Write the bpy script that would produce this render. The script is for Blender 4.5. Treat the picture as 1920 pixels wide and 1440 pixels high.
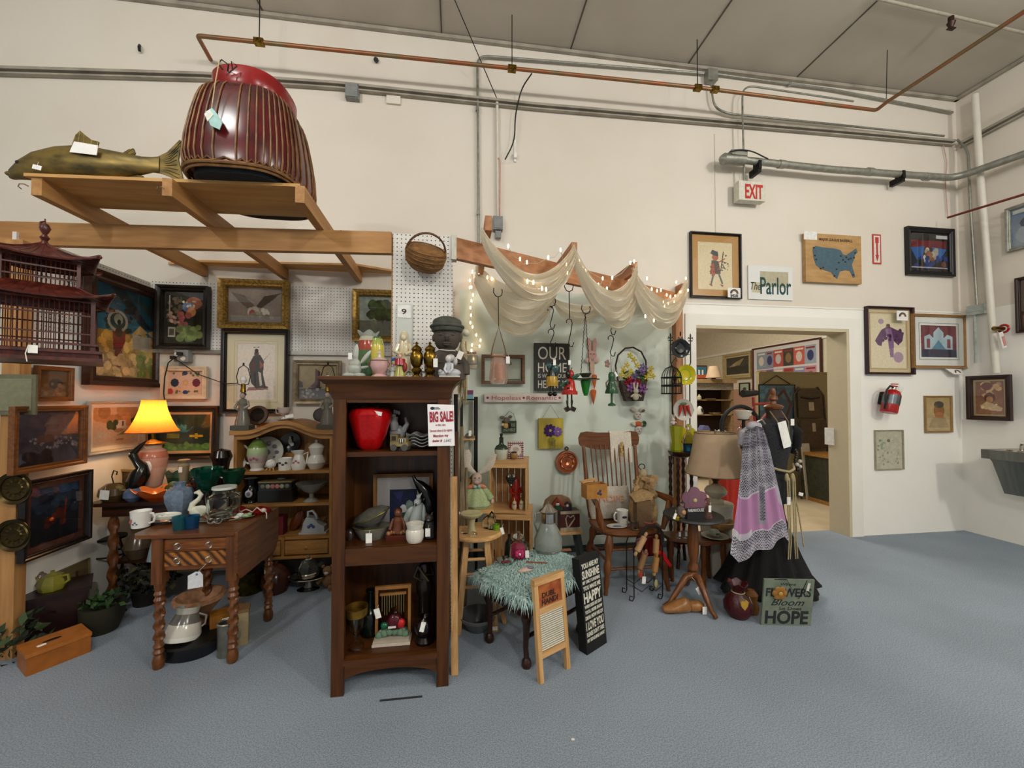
import bpy,math,random
import numpy as np
from mathutils import Vector,Matrix
from math import sin,cos,pi,radians
for o in list(bpy.data.objects):bpy.data.objects.remove(o)
SC=bpy.context.scene;COL=SC.collection
rnd=random.Random(7)

# ---------------------------------------------------------------- camera
CH,FPX,YAW,PIT,CY=1.4,740.0,.136,.021,733.0
FW=Vector((sin(YAW)*cos(PIT),cos(YAW)*cos(PIT),sin(PIT)))
RT=Vector((cos(YAW),-sin(YAW),0));UP=RT.cross(FW)
cam=bpy.data.cameras.new('camera');cam.sensor_fit='HORIZONTAL';cam.sensor_width=36
cam.lens=FPX/1920*36;cam.shift_y=(CY-720)/1920;cam.clip_start=.02
camo=bpy.data.objects.new('camera',cam);COL.objects.link(camo)
mt=Matrix((RT,UP,-FW)).transposed().to_4x4();mt.translation=(0,0,CH)
camo.matrix_world=mt;SC.camera=camo

# ---------------------------------------------------------------- world, lamps, exposure
w=bpy.data.worlds.new('room_air');SC.world=w;w.use_nodes=True
w.node_tree.nodes['Background'].inputs[0].default_value=(1.0,.97,.9,1)
w.node_tree.nodes['Background'].inputs[1].default_value=.32
def lamp(kind,loc,e,col=(1,.99,.955),size=.1,sy=None,aim=None,name='ceiling_lamp_light'):
    l=bpy.data.lights.new(name,kind);l.energy=e;l.color=col
    if kind == 'AREA':l.shape='RECTANGLE';l.size=size;l.size_y=sy or size
    elif kind == 'POINT':l.shadow_soft_size=size
    o=bpy.data.objects.new(name,l);COL.objects.link(o);o.location=loc
    if aim is not None:o.rotation_euler=(Vector(aim)-Vector(loc)).to_track_quat('-Z','Y').to_euler()
    return o
# fluorescent fixtures under the warehouse ceiling, beside and behind the viewer
for (lx,ly,e)in ((3.6,.9,30),(-1.9,.9,40),(1.2,-2.4,140),(4.7,-2.8,215),(-3.2,-2.8,150)):
    lamp('POINT',(lx,ly,4.05),e,size=.16)
lamp('AREA',(3.2,5.6,3.3),60,(1,.93,.8),1.2,1.2)          # the parlor room's own lamp
vs=SC.view_settings;SC.display_settings.display_device='sRGB'
vs.view_transform='Standard';vs.look='None';vs.gamma=1;vs.use_curve_mapping=False;vs.exposure=.5

# ---------------------------------------------------------------- measuring helpers
def ray(x,y):return FW +RT*((x-960)/FPX)-UP*((y-CY)/FPX)
def P(x,y,Y=None,X=None,Z=None):
    r=ray(x,y)
    t=Y/r.y if Y is not None else X/r.x if X is not None else (Z-CH)/r.z
    return Vector((0,0,CH))+r*t
def mpp(p):return (Vector(p)-Vector((0,0,CH))).dot(FW)/FPX       # metres that one measured pixel spans at p

# ---------------------------------------------------------------- colours and materials
def C(h):
    if not isinstance(h,str):return h
    v=[int(h[i:i+2],16)/255 for i in (0,2,4)]
    return tuple(c/12.92 if c <= .04045 else ((c+.055)/1.055)**2.4 for c in v)
_M={}
def mat(name,col='808080',rough=.6,metal=0,kind='noise',col2=None,scale=20,bump=0,trans=0,alpha=1,emit=0,spec=.5,stretch=(1,1,1),ior=1.45,amt=.12):
    if name in _M:return _M[name]
    m=bpy.data.materials.new(name);m.use_nodes=True;_M[name]=m
    nt=m.node_tree;N=nt.nodes;L=nt.links;b=N['Principled BSDF']
    b.inputs['Roughness'].default_value=rough;b.inputs['Metallic'].default_value=metal
    b.inputs['Specular IOR Level'].default_value=spec;b.inputs['IOR'].default_value=ior
    b.inputs['Transmission Weight'].default_value=trans;b.inputs['Alpha'].default_value=alpha
    tc=N.new('ShaderNodeTexCoord');mp=N.new('ShaderNodeMapping');L.new(tc.outputs['Object'],mp.inputs[0])
    mp.inputs['Scale'].default_value=stretch
    nz=N.new('ShaderNodeTexNoise');nz.inputs['Scale'].default_value=scale;nz.inputs['Detail'].default_value=4
    L.new(mp.outputs[0],nz.inputs[0])
    rp=N.new('ShaderNodeValToRGB');L.new(nz.outputs[0],rp.inputs[0])
    rp.color_ramp.elements[0].position=.35;rp.color_ramp.elements[1].position=.65
    if kind == 'vc':
        at=N.new('ShaderNodeAttribute');at.attribute_name='Col'
        mx=N.new('ShaderNodeMix');mx.data_type='RGBA';mx.blend_type='MULTIPLY';mx.inputs[0].default_value=1
        rp.color_ramp.elements[0].color=(1-amt,)*3+(1,);rp.color_ramp.elements[1].color=(1,1,1,1)
        L.new(at.outputs['Color'],mx.inputs[6]);L.new(rp.outputs[0],mx.inputs[7]);out=mx.outputs[2]
    else:
        c1=C(col);c2=C(col2)if col2 else tuple(c*(1-amt*1.6)for c in c1)
        rp.color_ramp.elements[0].color=tuple(c2)+(1,);rp.color_ramp.elements[1].color=tuple(c1)+(1,);out=rp.outputs[0]
    L.new(out,b.inputs['Base Color'])
    if emit:L.new(out,b.inputs['Emission Color']);b.inputs['Emission Strength'].default_value=emit
    if bump:
        bm=N.new('ShaderNodeBump');bm.inputs['Strength'].default_value=bump;bm.inputs['Distance'].default_value=.003
        L.new(nz.outputs[0],bm.inputs['Height']);L.new(bm.outputs[0],b.inputs['Normal'])
    return m
def wood(name,c1,c2,rough=.4,ax='z',sc=9):
    st={'z':(6,6,.5),'x':(.5,6,6),'y':(6,.5,6)}[ax]
    return mat(name+'_'+ax,c1,rough,col2=c2,scale=sc,stretch=st,bump=.08)
CER=mat('glazed_ceramic',kind='vc',rough=.18,scale=30,amt=.06)
MAT=mat('matte_paint',kind='vc',rough=.75,scale=40,amt=.15)
CLO=mat('cloth',kind='vc',rough=.95,scale=120,amt=.25,bump=.3,spec=.1)
MET=mat('tinted_metal',kind='vc',rough=.3,metal=.9,scale=25,amt=.3)
WDV=mat('tinted_wood',kind='vc',rough=.5,scale=14,amt=.35,stretch=(1,1,.2))
ART=mat('picture_paint',kind='vc',rough=.5,scale=60,amt=.12,spec=.3)
GLS=mat('clear_glass','F4FAF8',.03,trans=1,amt=0,ior=1.3)
GLV=mat('tinted_glass',kind='vc',rough=.05,trans=.85,amt=.03,ior=1.35)
CLEAN=mat('printed_card',kind='vc',rough=.6,amt=.02)
PAP=mat('paper','EDEBE6',.8,amt=.04)
BLK=mat('black_iron','15130F',.45,metal=.4)
CHR=mat('polished_silver','C8C4BC',.15,metal=1,amt=.2)
BRS=mat('aged_brass','9A7A32',.3,metal=1,amt=.5,scale=50)
GLD=mat('gilt_frame','A8843C',.4,metal=.5,amt=.4,scale=60)
PIN={a:wood('pine_timber','B3854F','9C6E3E',.6,a,5)for a in 'xyz'}
OAK={a:wood('honey_oak','A9793F','8A5C28',.45,a)for a in 'xyz'}
CHY={a:wood('cherry_brown','55300F','3A1D08',.3,a,6)for a in 'xyz'}
WAL={a:wood('dark_walnut','3A1D0F','20100A',.3,a)for a in 'xyz'}
MAP={a:wood('orange_maple','744420','532E12',.3,a)for a in 'xyz'}
LGT={a:wood('pale_beech','CFA470','B48750',.45,a)for a in 'xyz'}

# ---------------------------------------------------------------- mesh builder
class MB:
    def __init__(s,k=1.0):s.v=[];s.f=[];s.mi=[];s.fc=[];s.k=k;s.m=0;s.c=(.5,.5,.5);s.T=None
    def col(s,c):s.c=C(c);return s
    def add(s,vs,fs,cols=None):
        b=len(s.v)
        for p in vs:
            p=Vector(p)*s.k
            if s.T is not None:p=s.T @ p
            s.v.append(p)
        for i,f in enumerate(fs):
            s.f.append([b+j for j in f]);s.mi.append(s.m);s.fc.append(cols[i]if cols else s.c)
        return s
    def box(s,c,d,R=None,tp=1.0):      # centre, size, rotation, top taper
        x,y,z=[q/2 for q in d];vs=[]
        for sz in (-1,1):
            t=tp if sz >0 else 1
            for sx,sy in ((-1,-1),(1,-1),(1,1),(-1,1)):
                p=Vector((sx*x*t,sy*y*t,sz*z))
                if R is not None:p=R @ p
                vs.append(p+Vector(c))
        return s.add(vs,[(3,2,1,0),(4,5,6,7),(0,1,5,4),(1,2,6,5),(2,3,7,6),(3,0,4,7)])
    def bx(s,x0,x1,y0,y1,z0,z1):return s.box(((x0+x1)/2,(y0+y1)/2,(z0+z1)/2),(x1-x0,y1-y0,z1-z0))
    def bar(s,p,q,w,h=None,up=(0,0,1)):
        p=Vector(p);q=Vector(q);d=(q-p);n=d.normalized();u=Vector(up)
        if abs(n.dot(u))>.98:u=Vector((0,1,0))
        a=n.cross(u).normalized()*w/2;b=a.cross(n).normalized()*(h or w)/2
        vs=[p-a-b,p+a-b,p+a+b,p-a+b,q-a-b,q+a-b,q+a+b,q-a+b]
        return s.add(vs,[(3,2,1,0),(4,5,6,7),(0,1,5,4),(1,2,6,5),(2,3,7,6),(3,0,4,7)])
    def tube(s,pts,r,n=8,closed=False,cap=True,fl=1.0):
        pts=[Vector(p)for p in pts];m=len(pts);rs=r if isinstance(r,(list,tuple))else [r]*m
        vs=[];fs=[];pu=None
        for i,p in enumerate(pts):
            if closed:d=pts[(i+1)% m]-pts[i-1]
            else:d=pts[min(i+1,m-1)]-pts[max(i-1,0)]
            if d.length <1e-9:d=Vector((0,0,1))
            d.normalize()
            if pu is None:pu=Vector((0,1,0))if abs(d.y)<.9 else Vector((1,0,0))
            a=pu-d*pu.dot(d)
            if a.length <1e-6:a=d.orthogonal()
            a.normalize();pu=a;b=d.cross(a)
            for k in range(n):
                t=2*pi*k/n;vs.append(p+(a*cos(t)*fl+b*sin(t))*rs[i])
        for i in range(m if closed else m-1):
            j=(i+1)% m
            for k in range(n):l=(k+1)% n;fs.append((i*n+k,i*n+l,j*n+l,j*n+k))
        if cap and not closed:fs += [tuple(range(n-1,-1,-1)),tuple(range((m-1)*n,m*n))]
        return s.add(vs,fs)
    def lathe(s,pr,n=24,c=(0,0,0),sx=1,sy=1,fn=None,cols=None,R=None):
        vs=[];fs=[];fc=[];c=Vector(c)
        for i,(r,z)in enumerate(pr):
            for k in range(n):
                t=2*pi*k/n;rr,zz=fn(r,z,t,i)if fn else (r,z)
                p=Vector((rr*cos(t)*sx,rr*sin(t)*sy,zz))
                if R is not None:p=R @ p
                vs.append(p+c)
        for i in range(len(pr)-1):
            for k in range(n):
                l=(k+1)% n;fs.append((i*n+k,i*n+l,(i+1)*n+l,(i+1)*n+k));fc.append(C(cols[i])if cols else s.c)
        if pr[0][0]>1e-6:fs.append(tuple(range(n-1,-1,-1)));fc.append(fc[0])
        if pr[-1][0]>1e-6:fs.append(tuple(range((len(pr)-1)*n,len(pr)*n)));fc.append(fc[n*(len(pr)-2)])
        return s.add(vs,fs,fc)
    def ell(s,c,r,n=14,R=None):
        if not isinstance(r,(list,tuple)):r=(r,r,r)
        m=max(5,n//2);vs=[];fs=[]
        for i in range(m+1):
            a=-pi/2+pi*i/m
            for k in range(n):
                t=2*pi*k/n;p=Vector((r[0]*cos(a)*cos(t),r[1]*cos(a)*sin(t),r[2]*sin(a)))
                if R is not None:p=R @ p
                vs.append(p+Vector(c))
        for i in range(m):
            for k in range(n):l=(k+1)% n;fs.append((i*n+k,i*n+l,(i+1)*n+l,(i+1)*n+k))
        return s.add(vs,fs)
    def prism(s,poly,y0,y1,ax='y'):    # outline in x,z pushed from y0 to y1 (ax z: outline in x,y)
        n=len(poly)
        g=(lambda p,d:(p[0],d,p[1]))if ax == 'y' else (lambda p,d:(p[0],p[1],d))if ax == 'z' else (lambda p,d:(d,p[0],p[1]))
        vs=[g(p,y0)for p in poly]+[g(p,y1)for p in poly]
        fs=[tuple(range(n)),tuple(range(2*n-1,n-1,-1))]+[(i,i+n,(i+1)% n+n,(i+1)% n)for i in range(n)]
        return s.add(vs,fs)
    def sheet(s,g,cols=None):            # g: rows of points
        nr,nc=len(g),len(g[0]);vs=[p for r in g for p in r]
        fs=[(i*nc+j,i*nc+j+1,(i+1)*nc+j+1,(i+1)*nc+j)for i in range(nr-1)for j in range(nc-1)]
        return s.add(vs,fs,cols)
    def text(s,t,x,z,h,w=None,y=0,ext=.4,bold=0,slant=0,rot=0):
        vs,fs,tw=glyphs(t,bold,slant);sx=(w/tw)if w else h/.73;sz=h/.73
        cr,sr=cos(rot),sin(rot)
        def g(a,b,d):X=a*sx;Z=b*sz;return (x+X*cr-Z*sr,y-d*ext,z+X*sr+Z*cr)
        return s.add([g(a,b,c)for a,b,c in vs],fs)
    def obj(s,name,m,parent=None,loc=None,rot=None,sharp=38,weld=True):
        me=bpy.data.meshes.new(name);me.from_pydata(s.v,[],s.f)
        for mm in (m if isinstance(m,list)else [m]):me.materials.append(mm)
        me.polygons.foreach_set('material_index',s.mi)
        ca=me.color_attributes.new('Col','FLOAT_COLOR','CORNER')
        arr=np.ones((len(me.loops),4),np.float32);tot=np.array([len(f)for f in s.f])
        arr[:,:3]=np.repeat(np.array(s.fc,np.float32).reshape(-1,3),tot,0);ca.data.foreach_set('color',arr.ravel())
        me.polygons.foreach_set('use_smooth',[True]*len(me.polygons));me.set_sharp_from_angle(angle=radians(sharp))
        o=bpy.data.objects.new(name,me);COL.objects.link(o)
        if parent is not None:o.parent=parent
        if loc is not None:o.location=loc
        if rot is not None:o.rotation_euler=rot
        return o
_G={}
def glyphs(t,bold,slant):
    k=(t,bold,slant)
    if k in _G:return _G[k]
    cu=bpy.data.curves.new('glyphs','FONT');cu.body=t;cu.offset=bold;cu.shear=slant;cu.extrude=.5;cu.resolution_u=3
    o=bpy.data.objects.new('glyphs',cu);COL.objects.link(o);bpy.context.view_layer.update()
    me=bpy.data.meshes.new_from_object(o.evaluated_get(bpy.context.evaluated_depsgraph_get()))
    vs=[tuple(v.co)for v in me.vertices];fs=[tuple(p.vertices)for p in me.polygons]
    bpy.data.objects.remove(o);bpy.data.meshes.remove(me);bpy.data.curves.remove(cu)
    x0=min(v[0]for v in vs);x1=max(v[0]for v in vs)
    vs=[(v[0]-x0,v[1],v[2]+.5)for v in vs];_G[k]=(vs,fs,x1-x0);return _G[k]

# ---------------------------------------------------------------- things
def tag(o,label=None,cat=None,group=None,kind=None):
    if label:o['label']=label
    if cat:o['category']=cat
    if group:o['group']=group
    if kind:o['kind']=kind
    return o
class It:                                  # a thing: Empty at its base; measurements in it are given in units of k metres
    def __init__(s,name,label,cat,loc,rz=0,group=None,k=None,tilt=None):
        s.o=bpy.data.objects.new(name,None);COL.objects.link(s.o);s.o.empty_display_size=.05
        s.o.location=loc;s.o.rotation_euler=tilt or (0,0,rz);tag(s.o,label,cat,group);s.k=k or mpp(loc)
    def mb(s):return MB(s.k)
    def add(s,name,b,m,parent=None,loc=None,rot=None,label=None,**kw):
        o=b.obj(name,m,parent or s.o,loc,rot,**kw)
        if label:o['label']=label
        return o
def solo(name,label,cat,loc,b,m,rz=0,group=None,tilt=None,**kw):   # a thing that is one mesh
    o=b.obj(name,m,None,loc,tilt or (0,0,rz),**kw);return tag(o,label,cat,group)
def struct(name,b,m,kind='structure'):return tag(b.obj(name,m),kind=kind)
def at(x,y,Y=None,X=None,Z=None):return P(x,y,Y,X,Z)
def ptag(t,x,z,w=9,h=14,y=0,rot=0,string=6,parent=None,col='F2F0EA'):
    b=t.mb().col(col);R=Matrix.Rotation(rot,3,'Y')
    b.box(Vector((x,y,z)),(w,.5,h),R)
    b.col('D8D0C0').tube([Vector((x,y,z))+R @ Vector((0,0,h/2-1)),(x+string*.3,y+.3,z+h/2+string)],.35,5)
    return t.add('price_tag',b,MAT,parent)

# ---------------------------------------------------------------- painted pictures
_nz=np.random.RandomState(3)
def art(shapes,w,h,res=None):
    nx=max(8,int(res or w));ny=max(8,int(nx*h/w));im=np.zeros((ny,nx,3),np.float32)
    X,Yv=np.meshgrid((np.arange(nx)+.5)/nx,(np.arange(ny)+.5)/ny);asp=h/w
    for sh in shapes:
        k=sh[0]
        if k == 'n':
            g=_nz.rand(max(2,int(sh[2]*asp)),sh[2]);yi=np.linspace(0,g.shape[0]-1,ny);xi=np.linspace(0,g.shape[1]-1,nx)
            y0=yi.astype(int).clip(0,g.shape[0]-2);x0=xi.astype(int).clip(0,g.shape[1]-2);fy=(yi-y0)[:,None];fx=(xi-x0)[None]
            gg=g[y0][:,x0]*(1-fy)*(1-fx)+g[y0+1][:,x0]*fy*(1-fx)+g[y0][:,x0+1]*(1-fy)*fx+g[y0+1][:,x0+1]*fy*fx
            im *= (1+sh[1]*(gg-.5)*2)[...,None];continue
        if k == 'g':
            a,b=np.array(C(sh[1])),np.array(C(sh[2]));y0,y1=(sh[3],sh[4])if len(sh)>3 else (0,1)
            m=(Yv >= y0)& (Yv <= y1);t=((Yv-y0)/(y1-y0))[...,None];im[m]=(b*(1-t)+a*t)[m];continue
        c=np.array(C(sh[1]),np.float32)
        if k == 'r':m=(X >= sh[2])& (X <= sh[4])& (Yv >= sh[3])& (Yv <= sh[5])
        elif k == 'e':m=((X-sh[2])/sh[4])**2+((Yv-sh[3])/sh[5])**2 <= 1
        elif k == 'p':m=inpoly(X,Yv,sh[2])
        elif k == 'l':
            m=np.zeros_like(X,bool)
            for (ax,ay),(bx,by)in zip(sh[3][:-1],sh[3][1:]):
                dx,dy=bx-ax,(by-ay)*asp;q=dx*dx+dy*dy+1e-9;t=(((X-ax)*dx+(Yv-ay)*asp*dy)/q).clip(0,1)
                m |= ((X-ax-t*dx)**2+((Yv-ay)*asp-t*dy)**2)<(sh[2]/2)**2
        elif k == 's':
            _,_,n,x0,y0,x1,y1,r=sh
            for i in range(n):
                cx=x0+_nz.rand()*(x1-x0);cy=y0+_nz.rand()*(y1-y0);q=.7+.6*_nz.rand()
                mm=(X-cx)**2+((Yv-cy)*asp)**2 <(r*q)**2;im[mm]=c*(.7+.6*_nz.rand())
            continue
        im[m]=c
    return im.clip(0,1)
def inpoly(X,Y,pl):
    m=np.zeros_like(X,bool);n=len(pl)
    for i in range(n):
        (x0,y0),(x1,y1)=pl[i],pl[(i+1)% n]
        if y0 == y1:continue
        m ^= ((y0 >Y)!= (y1 >Y))& (X <(x1-x0)*(Y-y0)/(y1-y0)+x0)
    return m
def canvas(name,im,x0,x1,z0,z1,y,m=None,parent=None,curve=None):   # picture surface, one coloured cell per sample
    ny,nx,_=im.shape;xs=np.linspace(x0,x1,nx+1);zs=np.linspace(z0,z1,ny+1)
    XX,ZZ=np.meshgrid(xs,zs);V=np.stack([XX,np.full_like(XX,y),ZZ],-1).reshape(-1,3)
    if curve:V=np.array([curve(a,b,c)for a,b,c in V])
    i=np.arange(ny)[:,None]*(nx+1)+np.arange(nx)[None];Fc=np.stack([i,i+1,i+nx+2,i+nx+1],-1).reshape(-1,4)
    me=bpy.data.meshes.new(name);me.from_pydata(V.tolist(),[],Fc.tolist());me.materials.append(m or ART)
    ca=me.color_attributes.new('Col','FLOAT_COLOR','CORNER');a=np.ones((nx*ny*4,4),np.float32)
    a[:,:3]=np.repeat(im.reshape(-1,3),4,0);ca.data.foreach_set('color',a.ravel())
    o=bpy.data.objects.new(name,me);COL.objects.link(o)
    if parent is not None:o.parent=parent
    return o
def framebars(b,w,h,fw,d,prof=True):   # four mitred bars, front at y=-d, outside w x h with origin at its middle
    for (ax,az,bx_,bz,nx,nz)in ((-w/2,-h/2,w/2,-h/2,0,1),(w/2,-h/2,w/2,h/2,-1,0),(w/2,h/2,-w/2,h/2,0,-1),(-w/2,h/2,-w/2,-h/2,1,0)):
        tx=(bx_-ax);tz=(bz-az);L=math.hypot(tx,tz);tx /= L;tz /= L
        pr=[(0,0),(0,-d),(fw*.35,-d*.95),(fw*.6,-d*.7),(fw*.85,-d*.8),(fw,-d*.55),(fw,0)]if prof else [(0,0),(0,-d),(fw,-d),(fw,0)]
        A=[(ax+nx*u+tx*u,y,az+nz*u+tz*u)for u,y in pr];B=[(bx_+nx*u-tx*u,y,bz+nz*u-tz*u)for u,y in pr]
        n=len(pr);b.add(A+B,[(i,i+1,n+i+1,n+i)for i in range(n-1)])
def picture(name,label,corners,shapes,fw=6,fmat=None,matw=0,matc='E8DFC8',d=.025,Y=None,X=None,off=.012,glass=True,cat='picture',inner=None,tilt=0,group=None,prof=True,rz=None,backing='4A3A28',artname='painting',mat2=None,res=1.0):
    (xa,ya),(xb,yb)=corners                 # left-bottom and right-top corners as measured
    a=P(xa,ya,Y,X);c=P(xb,yb,Y,X);mid=(a+c)/2
    if X is None:w=abs(c.x-a.x);r=0 if rz is None else rz
    else:w=abs(c.y-a.y);r=(pi/2 if X <0 else -pi/2)
    h=abs(c.z-a.z);k=mpp(mid);fwm=fw*k;n=Vector((sin(r),-cos(r),0))
    t=It(name,label,cat,mid+n*off,r,group,k=1.0,tilt=(tilt,0,r))
    b=t.mb();framebars(b,w,h,fwm,d,prof);t.add('frame',b,fmat or GLD)
    b=t.mb().col(backing);b.bx(-w/2+fwm*.5,w/2-fwm*.5,-.002,0,-h/2+fwm*.5,h/2-fwm*.5);t.add('backing',b,MAT)
    iw,ih=w-2*fwm*.9,h-2*fwm*.9;mw=matw*k
    if mw:
        b=t.mb().col(matc);
        for (x0,x1,z0,z1)in ((-iw/2,iw/2,ih/2-mw,ih/2),(-iw/2,iw/2,-ih/2,-ih/2+mw),(-iw/2,-iw/2+mw,-ih/2+mw,ih/2-mw),(iw/2-mw,iw/2,-ih/2+mw,ih/2-mw)):
            b.bx(x0,x1,-.007,-.004,z0,z1)
        if mat2:
            q=mw*.72;b.col(mat2);e=.004
            for (x0,x1,z0,z1)in ((-iw/2+q,iw/2-q,ih/2-q-e,ih/2-q),(-iw/2+q,iw/2-q,-ih/2+q,-ih/2+q+e),(-iw/2+q,-iw/2+q+e,-ih/2+q,ih/2-q),(iw/2-q-e,iw/2-q,-ih/2+q,ih/2-q)):
                b.bx(x0,x1,-.008,-.006,z0,z1)
        t.add('mat_board',b,CLEAN)
    aw,ah=iw-2*mw,ih-2*mw
    im=art(shapes,aw/k,ah/k,aw/k*res);canvas(artname,im,-aw/2,aw/2,-ah/2,ah/2,-.0035,parent=t.o)
    if glass:
        b=t.mb();b.bx(-iw/2,iw/2,-.012,-.0105,-ih/2,ih/2);t.add('glazing',b,GLZ)
    t.w,t.h=w,h;return t
GLZ=bpy.data.materials.new('picture_glazing');GLZ.use_nodes=True;_M['glz']=GLZ
_n=GLZ.node_tree;_b=_n.nodes['Principled BSDF'];_b.inputs['Transmission Weight'].default_value=1;_b.inputs['IOR'].default_value=1.01
_g=_n.nodes.new('ShaderNodeBsdfGlossy');_g.inputs['Roughness'].default_value=.02;_t=_n.nodes.new('ShaderNodeBsdfTransparent')
_x=_n.nodes.new('ShaderNodeMixShader');_w=_n.nodes.new('ShaderNodeLayerWeight');_w.inputs[0].default_value=.5;_p=_n.nodes.new('ShaderNodeMath');_p.operation='POWER';_p.inputs[1].default_value=4;_f=_n.nodes.new('ShaderNodeMath');_f.operation='MULTIPLY_ADD';_f.inputs[1].default_value=.5;_f.inputs[2].default_value=.04;_n.links.new(_w.outputs['Facing'],_p.inputs[0]);_n.links.new(_p.outputs[0],_f.inputs[0])
_n.links.new(_f.outputs[0],_x.inputs[0]);_n.links.new(_t.outputs[0],_x.inputs[1]);_n.links.new(_g.outputs[0],_x.inputs[2]);_n.links.new(_x.outputs[0],_n.nodes['Material Output'].inputs[0])
# ================================================================ SETTING
D=3.55                                     # back wall
XL=-2.465                                  # face of the left partition
XR=P(1798,450,Y=D).x;XLED=P(1808,995,Y=D).x
ZC=P(1100,101,Y=D).z;ZB=P(1000,198,Y=D).z
DX0,DX1,DZ=P(1305,800,Y=D).x,P(1592,800,Y=D).x,P(1450,614,Y=D).z
WALLM=mat('warm_white_wall','DDD5C8',.42,col2='D8CFC1',scale=1.3,spec=.4)
WALLW=mat('white_wall_lower','F0EDE5',.45,col2='ECE9E0',scale=1.5,spec=.4)
GRN=mat('pale_sage_paint','D0D8CC',.6,col2='CAD3C6',scale=3)
CEIL=mat('ceiling_sheet','BDB5A8',.85,col2='B3AB9D',scale=1.5,bump=.3)
SEAM=mat('ceiling_seam','5E564A',.9)
fm=bpy.data.materials.new('blue_grey_carpet');fm.use_nodes=True;nt=fm.node_tree;N=nt.nodes;L=nt.links;b_=N['Principled BSDF'];b_.inputs['Roughness'].default_value=.95;b_.inputs['Specular IOR Level'].default_value=.15
tc=N.new('ShaderNodeTexCoord');n1=N.new('ShaderNodeTexNoise');n1.inputs['Scale'].default_value=190;n1.inputs['Detail'].default_value=3
n2=N.new('ShaderNodeTexNoise');n2.inputs['Scale'].default_value=1.3;n2.inputs['Detail'].default_value=5
for n_ in (n1,n2):L.new(tc.outputs['Object'],n_.inputs[0])
r1=N.new('ShaderNodeValToRGB');r1.color_ramp.elements[0].position=.38;r1.color_ramp.elements[1].position=.62
r1.color_ramp.elements[0].color=C('78828C')+(1,);r1.color_ramp.elements[1].color=C('9AA5B2')+(1,);L.new(n1.outputs[0],r1.inputs[0])
r2=N.new('ShaderNodeValToRGB');r2.color_ramp.elements[0].position=.3;r2.color_ramp.elements[1].position=.6
r2.color_ramp.elements[0].color=(.86,.86,.85,1);r2.color_ramp.elements[1].color=(1,1,1,1);L.new(n2.outputs[0],r2.inputs[0])
mx=N.new('ShaderNodeMix');mx.data_type='RGBA';mx.blend_type='MULTIPLY';mx.inputs[0].default_value=1
L.new(r1.outputs[0],mx.inputs[6]);L.new(r2.outputs[0],mx.inputs[7]);L.new(mx.outputs[2],b_.inputs['Base Color'])
bp=N.new('ShaderNodeBump');bp.inputs['Strength'].default_value=.5;bp.inputs['Distance'].default_value=.0012;L.new(n1.outputs[0],bp.inputs['Height']);L.new(bp.outputs[0],b_.inputs['Normal'])

b=MB().bx(-7,XR+.2,-6,D+.2,-.1,0);struct('floor',b,fm)
ZG=P(880,543,Y=D).z;GX0,GX1=P(861,700,Y=D).x,P(1262,700,Y=D).x
b=MB()
b.m=0;b.bx(-7,GX0,D,D+.2,0,ZC);b.bx(GX0,GX1,D,D+.2,ZG,ZC);b.m=1;b.bx(GX0,GX1,D,D+.2,0,ZG)
b.m=2;b.bx(GX1,DX0,D,D+.2,0,2.33);b.m=0;b.bx(GX1,XR+.2,D,D+.2,2.33,ZC);b.m=2;b.bx(DX0,DX1,D,D+.2,DZ,2.33);b.bx(DX1,XR+.2,D,D+.2,0,2.33)
struct('wall_back',b,[WALLM,GRN,WALLW])
b=MB();b.m=0;b.bx(XR,XR+.2,-6,D,2.33,ZC);b.m=1;b.bx(XR,XR+.2,-6,D,0,2.33)
ZL=P(1800,786,X=XLED).z
b.bx(XLED,XR,-6,D,0,ZL);struct('wall_right',b,[WALLM,WALLW])
b=MB();b.bx(-7,XR+.2,-6,D+.2,ZC,ZC+.1);b.m=1
for px in ((828,62),(1070,92),(1284,128),(1488,150),(505,45),(310,20)):
    x=P(px[0],px[1],Z=ZC).x;b.bx(x-.006,x+.006,-5,D,ZC-.006,ZC)
struct('ceiling',b,[CEIL,SEAM])
# door surround and reveal
TR=mat('white_trim','EAE6DC',.5,col2='E6E2D8',scale=2)
tw=.11
b=MB().bx(DX0-tw,DX0,D-.018,D,0,DZ+tw);struct('trim_1',b,TR)
b=MB().bx(DX1,DX1+tw*1.2,D-.018,D,0,DZ+tw);struct('trim_2',b,TR)
b=MB().bx(DX0,DX1,D-.018,D,DZ,DZ+tw);struct('trim_3',b,TR)
b=MB().bx(DX1-.03,DX1-.001,D-.017,D+.205,0,DZ-.001);b.bx(DX0,DX1-.031,D-.017,D+.205,DZ-.03,DZ-.001);struct('trim_4',b,mat('cream_reveal','C9BC9E',.55,amt=.02))
b=MB().bx(GX0,GX1,D-.015,D,0,.055);struct('baseboard_back',b,mat('dark_baseboard','3C4248',.7))
LEDG=mat('painted_ledge','A79F90',.6,col2='8D8578',scale=6)
b=MB();pts=[P(x,y,Y=D-.03)for x,y in ((-60,128),(383,141),(633,158),(1000,197),(1600,249),(1787,266))]
for p,q in zip(pts[:-1],pts[1:]):b.bar(p,q,.05,.022);b.bar(p+Vector((0,0,-.035)),q+Vector((0,0,-.035)),.03,.012)
struct('trim_5',b,LEDG)
b=MB();p=P(1800,270,X=XR-.03);q=P(1925,203,X=XR-.03);q=p+(q-p)*6;b.bar(p,q,.05,.025);b.bar(p-Vector((0,0,.04)),q-Vector((0,0,.04)),.03,.012);struct('trim_6',b,LEDG)
b=MB();p=Vector((-7,D-.02,ZC-.02));q=Vector((XR,D-.02,ZC-.02));b.bar(p,q,.03,.03);b.bar((XR-.02,D,ZC-.02),(XR-.02,-5,ZC-.02),.03,.03);struct('trim_7',b,LEDG)
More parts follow.
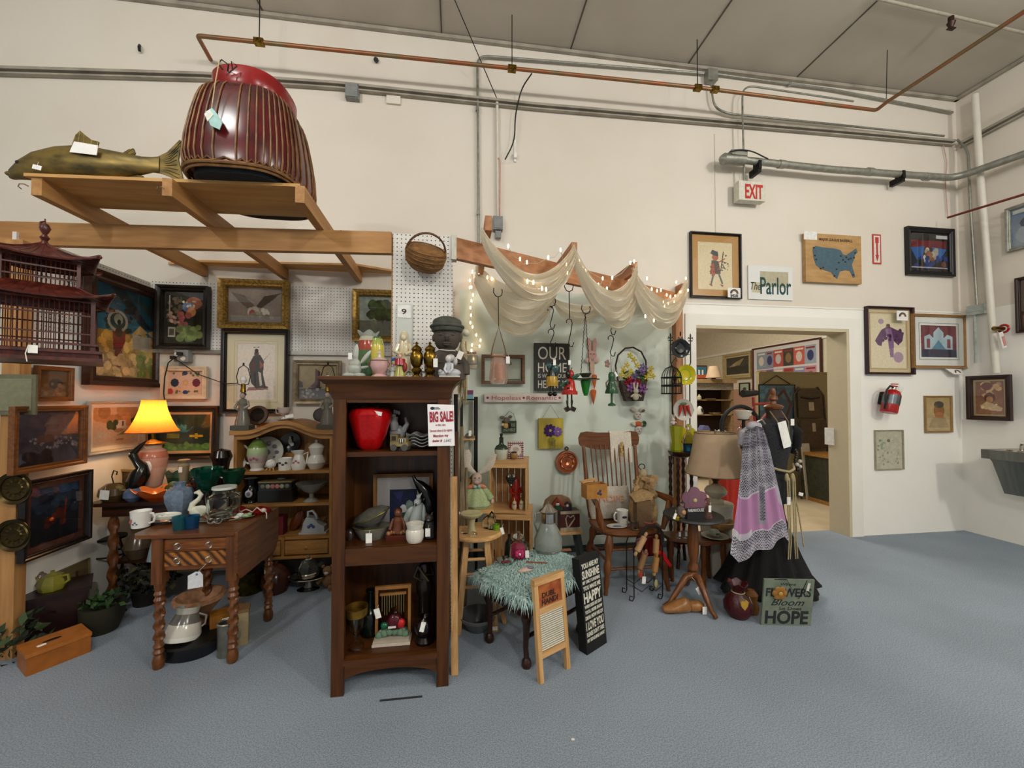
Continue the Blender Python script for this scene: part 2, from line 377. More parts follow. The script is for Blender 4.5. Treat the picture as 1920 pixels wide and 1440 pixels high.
x=P(1341,400,Y=D).x;b=MB().bx(x-.003,x+.003,D-.003,D,2.45,ZB-.1);struct('trim_8',b,mat('wall_joint','C4BAA8',.6))
z=P(1450,577,Y=D).z;b=MB().bx(DX0-.15,XR,D-.006,D,2.325,2.34);struct('trim_9',b,TR)
# the room through the doorway
PW=mat('parlor_wall','D8CDB4',.7,col2='D0C4AA');PNK=mat('dusty_pink_wall','B98D78',.8,amt=.03)
PX=5.6
b=MB();b.m=2;b.bx(-1.0,PX,D+.2,9.2,-.1,0);struct('floor_parlor',b,[PW,PNK,mat('parlor_stone_floor','C6B697',.6,col2='BCAB8C',scale=5)])
b=MB();zp=1.6;b.bx(PX,PX+.1,D+.2,9.2,zp,3.6);b.m=1;b.bx(PX,PX+.1,D+.2,9.2,0,zp);struct('wall_parlor_right',b,[PW,PNK])
b=MB();b.bx(-1.0,PX,9.2,9.3,0,3.6);struct('wall_parlor_back',b,PW)
b=MB();b.bx(-1.0,PX+.1,D+.2,9.3,3.6,3.7);struct('ceiling_parlor',b,CEIL)
b=MB();b.bx(PX-.02,PX,D+.4,9.2,2.34,2.38);struct('trim_10',b,TR)

# ================================================================ PIPES AND CONDUITS
def pp(pts,Y=D-.03,X=None):return [P(x,y,Y if X is None else None,X)for x,y in pts]
CU=mat('copper_pipe','9C5A38',.45,metal=.6,col2='7A6A4C',scale=5);GAL=mat('galvanised_conduit','9A9A90',.4,metal=.5,col2='85857A');PWH=mat('white_painted_pipe','D6D0C2',.4,amt=.02)
PNT=mat('painted_conduit','A8A08F',.5);RED=mat('red_oxide_pipe','7A2E22',.5);CAB=mat('black_cable','1A1815',.5)
def rnds(pts,r=.05,n=5):
    out=[pts[0]]
    for a,b,c in zip(pts[:-2],pts[1:-1],pts[2:]):
        p=b+(a-b).normalized()*min(r,(a-b).length*.45);q=b+(c-b).normalized()*min(r,(c-b).length*.45)
        for i in range(n+1):t=i/n;out.append(p*(1-t)**2+b*2*t*(1-t)+q*t*t)
    return out+[pts[-1]]
def pipe(name,label,cat,pts,r,m,clips=(),group=None,rad=.06):
    o=It(name,label,cat,pts[0],k=1.0);q=[p-pts[0]for p in pts]
    o.add('run',o.mb().tube(rnds(q,rad),r,10),m)
    for c in clips:
        c=c-pts[0];o.add('clip',o.mb().box(c,(.03,r*2.6,r*2.8)),GAL)
    return o
YP=D-.28
pts=[P(395,112,Y=D-.02)]+pp([(370,67),(1025,135),(1315,165),(1643,207)],YP)
zt=ZC-.12;pts.append(P(1662,192,Z=pts[-1].z));e=P(1920,22,Z=pts[-1].z);pts.append(pts[-1]+(e-pts[-1])*1.2)
o=pipe('copper_pipe','long copper sprinkler pipe running along the back wall and turning forward at right','pipe',pts,.016,CU,rad=.03)
for x,y in ((486,79),(960,129),(1308,165),(1340,168)):
    p=P(x,y,Y=YP)-pts[0];o.add('coupling',o.mb().box(p,(.07,.042,.042)),BRS)
for x,y in ((486,79),(960,129),(1308,165)):
    p=P(x,y,Y=YP)-pts[0];o.add('hanger',o.mb().tube([p,p+Vector((0,0,ZC-pts[0].z-p.z))],.004,6),BLK)
p=P(1662,185,Z=pts[-1].z)-pts[0];o.add('hanger',o.mb().tube([p,p+Vector((.02,0,ZC-pts[0].z-p.z))],.003,6),BLK)
pipe('gray_conduit','grey conduit rising behind the draped beam and bending right along the top of the wall','conduit',pp([(898,470),(895,104),(1320,138)]),.011,GAL,[p for p in pp([(895,205),(897,400)])],rad=.1)
b=MB().box((0,0,0),(.1,.06,.11));b.box((0,-.032,0),(.104,.006,.114));solo('junction_box','square grey junction box under the ceiling, on the conduit','electrical box',P(1333,144,Y=D-.04),b,GAL)
pipe('upper_conduit','straight grey conduit from the ceiling junction box to the right corner','conduit',pp([(1345,139),(1560,168),(1786,211)]),.011,GAL,pp([(1480,158)]))
pipe('curved_conduit','painted conduit dropping from the junction box and curving along the ledge to the right corner','conduit',pp([(1333,155),(1338,200),(1362,213),(1600,237),(1770,255)],D-.05),.010,GAL,rad=.1)
pipe('exit_sign_conduit','grey conduit curving down from the upper wall to the exit sign','conduit',pp([(1600,190),(1405,161),(1392,170),(1392,210),(1396,345)],D-.1),.009,GAL,rad=.08)
YQ=D-.13
o=pipe('large_conduit','thick galvanised conduit on brackets above the exit sign, running round the corner','conduit',pp([(1372,298),(1560,318),(1790,334)],YQ)+[P(1790,334,Y=YQ)+(P(1925,287,X=XR-.12)-P(1790,334,Y=YQ))*3],.034,GAL,rad=.12)
bp0=P(1372,298,Y=YQ);b=o.mb();b.T=Matrix.Translation((0,0,0))
b.tube([P(1350,296,Y=YQ)-bp0,P(1356,298,Y=YQ)-bp0,P(1395,300,Y=YQ)-bp0],[.02,.052,.05],12);b.box(P(1382,290,Y=YQ-.02)-bp0,(.16,.08,.05));o.add('conduit_body',b,GAL)
for x,y in ((1420,312),(1688,330)):
    p=P(x,y,Y=YQ)-bp0;b=o.mb().box(p+Vector((0,.03,-.04)),(.035,.12,.06));b.box(p+Vector((0,.0,0)),(.03,.078,.078));o.add('bracket',b,BLK)
for x in (1465,1630,1738):p=P(x,299.5+(x-1372)*.086,Y=YQ)-bp0;o.add('coupling',o.mb().tube([p-Vector((.03,0,.003)),p+Vector((.03,0,-.003))],.039,12),GAL)
pipe('black_cable','black cable looping over the end of the large conduit','cable',pp([(1368,285),(1385,280),(1410,283),(1440,298)],YQ-.07),.006,CAB)
pipe('white_pipe','white painted vertical pipe in the right corner','pipe',pp([(1828,178),(1838,330),(1868,700)],X=XR-.1),.028,PWH)
pipe('corner_conduit','thin grey conduit bending down the right corner to a small box','conduit',pp([(1795,262),(1815,282),(1820,400),(1832,575)],X=XR-.05),.011,GAL,rad=.08)
b=MB().box((0,0,0),(.05,.14,.1));b.box((0,0,0),(.056,.146,.03));b.tube([(0,.02,-.05),(0,.02,-.55)],.012,8);solo('outlet_box','pale grey box on the conduit in the right corner','electrical box',P(1832,581,X=XR-.04),b,mat('pale_grey_box','A9B0A8',.5))
pipe('red_pipe','thin red pipe across the right wall above the corner pictures','pipe',[P(1777,408,Y=D-.1),P(1777,408,Y=D-.1)+(P(1925,363,X=XR-.35)-P(1777,408,Y=D-.1))*3],.011,RED)
pipe('pink_wire','thin faded pink wire hanging from the ledge to the red pipe','wire',pp([(1768,270),(1776,305),(1772,340),(1777,406)],D-.02),.004,mat('faded_pink','C89C90',.6))
pipe('ceiling_pipe','grey pipe across the ceiling corner with a sprinkler head','pipe',[P(1640,-4,Z=ZC-.03),P(1930,64,Z=ZC-.03)],.012,PNT)
b=MB().tube([(0,0,0),(0,0,-.05)],.02,10);b.tube([(0,0,-.05),(0,0,-.09)],[.03,.014],10);b.box((0,0,-.1),(.06,.03,.008));solo('sprinkler_head','dark sprinkler head hanging from the ceiling pipe at top right','sprinkler',P(1783,32,Z=ZC-.04),b,mat('dark_bronze','3E2A22',.4,metal=.6))
pipe('wall_pole','white painted conduit down the wall to the grey box above the drapery','conduit',pp([(932,190),(934,412)]),.013,PWH)
pipe('salmon_cord','faded pink cord running down beside the white conduit','cord',pp([(934,296),(938,300),(937,408)],D-.05),.005,mat('salmon_cord','D2988A',.6))
b=MB().box((0,0,0),(.09,.06,.12));b.box((0,-.032,-.01),(.07,.008,.08));b.box((.005,-.0,-.1),(.05,.04,.06));solo('outlet_box','grey electrical box on the wall just above the drapery','electrical box',P(933,420,Y=D-.035),b,mat('steel_grey_box','858885',.5))
b=MB().box((0,0,0),(.11,.05,.12));b.box((0,-.03,0),(.1,.012,.11));solo('alarm_box','small grey box under the ledge, right of the red basket','electrical box',P(661,174,Y=D-.03),b,mat('steel_grey_box'))
b=MB().box((0,0,0),(.12,.02,.1));solo('cover_plate','blank white cover plate below the ledge','cover plate',P(738,185,Y=D-.012),b,WALLM)
pipe('loose_cable','black cord drooping from the copper pipe to a wall plug','cord',[P(997,138,Y=YP)]+pp([(978,165),(966,215),(965,265),(947,299)],D-.06),.006,CAB,rad=.1)
b=MB().box((0,0,0),(.025,.03,.05));b.box((0,.012,.05),(.018,.01,.2));solo('wall_plug','small white plug hanging beside the white conduit','plug',P(966,292,Y=D-.02),b,PAP)
pipe('guy_wire','thin dark wire slanting from the ceiling down to the wall conduit','wire',[P(850,-6,Z=ZC-.01),P(933,188,Y=D-.04)],.004,BLK)
b=MB();b.tube([(0,0,0),(.01,-.02,-.03),(0,0,-.05)],.01,8);solo('sprinkler_head','small sprinkler head on the upper wall at left','sprinkler',P(262,85,Y=D-.02),b,CAB)
b=MB();b.tube([(0,0,0),(0,-.03,-.02)],.02,8);solo('wall_bolt','small dark bolt in the upper wall right of the basket','bolt',P(706,113,Y=D),b,CAB)
# ================================================================ LEFT BOOTH: TIMBER, PEGBOARD
def on(x,Y,z):
    y=748
    for _ in range(6):y += (P(x,y,Y=Y).z-z)/mpp(P(x,y,Y=Y))*1.0
    return P(x,y,Y=Y)
def pegmat(name,col='DAD7D0',ax='x'):
    m=mat(name,col,.5,amt=.04);nt=m.node_tree;N=nt.nodes;L=nt.links
    tc=N.new('ShaderNodeTexCoord');sp=N.new('ShaderNodeSeparateXYZ');L.new(tc.outputs['Object'],sp.inputs[0]);q=[]
    for a in (ax.upper(),'Z'):
        m1=N.new('ShaderNodeMath');m1.operation='MULTIPLY';m1.inputs[1].default_value=1/.0254;L.new(sp.outputs[a],m1.inputs[0])
        m2=N.new('ShaderNodeMath');m2.operation='FRACT';L.new(m1.outputs[0],m2.inputs[0])
        m3=N.new('ShaderNodeMath');m3.operation='SUBTRACT';m3.inputs[1].default_value=.5;L.new(m2.outputs[0],m3.inputs[0])
        m4=N.new('ShaderNodeMath');m4.operation='POWER';m4.inputs[1].default_value=2;L.new(m3.outputs[0],m4.inputs[0]);q.append(m4)
    ad=N.new('ShaderNodeMath');ad.operation='ADD';L.new(q[0].outputs[0],ad.inputs[0]);L.new(q[1].outputs[0],ad.inputs[1])
    lt=N.new('ShaderNodeMath');lt.operation='LESS_THAN';lt.inputs[1].default_value=.022;L.new(ad.outputs[0],lt.inputs[0])
    bs=N['Principled BSDF'];src=bs.inputs['Base Color'].links[0].from_socket
    mx=N.new('ShaderNodeMix');mx.data_type='RGBA';L.new(lt.outputs[0],mx.inputs[0]);L.new(src,mx.inputs[6]);mx.inputs[7].default_value=(.03,.028,.025,1);L.new(mx.outputs[2],bs.inputs['Base Color'])
    return m
PEGX=pegmat('white_pegboard');PEGY=pegmat('white_pegboard_side',ax='y')
YE=2.45                                                   # end panel between the booths
XE0,XE1=P(736,600,Y=YE).x,P(848,600,Y=YE).x
ZBM=P(735,437,Y=YE).z
ZPT,ZPB=P(290,527,Y=D).z,P(290,655,Y=D).z
b=MB();b.bx(XL,XE1,D-.012,D-.002,ZPB,ZPT);b.m=1;b.bx(XL,XE1,D-.03,D-.002,ZPB-.03,ZPB)
struct('wall_booth_back',b,[PEGX,mat('brushed_rail','A8A49C',.3,metal=.7)])
b=MB();b.m=0;b.bx(XL-.02,XL,2.56,D,P(283,653,X=XL).z,P(283,530,X=XL).z);b.m=1;b.bx(XL-.02,XL,2.56,D,0,P(283,653,X=XL).z)
struct('wall_booth_left',b,[PEGY,WALLW])
b=MB();b.bx(XE0,XE1,YE,YE+.012,.0,ZBM);b.m=1;b.bx(XE1-.05,XE1-.01,YE+.012,D-.02,0,ZBM-.02);struct('wall_booth_divider',b,[PEGX,WALLW])
# corner divider framing
t=It('timber_loft','open timber frame with plywood platforms above the left booth','wooden frame',(0,0,0),k=1)
def board(name,pa,pb,w,h,m=PIN['x'],dz=0):
    return t.add(name,t.mb().bar(pa+Vector((0,0,dz)),pb+Vector((0,0,dz)),w,h),m)
pa,pb=P(-80,415,Z=ZBM),P(735,437,Z=ZBM);board('beam',pa,pb,.04,.13,dz=-.065)
RH=.088
for (x0,y0,x1,y1)in ((68,366,403,528),(313,367,549,534),(562,380,682,541)):
    pa,pb=P(x0,y0,Z=ZBM),P(x1,y1,Z=ZBM);d=(pb-pa).normalized();pb=pa+d*((D-.012-pa.y)/d.y);board('rafter',pa,pb,.045,RH,PIN['y'],RH/2)
ZPL=ZBM+RH
def ply(pts):
    q=[P(x,y,Z=ZPL)for x,y in pts];t.add('plywood_platform',t.mb().prism([(p.x,p.y)for p in q],ZPL,ZPL+.016,'z'),mat('plywood','C79A5E',.6,col2='B3844A',scale=4,stretch=(.6,5,5)))
ply([(44,330),(562,350),(607,409),(185,391)])
q0,q1=P(364,491,Z=ZPL),P(655,497,Z=ZPL);q2=P(692,520,Z=ZPL)
t.add('plywood_platform',t.mb().prism([(q0.x,q0.y),(q1.x+.05,q1.y),(XE0-.02,D-.015),(q0.x-.25,D-.015)],ZPL,ZPL+.016,'z'),mat('plywood'))
t.add('post',t.mb().bx(-2.46,-2.375,2.50,2.56,0,ZBM-.13),PIN['z'])
t.add('post',t.mb().bx(XE0-.01,XE0+.075,YE+.013,YE+.06,0,ZBM-.02),PIN['z'])
for x,y in ((45,345),(302,350)):
    p=P(x,y,Z=ZBM+.03);t.add('cup_hook',t.mb().tube([p+Vector((0,.02,0)),p,p+Vector((.0,-.02,-.01)),p+Vector((0,-.025,-.025)),p+Vector((0,-.01,-.03))],.0025,6),CHR)

# bronze fish
p=on(184,2.30,ZPL+.016);t=It('fish_sculpture','bronze coloured trout sculpture lying on the front of the high platform','sculpture',p)
def body(b,st,n=16):                       # stations: x, z centre, half height, half thickness
    vs=[];fs=[]
    for x,z,h,w_ in st:
        for k in range(n):a=2*pi*k/n;vs.append((x,w_*cos(a),z+h*sin(a)))
    m=len(st)
    for i in range(m-1):
        for k in range(n):l=(k+1)% n;fs.append((i*n+k,i*n+l,(i+1)*n+l,(i+1)*n+k))
    fs += [tuple(range(n-1,-1,-1)),tuple(range((m-1)*n,m*n))];return b.add(vs,fs)
FISH=mat('bronze_patina','86703A',.4,metal=.55,col2='4A4228',scale=9,stretch=(1,1,2.5))
b=body(t.mb(),[(q[0]*.93,)+q[1:]for q in [(-154,9,5,4),(-148,11,10,8),(-130,20,18,14),(-105,28,26,19),(-70,33,32,24),(-35,36,34,25),(0,37,32,23),(35,38,27,19),(60,41,21,14),(80,43,17,9),(98,46,15,6),(112,47,17,4)]])
t.add('body',b,FISH)
b=t.mb();b.ell((-140,-3,9),(7,5,4));b.ell((-137,1,4),(7,5,3));t.add('mouth',b,FISH)
b=t.mb().col('15120C').ell((-118,-14,26),(3.2,2,3.2));t.add('eye',b,MAT)
FN=[([(108,32),(108,62),(125,72),(148,98),(151,96),(146,60),(156,20),(150,16),(128,26)],'tail_fin'),([(-48,66),(-40,92),(-33,100),(-26,94),(-12,84),(0,82),(-4,66)],'dorsal_fin'),([(40,60),(56,72),(63,74),(66,66),(62,58)],'adipose_fin'),([(46,2),(62,26),(82,22),(80,8),(70,0)],'anal_fin')]
for poly,nm in FN:
    poly=[(x*.93,z)for x,z in poly]
    b=t.mb().prism(poly,-1.5,1.5)
    if nm == 'tail_fin':
        for i in range(9):u=i/8;b.tube([(102,0,36+20*u),(119+4*u,-1.6,32+38*u),(142-8*sin(pi*u)*1.1,-1.6,20+76*u)],.9,4)
    else:
        for i in range(5):u=i/4;a=Vector((poly[0][0]*(1-u)+poly[-1][0]*u,-1.6,poly[0][1]*(1-u)+poly[-1][1]*u));c=poly[1:-1][min(i,len(poly)-3)];b.tube([a,(c[0],-1.6,c[1])],.7,4)
    t.add(nm,b,FISH)
b=t.mb().prism([(-25,44),(18,42),(20,60),(-18,64)],-27,-26);t.add('paper_sheet',b,PAP)
ptag(t,-75,12,14,8,y=-27,rot=.2)

# red lacquered basket
p=on(479,2.34,ZPL+.016);t=It('lacquered_basket','large dark red lidded basket with bamboo ribs on the high platform','basket',p,k=.00284)
def sel(rx,ry,z,n=72,e=3.2):
    o=[]
    for k in range(n):
        a=2*pi*k/n;c,s_=cos(a),sin(a);o.append((rx*abs(c)**(2/e)*(1 if c >0 else -1),ry*abs(s_)**(2/e)*(1 if s_ >0 else -1),z))
    return o
def loft(b,rings,cap=True):
    n=len(rings[0]);vs=[p for r in rings for p in r];fs=[(i*n+k,i*n+(k+1)% n,(i+1)*n+(k+1)% n,(i+1)*n+k)for i in range(len(rings)-1)for k in range(n)]
    if cap:fs += [tuple(range(n-1,-1,-1)),tuple(range((len(rings)-1)*n,len(rings)*n))]
    return b.add(vs,fs)
LAC=mat('dark_red_lacquer','5C1618',.22,col2='3C1214',scale=8);LID=mat('bright_red_lacquer','8E1A1C',.25,col2='781416',scale=8);CANE=mat('bamboo_cane','8A6238',.5,col2='5E3E20',scale=20)
prof=[(92,102,14),(95,105,33),(93,102,70),(87,96,110),(81,89,142),(76,83,160),(69,75,171),(58,63,174)]
PR=[(x,y,z)for x,y,z in prof]
t.add('wall',loft(t.mb(),[sel(*q)for q in PR]),LAC)
b=t.mb();R_=[sel(x+1.2,y+1.2,z,46)for x,y,z in PR[:-1]]
for k in range(46):b.tube([r[k]for r in R_],[1.5,1.6,1.5,1.4,1.3,1.1,.9],5)
t.add('bamboo_ribs',b,CANE)
b=t.mb();z0=sel(95,105,15,92);b.tube([(x,y,z+(4 if i % 2 else -3))for i,(x,y,z)in enumerate(z0)],1.3,5,True);b.tube(sel(94,103,11,60),3,6,True);b.tube(sel(91,100,6,60),2.4,6,True);t.add('woven_hem',b,CANE)
t.add('lid',loft(t.mb(),[sel(62,68,172,e=2.4),sel(65,71,178,e=2.4),sel(66,72,204,e=2.4),sel(62,68,210,e=2.4),sel(52,58,208,e=2.4),sel(50,56,199,e=2.4)]),LID)
b=t.mb();b.tube([(-20,-76,190),(-24,-82,196),(-18,-84,202),(-8,-82,196),(-12,-76,188)],1.2,6);b.tube([(-4,-76,190),(-2,-84,201),(4,-78,198),(-6,-84,180)],1,6);t.add('cord_tie',b,BLK)
b=t.mb();loft(b,[sel(78,90,0),sel(80,92,4),sel(78,90,18)]);t.add('cushion',b,mat('black_quilt','1E2226',.8,bump=.6,scale=40))
b=t.mb().col('A9D0CB').prism([(-26,88),(-16,96),(-9,88),(0,72),(-4,60),(-18,66),(-22,78)],-112,-111);b.col('E8E8DE').prism([(-27,84),(-19,92),(-13,84),(-22,72)],-113,-112);b.col('C8B080').tube([(-17,-111,95),(-14,-108,140),(-12,-100,190)],.8,5);t.add('paper_tag',b,MAT)

# wicker items on the rear platform
p=on(628,3.05,ZPL+.016);t=It('wicker_hamper','small brown wicker trunk on the rear platform, behind the beam','basket',p)
b=t.mb();b.lathe([(0,-30),(16,-28),(17,28),(0,30)],16,c=(0,0,17),R=Matrix.Rotation(pi/2,3,'Y'));t.add('body',b,mat('grey_wicker','7A6650',.8,bump=.8,scale=60))
b=t.mb();[b.tube([(x,17*cos(a),17+17.6*sin(a))for a in [2*pi*i/16 for i in range(16)]],1,5,True)for x in (-12,12)];t.add('straps',b,BLK);ptag(t,-12,4,8,8,-18)
p=on(590,3.0,ZPL+.016);b=MB(mpp(p));b.tube([(0,0,0),(-2,0,12),(2,0,26),(5,0,32)],[2.4,2,1.5,.4],8);b.tube([(-2,0,10),(-8,0,18),(-10,0,28)],[1.8,1.3,.4],8);solo('antler','small branching antler standing beside the wicker trunk','antler',p,b,mat('antler_bone','6A5440',.6))

# birdcage, pagoda shaped
YC=1.72;p=P(78,678,Y=YC);t=It('pagoda_birdcage','large red-brown two-tier wooden birdcage with upturned roofs at far left','birdcage',p,radians(38));CG=wood('red_bamboo','5A2418','35120C',.35,'z')
def sq(b,r,z,th,h):
    for i in range(4):
        a=[(-r,-r),(r,-r),(r,r),(-r,r)][i];c=[(r,-r),(r,r),(-r,r),(-r,-r)][i];b.bar((a[0],a[1],z),(c[0],c[1],z),th,h)
b=t.mb();loft(b,[[(x,y,0)for x,y in ((-72,-72),(72,-72),(72,72),(-72,72))],[(x,y,14)for x,y in ((-74,-74),(74,-74),(74,74),(-74,74))]]);sq(b,76,16,6,5);sq(b,76,2,8,6);sq(b,72,30,4,4);t.add('base',b,CG)
def barsq(b,r,z0,z1,n,th):
    for i in range(4):
        for j in range(n+1):
            u=-r+2*r*j/n;x,y=[(u,-r),(r,u),(-u,r),(-r,-u)][i];b.tube([(x,y,z0),(x,y,z1)],th,4)
b=t.mb();barsq(b,66,16,112,22,.7);[sq(b,66,z,2.5,2.5)for z in (50,84,110)]
for x,y in ((-66,-66),(66,-66),(66,66),(-66,66)):b.bar((x,y,14),(x,y,114),6)
t.add('lower_cage',b,CG)
def roof(b,r0,z0,r1,z1,up):
    n=6;rows=[]
    for j in range(n+1):
        u=j/n;ring=[]
        for i in range(4):
            for s_ in range(8):
                v=s_/8;q=1-abs(2*v-1);cx,cy=[(-1+2*v,-1),(1,-1+2*v),(1-2*v,1),(-1,1-2*v)][i]
                r=r0*(1-u)+r1*u;lift=up*(1-u)**3*(1-q)**3;ext=1+.12*(1-u)**3*(1-q)**3;ring.append((cx*r*ext,cy*r*ext,z0+(z1-z0)*(u**1.35)+lift))
        rows.append(ring)
    loft(b,rows,False)
    for i in range(4):
        b.tube([rows[j][i*8]for j in range(n+1)],[4,3,2.4,2,2,2,2],6)
        for s_ in range(1,8):b.tube([rows[j][i*8+s_]for j in range(n+1)],.9,4)
    b.tube(rows[0],2.2,5,True)
b=t.mb();roof(b,84,112,46,140,14);t.add('lower_roof',b,CG)
b=t.mb();barsq(b,46,136,186,16,.7);[sq(b,46,z,2.5,2.5)for z in (150,170,184)]
for x,y in ((-46,-46),(46,-46),(46,46),(-46,46)):b.bar((x,y,134),(x,y,188),5)
t.add('upper_cage',b,CG)
b=t.mb();roof(b,66,184,4,222,14);t.add('upper_roof',b,CG)
b=t.mb().lathe([(0,220),(7,221),(4,228),(7,234),(3,240),(6,246),(8,252),(5,260),(0,262)],12);b.tube([(0,0,258),(0,0,266),(-5,0,262),(-6,0,256)],2,6);t.add('finial',b,CG)
b=t.mb().col('F0EEE6').box((-4,-82,16),(11,.6,14));b.col('E8E0D0').tube([(-9,-82,22),(-12,-82,8),(-10,-82,-6)],.8,5);t.add('price_tag',b,MAT)
for s_ in (-1,1):t.add('hanging_ring',t.mb().tube([(0,0,262),(0,0,270)],1.2,6),CG)if s_ >0 else None

# round basket on the end panel
p=P(799,475,Y=YE-.1);t=It('egg_basket','round woven straw basket hung on the white pegboard end panel','basket',p,tilt=(radians(38),0,radians(20)))
WK=mat('golden_wicker','8C6234',.7,col2='5C3C1A',scale=12,bump=.5,stretch=(1,1,8))
def ribf(r,z,a,i):return (r*(1+.02*cos(a*24)),z)
t.add('bowl',t.mb().lathe([(10,-34),(24,-30),(35,-18),(38,0),(36,8),(34,8),(35,0),(32,-15),(10,-30)],72,fn=ribf),WK)
b=t.mb();[b.tube([(36.5*cos(a)*s_,36.5*sin(a)*s_,z)for a in [2*pi*i/40 for i in range(40)]],.9,5,True)for s_,z in ((1,8),(1.03,2),(1.02,-6),(.97,-14),(.86,-22),(.7,-28))]
b.lathe([(0,14),(20,12),(35,6)],40,fn=ribf);t.add('woven_lid',b,WK)
b=t.mb();b.tube([(37*cos(a),0,37*sin(a))for a in [pi*i/18 for i in range(19)]],[2]*19,6);t.add('handle',b,mat('dark_cane','5A3A20',.6))
# acrylic sign holder on end panel
p=P(758,640,Y=YE-.01);t=It('sign_holder','clear acrylic sleeve with a number sign on the pegboard end panel','sign holder',p)
t.add('sleeve',t.mb().bx(-14,14,-1,-.2,-5,70),mat('milky_acrylic','C9CEC6',.15,amt=.02));b=t.mb().col('E9E9E4').bx(-12,12,-2,-1,44,68);b.col('3A2020').text('9',-5,51,10,9,-2,.4,.02);t.add('number_card',b,MAT)

# ---------------------------------------------------------------- pictures of the left booth
_pic=picture
def picX(name,label,xl,xr,yt,yb,shapes,X,fw=6,**k):
    a=P(xr,yt,X=X);c=P(xr,yb,X=X);l=P(xl,yt,X=X)
    return pic3(name,label,Vector((X,l.y,c.z)),a,shapes,fw=fw,X=X,**k)
def pic3(name,label,a,c,shapes,X=None,**k):
    global P
    P0=P
    vals=iter([a,c])
    P=lambda x,y,Y=None,X=None:next(vals)
    try:return _pic(name,label,((0,0),(0,0)),shapes,X=X,**k)
    finally:P=P0
DKF=mat('dark_frame','1E1510',.3,col2='120C08');BRF=wood('brown_frame','3E2114','28140A',.3,'x');OKF=wood('oak_frame','7A4A22','5E3616',.4,'x')
PGF=mat('weathered_gold','8A6A34',.45,metal=.4,amt=.4,scale=40);CRF=mat('cream_frame','D9C5A4',.6,amt=.1);SVF=mat('silvered_frame','8C7C62',.4,metal=.4,amt=.3)
XP=XL+.02
picX('dancer_painting','large dark framed painting of a feathered dancer under a blue sky, on the left partition',152,296,549,727,
 [('g','1D4A5C','2E6478',.45,1),('g','8A6A34','A88444',0,.5),('p','28333A',[(.25,.98),(.45,1),(.95,.6),(.8,.58)]),('p','3E4A4C',[(.7,.9),(.98,.7),(.98,.85)]),('s','B88C3C',60,0,.25,1,.5,.05),('s','C8A860',30,.5,.2,1,.42,.05),('r','A8A08C',.62,.34,.95,.5),('p','B8985A',[(.6,.5),(.75,.62),(1,.5),(1,.6),(.8,.52)]),
  ('s','2A2A22',40,.2,.5,.62,.75,.03),('e','9A9484',.38,.62,.16,.12),('e','2A3A34',.38,.62,.12,.09),('e','8A8A78',.39,.64,.07,.06),('e','14201E',.4,.61,.03,.03),('p','7A2A1E',[(.3,.5),(.5,.52),(.5,.4),(.44,.3),(.32,.3)]),('e','4A2A1C',.4,.5,.06,.05),('p','6A3018',[(.34,.3),(.46,.3),(.44,.12),(.34,.1)]),('s','D2B27A',30,.05,.02,.7,.25,.05),('s','7C8A3A',25,.7,.05,1,.3,.04),('n',.3,12)],
 XP,fw=17,fmat=BRF,d=.05)
picX('ochre_painting','small dim brown painting in a wooden frame, below the birdcage on the left partition',58,128,690,752,[('g','5A3A18','6E4A20'),('e','2A1A0C',.6,.5,.25,.2),('s','8A5A28',20,0,0,1,.5,.06),('n',.3,10)],XP,fw=8,fmat=OKF)
picX('seascape_painting','dusky grey-violet seascape in a wide brown wood frame, on the left partition',11,152,760,868,
 [('g','4A4450','3A3844',.45,1),('g','2E3038','4C4A54',0,.45),('s','6A5450',14,.5,.5,1,.9,.1),('s','76747E',40,.2,.3,1,.5,.02),('p','5A4038',[(.3,.42),(.34,.55),(.55,.56),(.6,.4)]),('s','1E2026',14,.1,.0,.5,.2,.07),('n',.25,14)],-2.35,fw=11,fmat=OKF,d=.03).o
picX('campfire_painting','dark night landscape with a glowing fire and red mat, low on the left partition',30,160,880,1008,
 [('g','141C2A','101418'),('r','24405E',0,.84,1,1),('s','1E2A38',20,0,.5,1,.9,.08),('s','4A1E10',14,.3,.3,.7,.6,.06),('e','C04A14',.42,.4,.05,.03),('e','E8802A',.43,.41,.02,.02),('l','6A2A14',.04,[(.7,.42),(.72,.7)]),('n',.4,12)],-2.35,fw=9,fmat=DKF,matw=11,matc='4E2A20',d=.035)
picX('farmhouse_watercolor','pale farmhouse watercolor in a light grey frame, behind the lit lamp',158,264,752,838,
 [('g','D8B890','E0C8A8'),('s','C89860',16,0,.45,1,.95,.12),('p','E4E0D0',[(.3,.45),(.3,.62),(.7,.66),(.72,.42)]),('s','4A5A34',10,.3,.4,.5,.6,.05),('s','3A4A2A',8,.85,.5,1,.7,.06),('r','6A5444',.62,.5,.66,.62),('p','7E9A4A',[(.5,.25),(1,.3),(1,.4),(.7,.38)]),('p','D8CCB4',[(.05,.2),(.3,.2),(.3,.38),(.1,.38)]),('r','A8906C',.5,.12,.66,.16)],XP,fw=5,fmat=mat('pale_grey_frame','B8B0A0',.4),matw=7,matc='E8DEC8',glass=True)
b=MB(mpp(P(30,740,Y=2.49))).col('6E6A52');b.bx(-32,32,-2,2,-38,38);b.col('828066').bx(-26,26,-3,-2,-30,30);solo('faded_print','faded grey-green print fixed to the timber post below the birdcage','picture',P(32,740,Y=2.49),b,MAT)
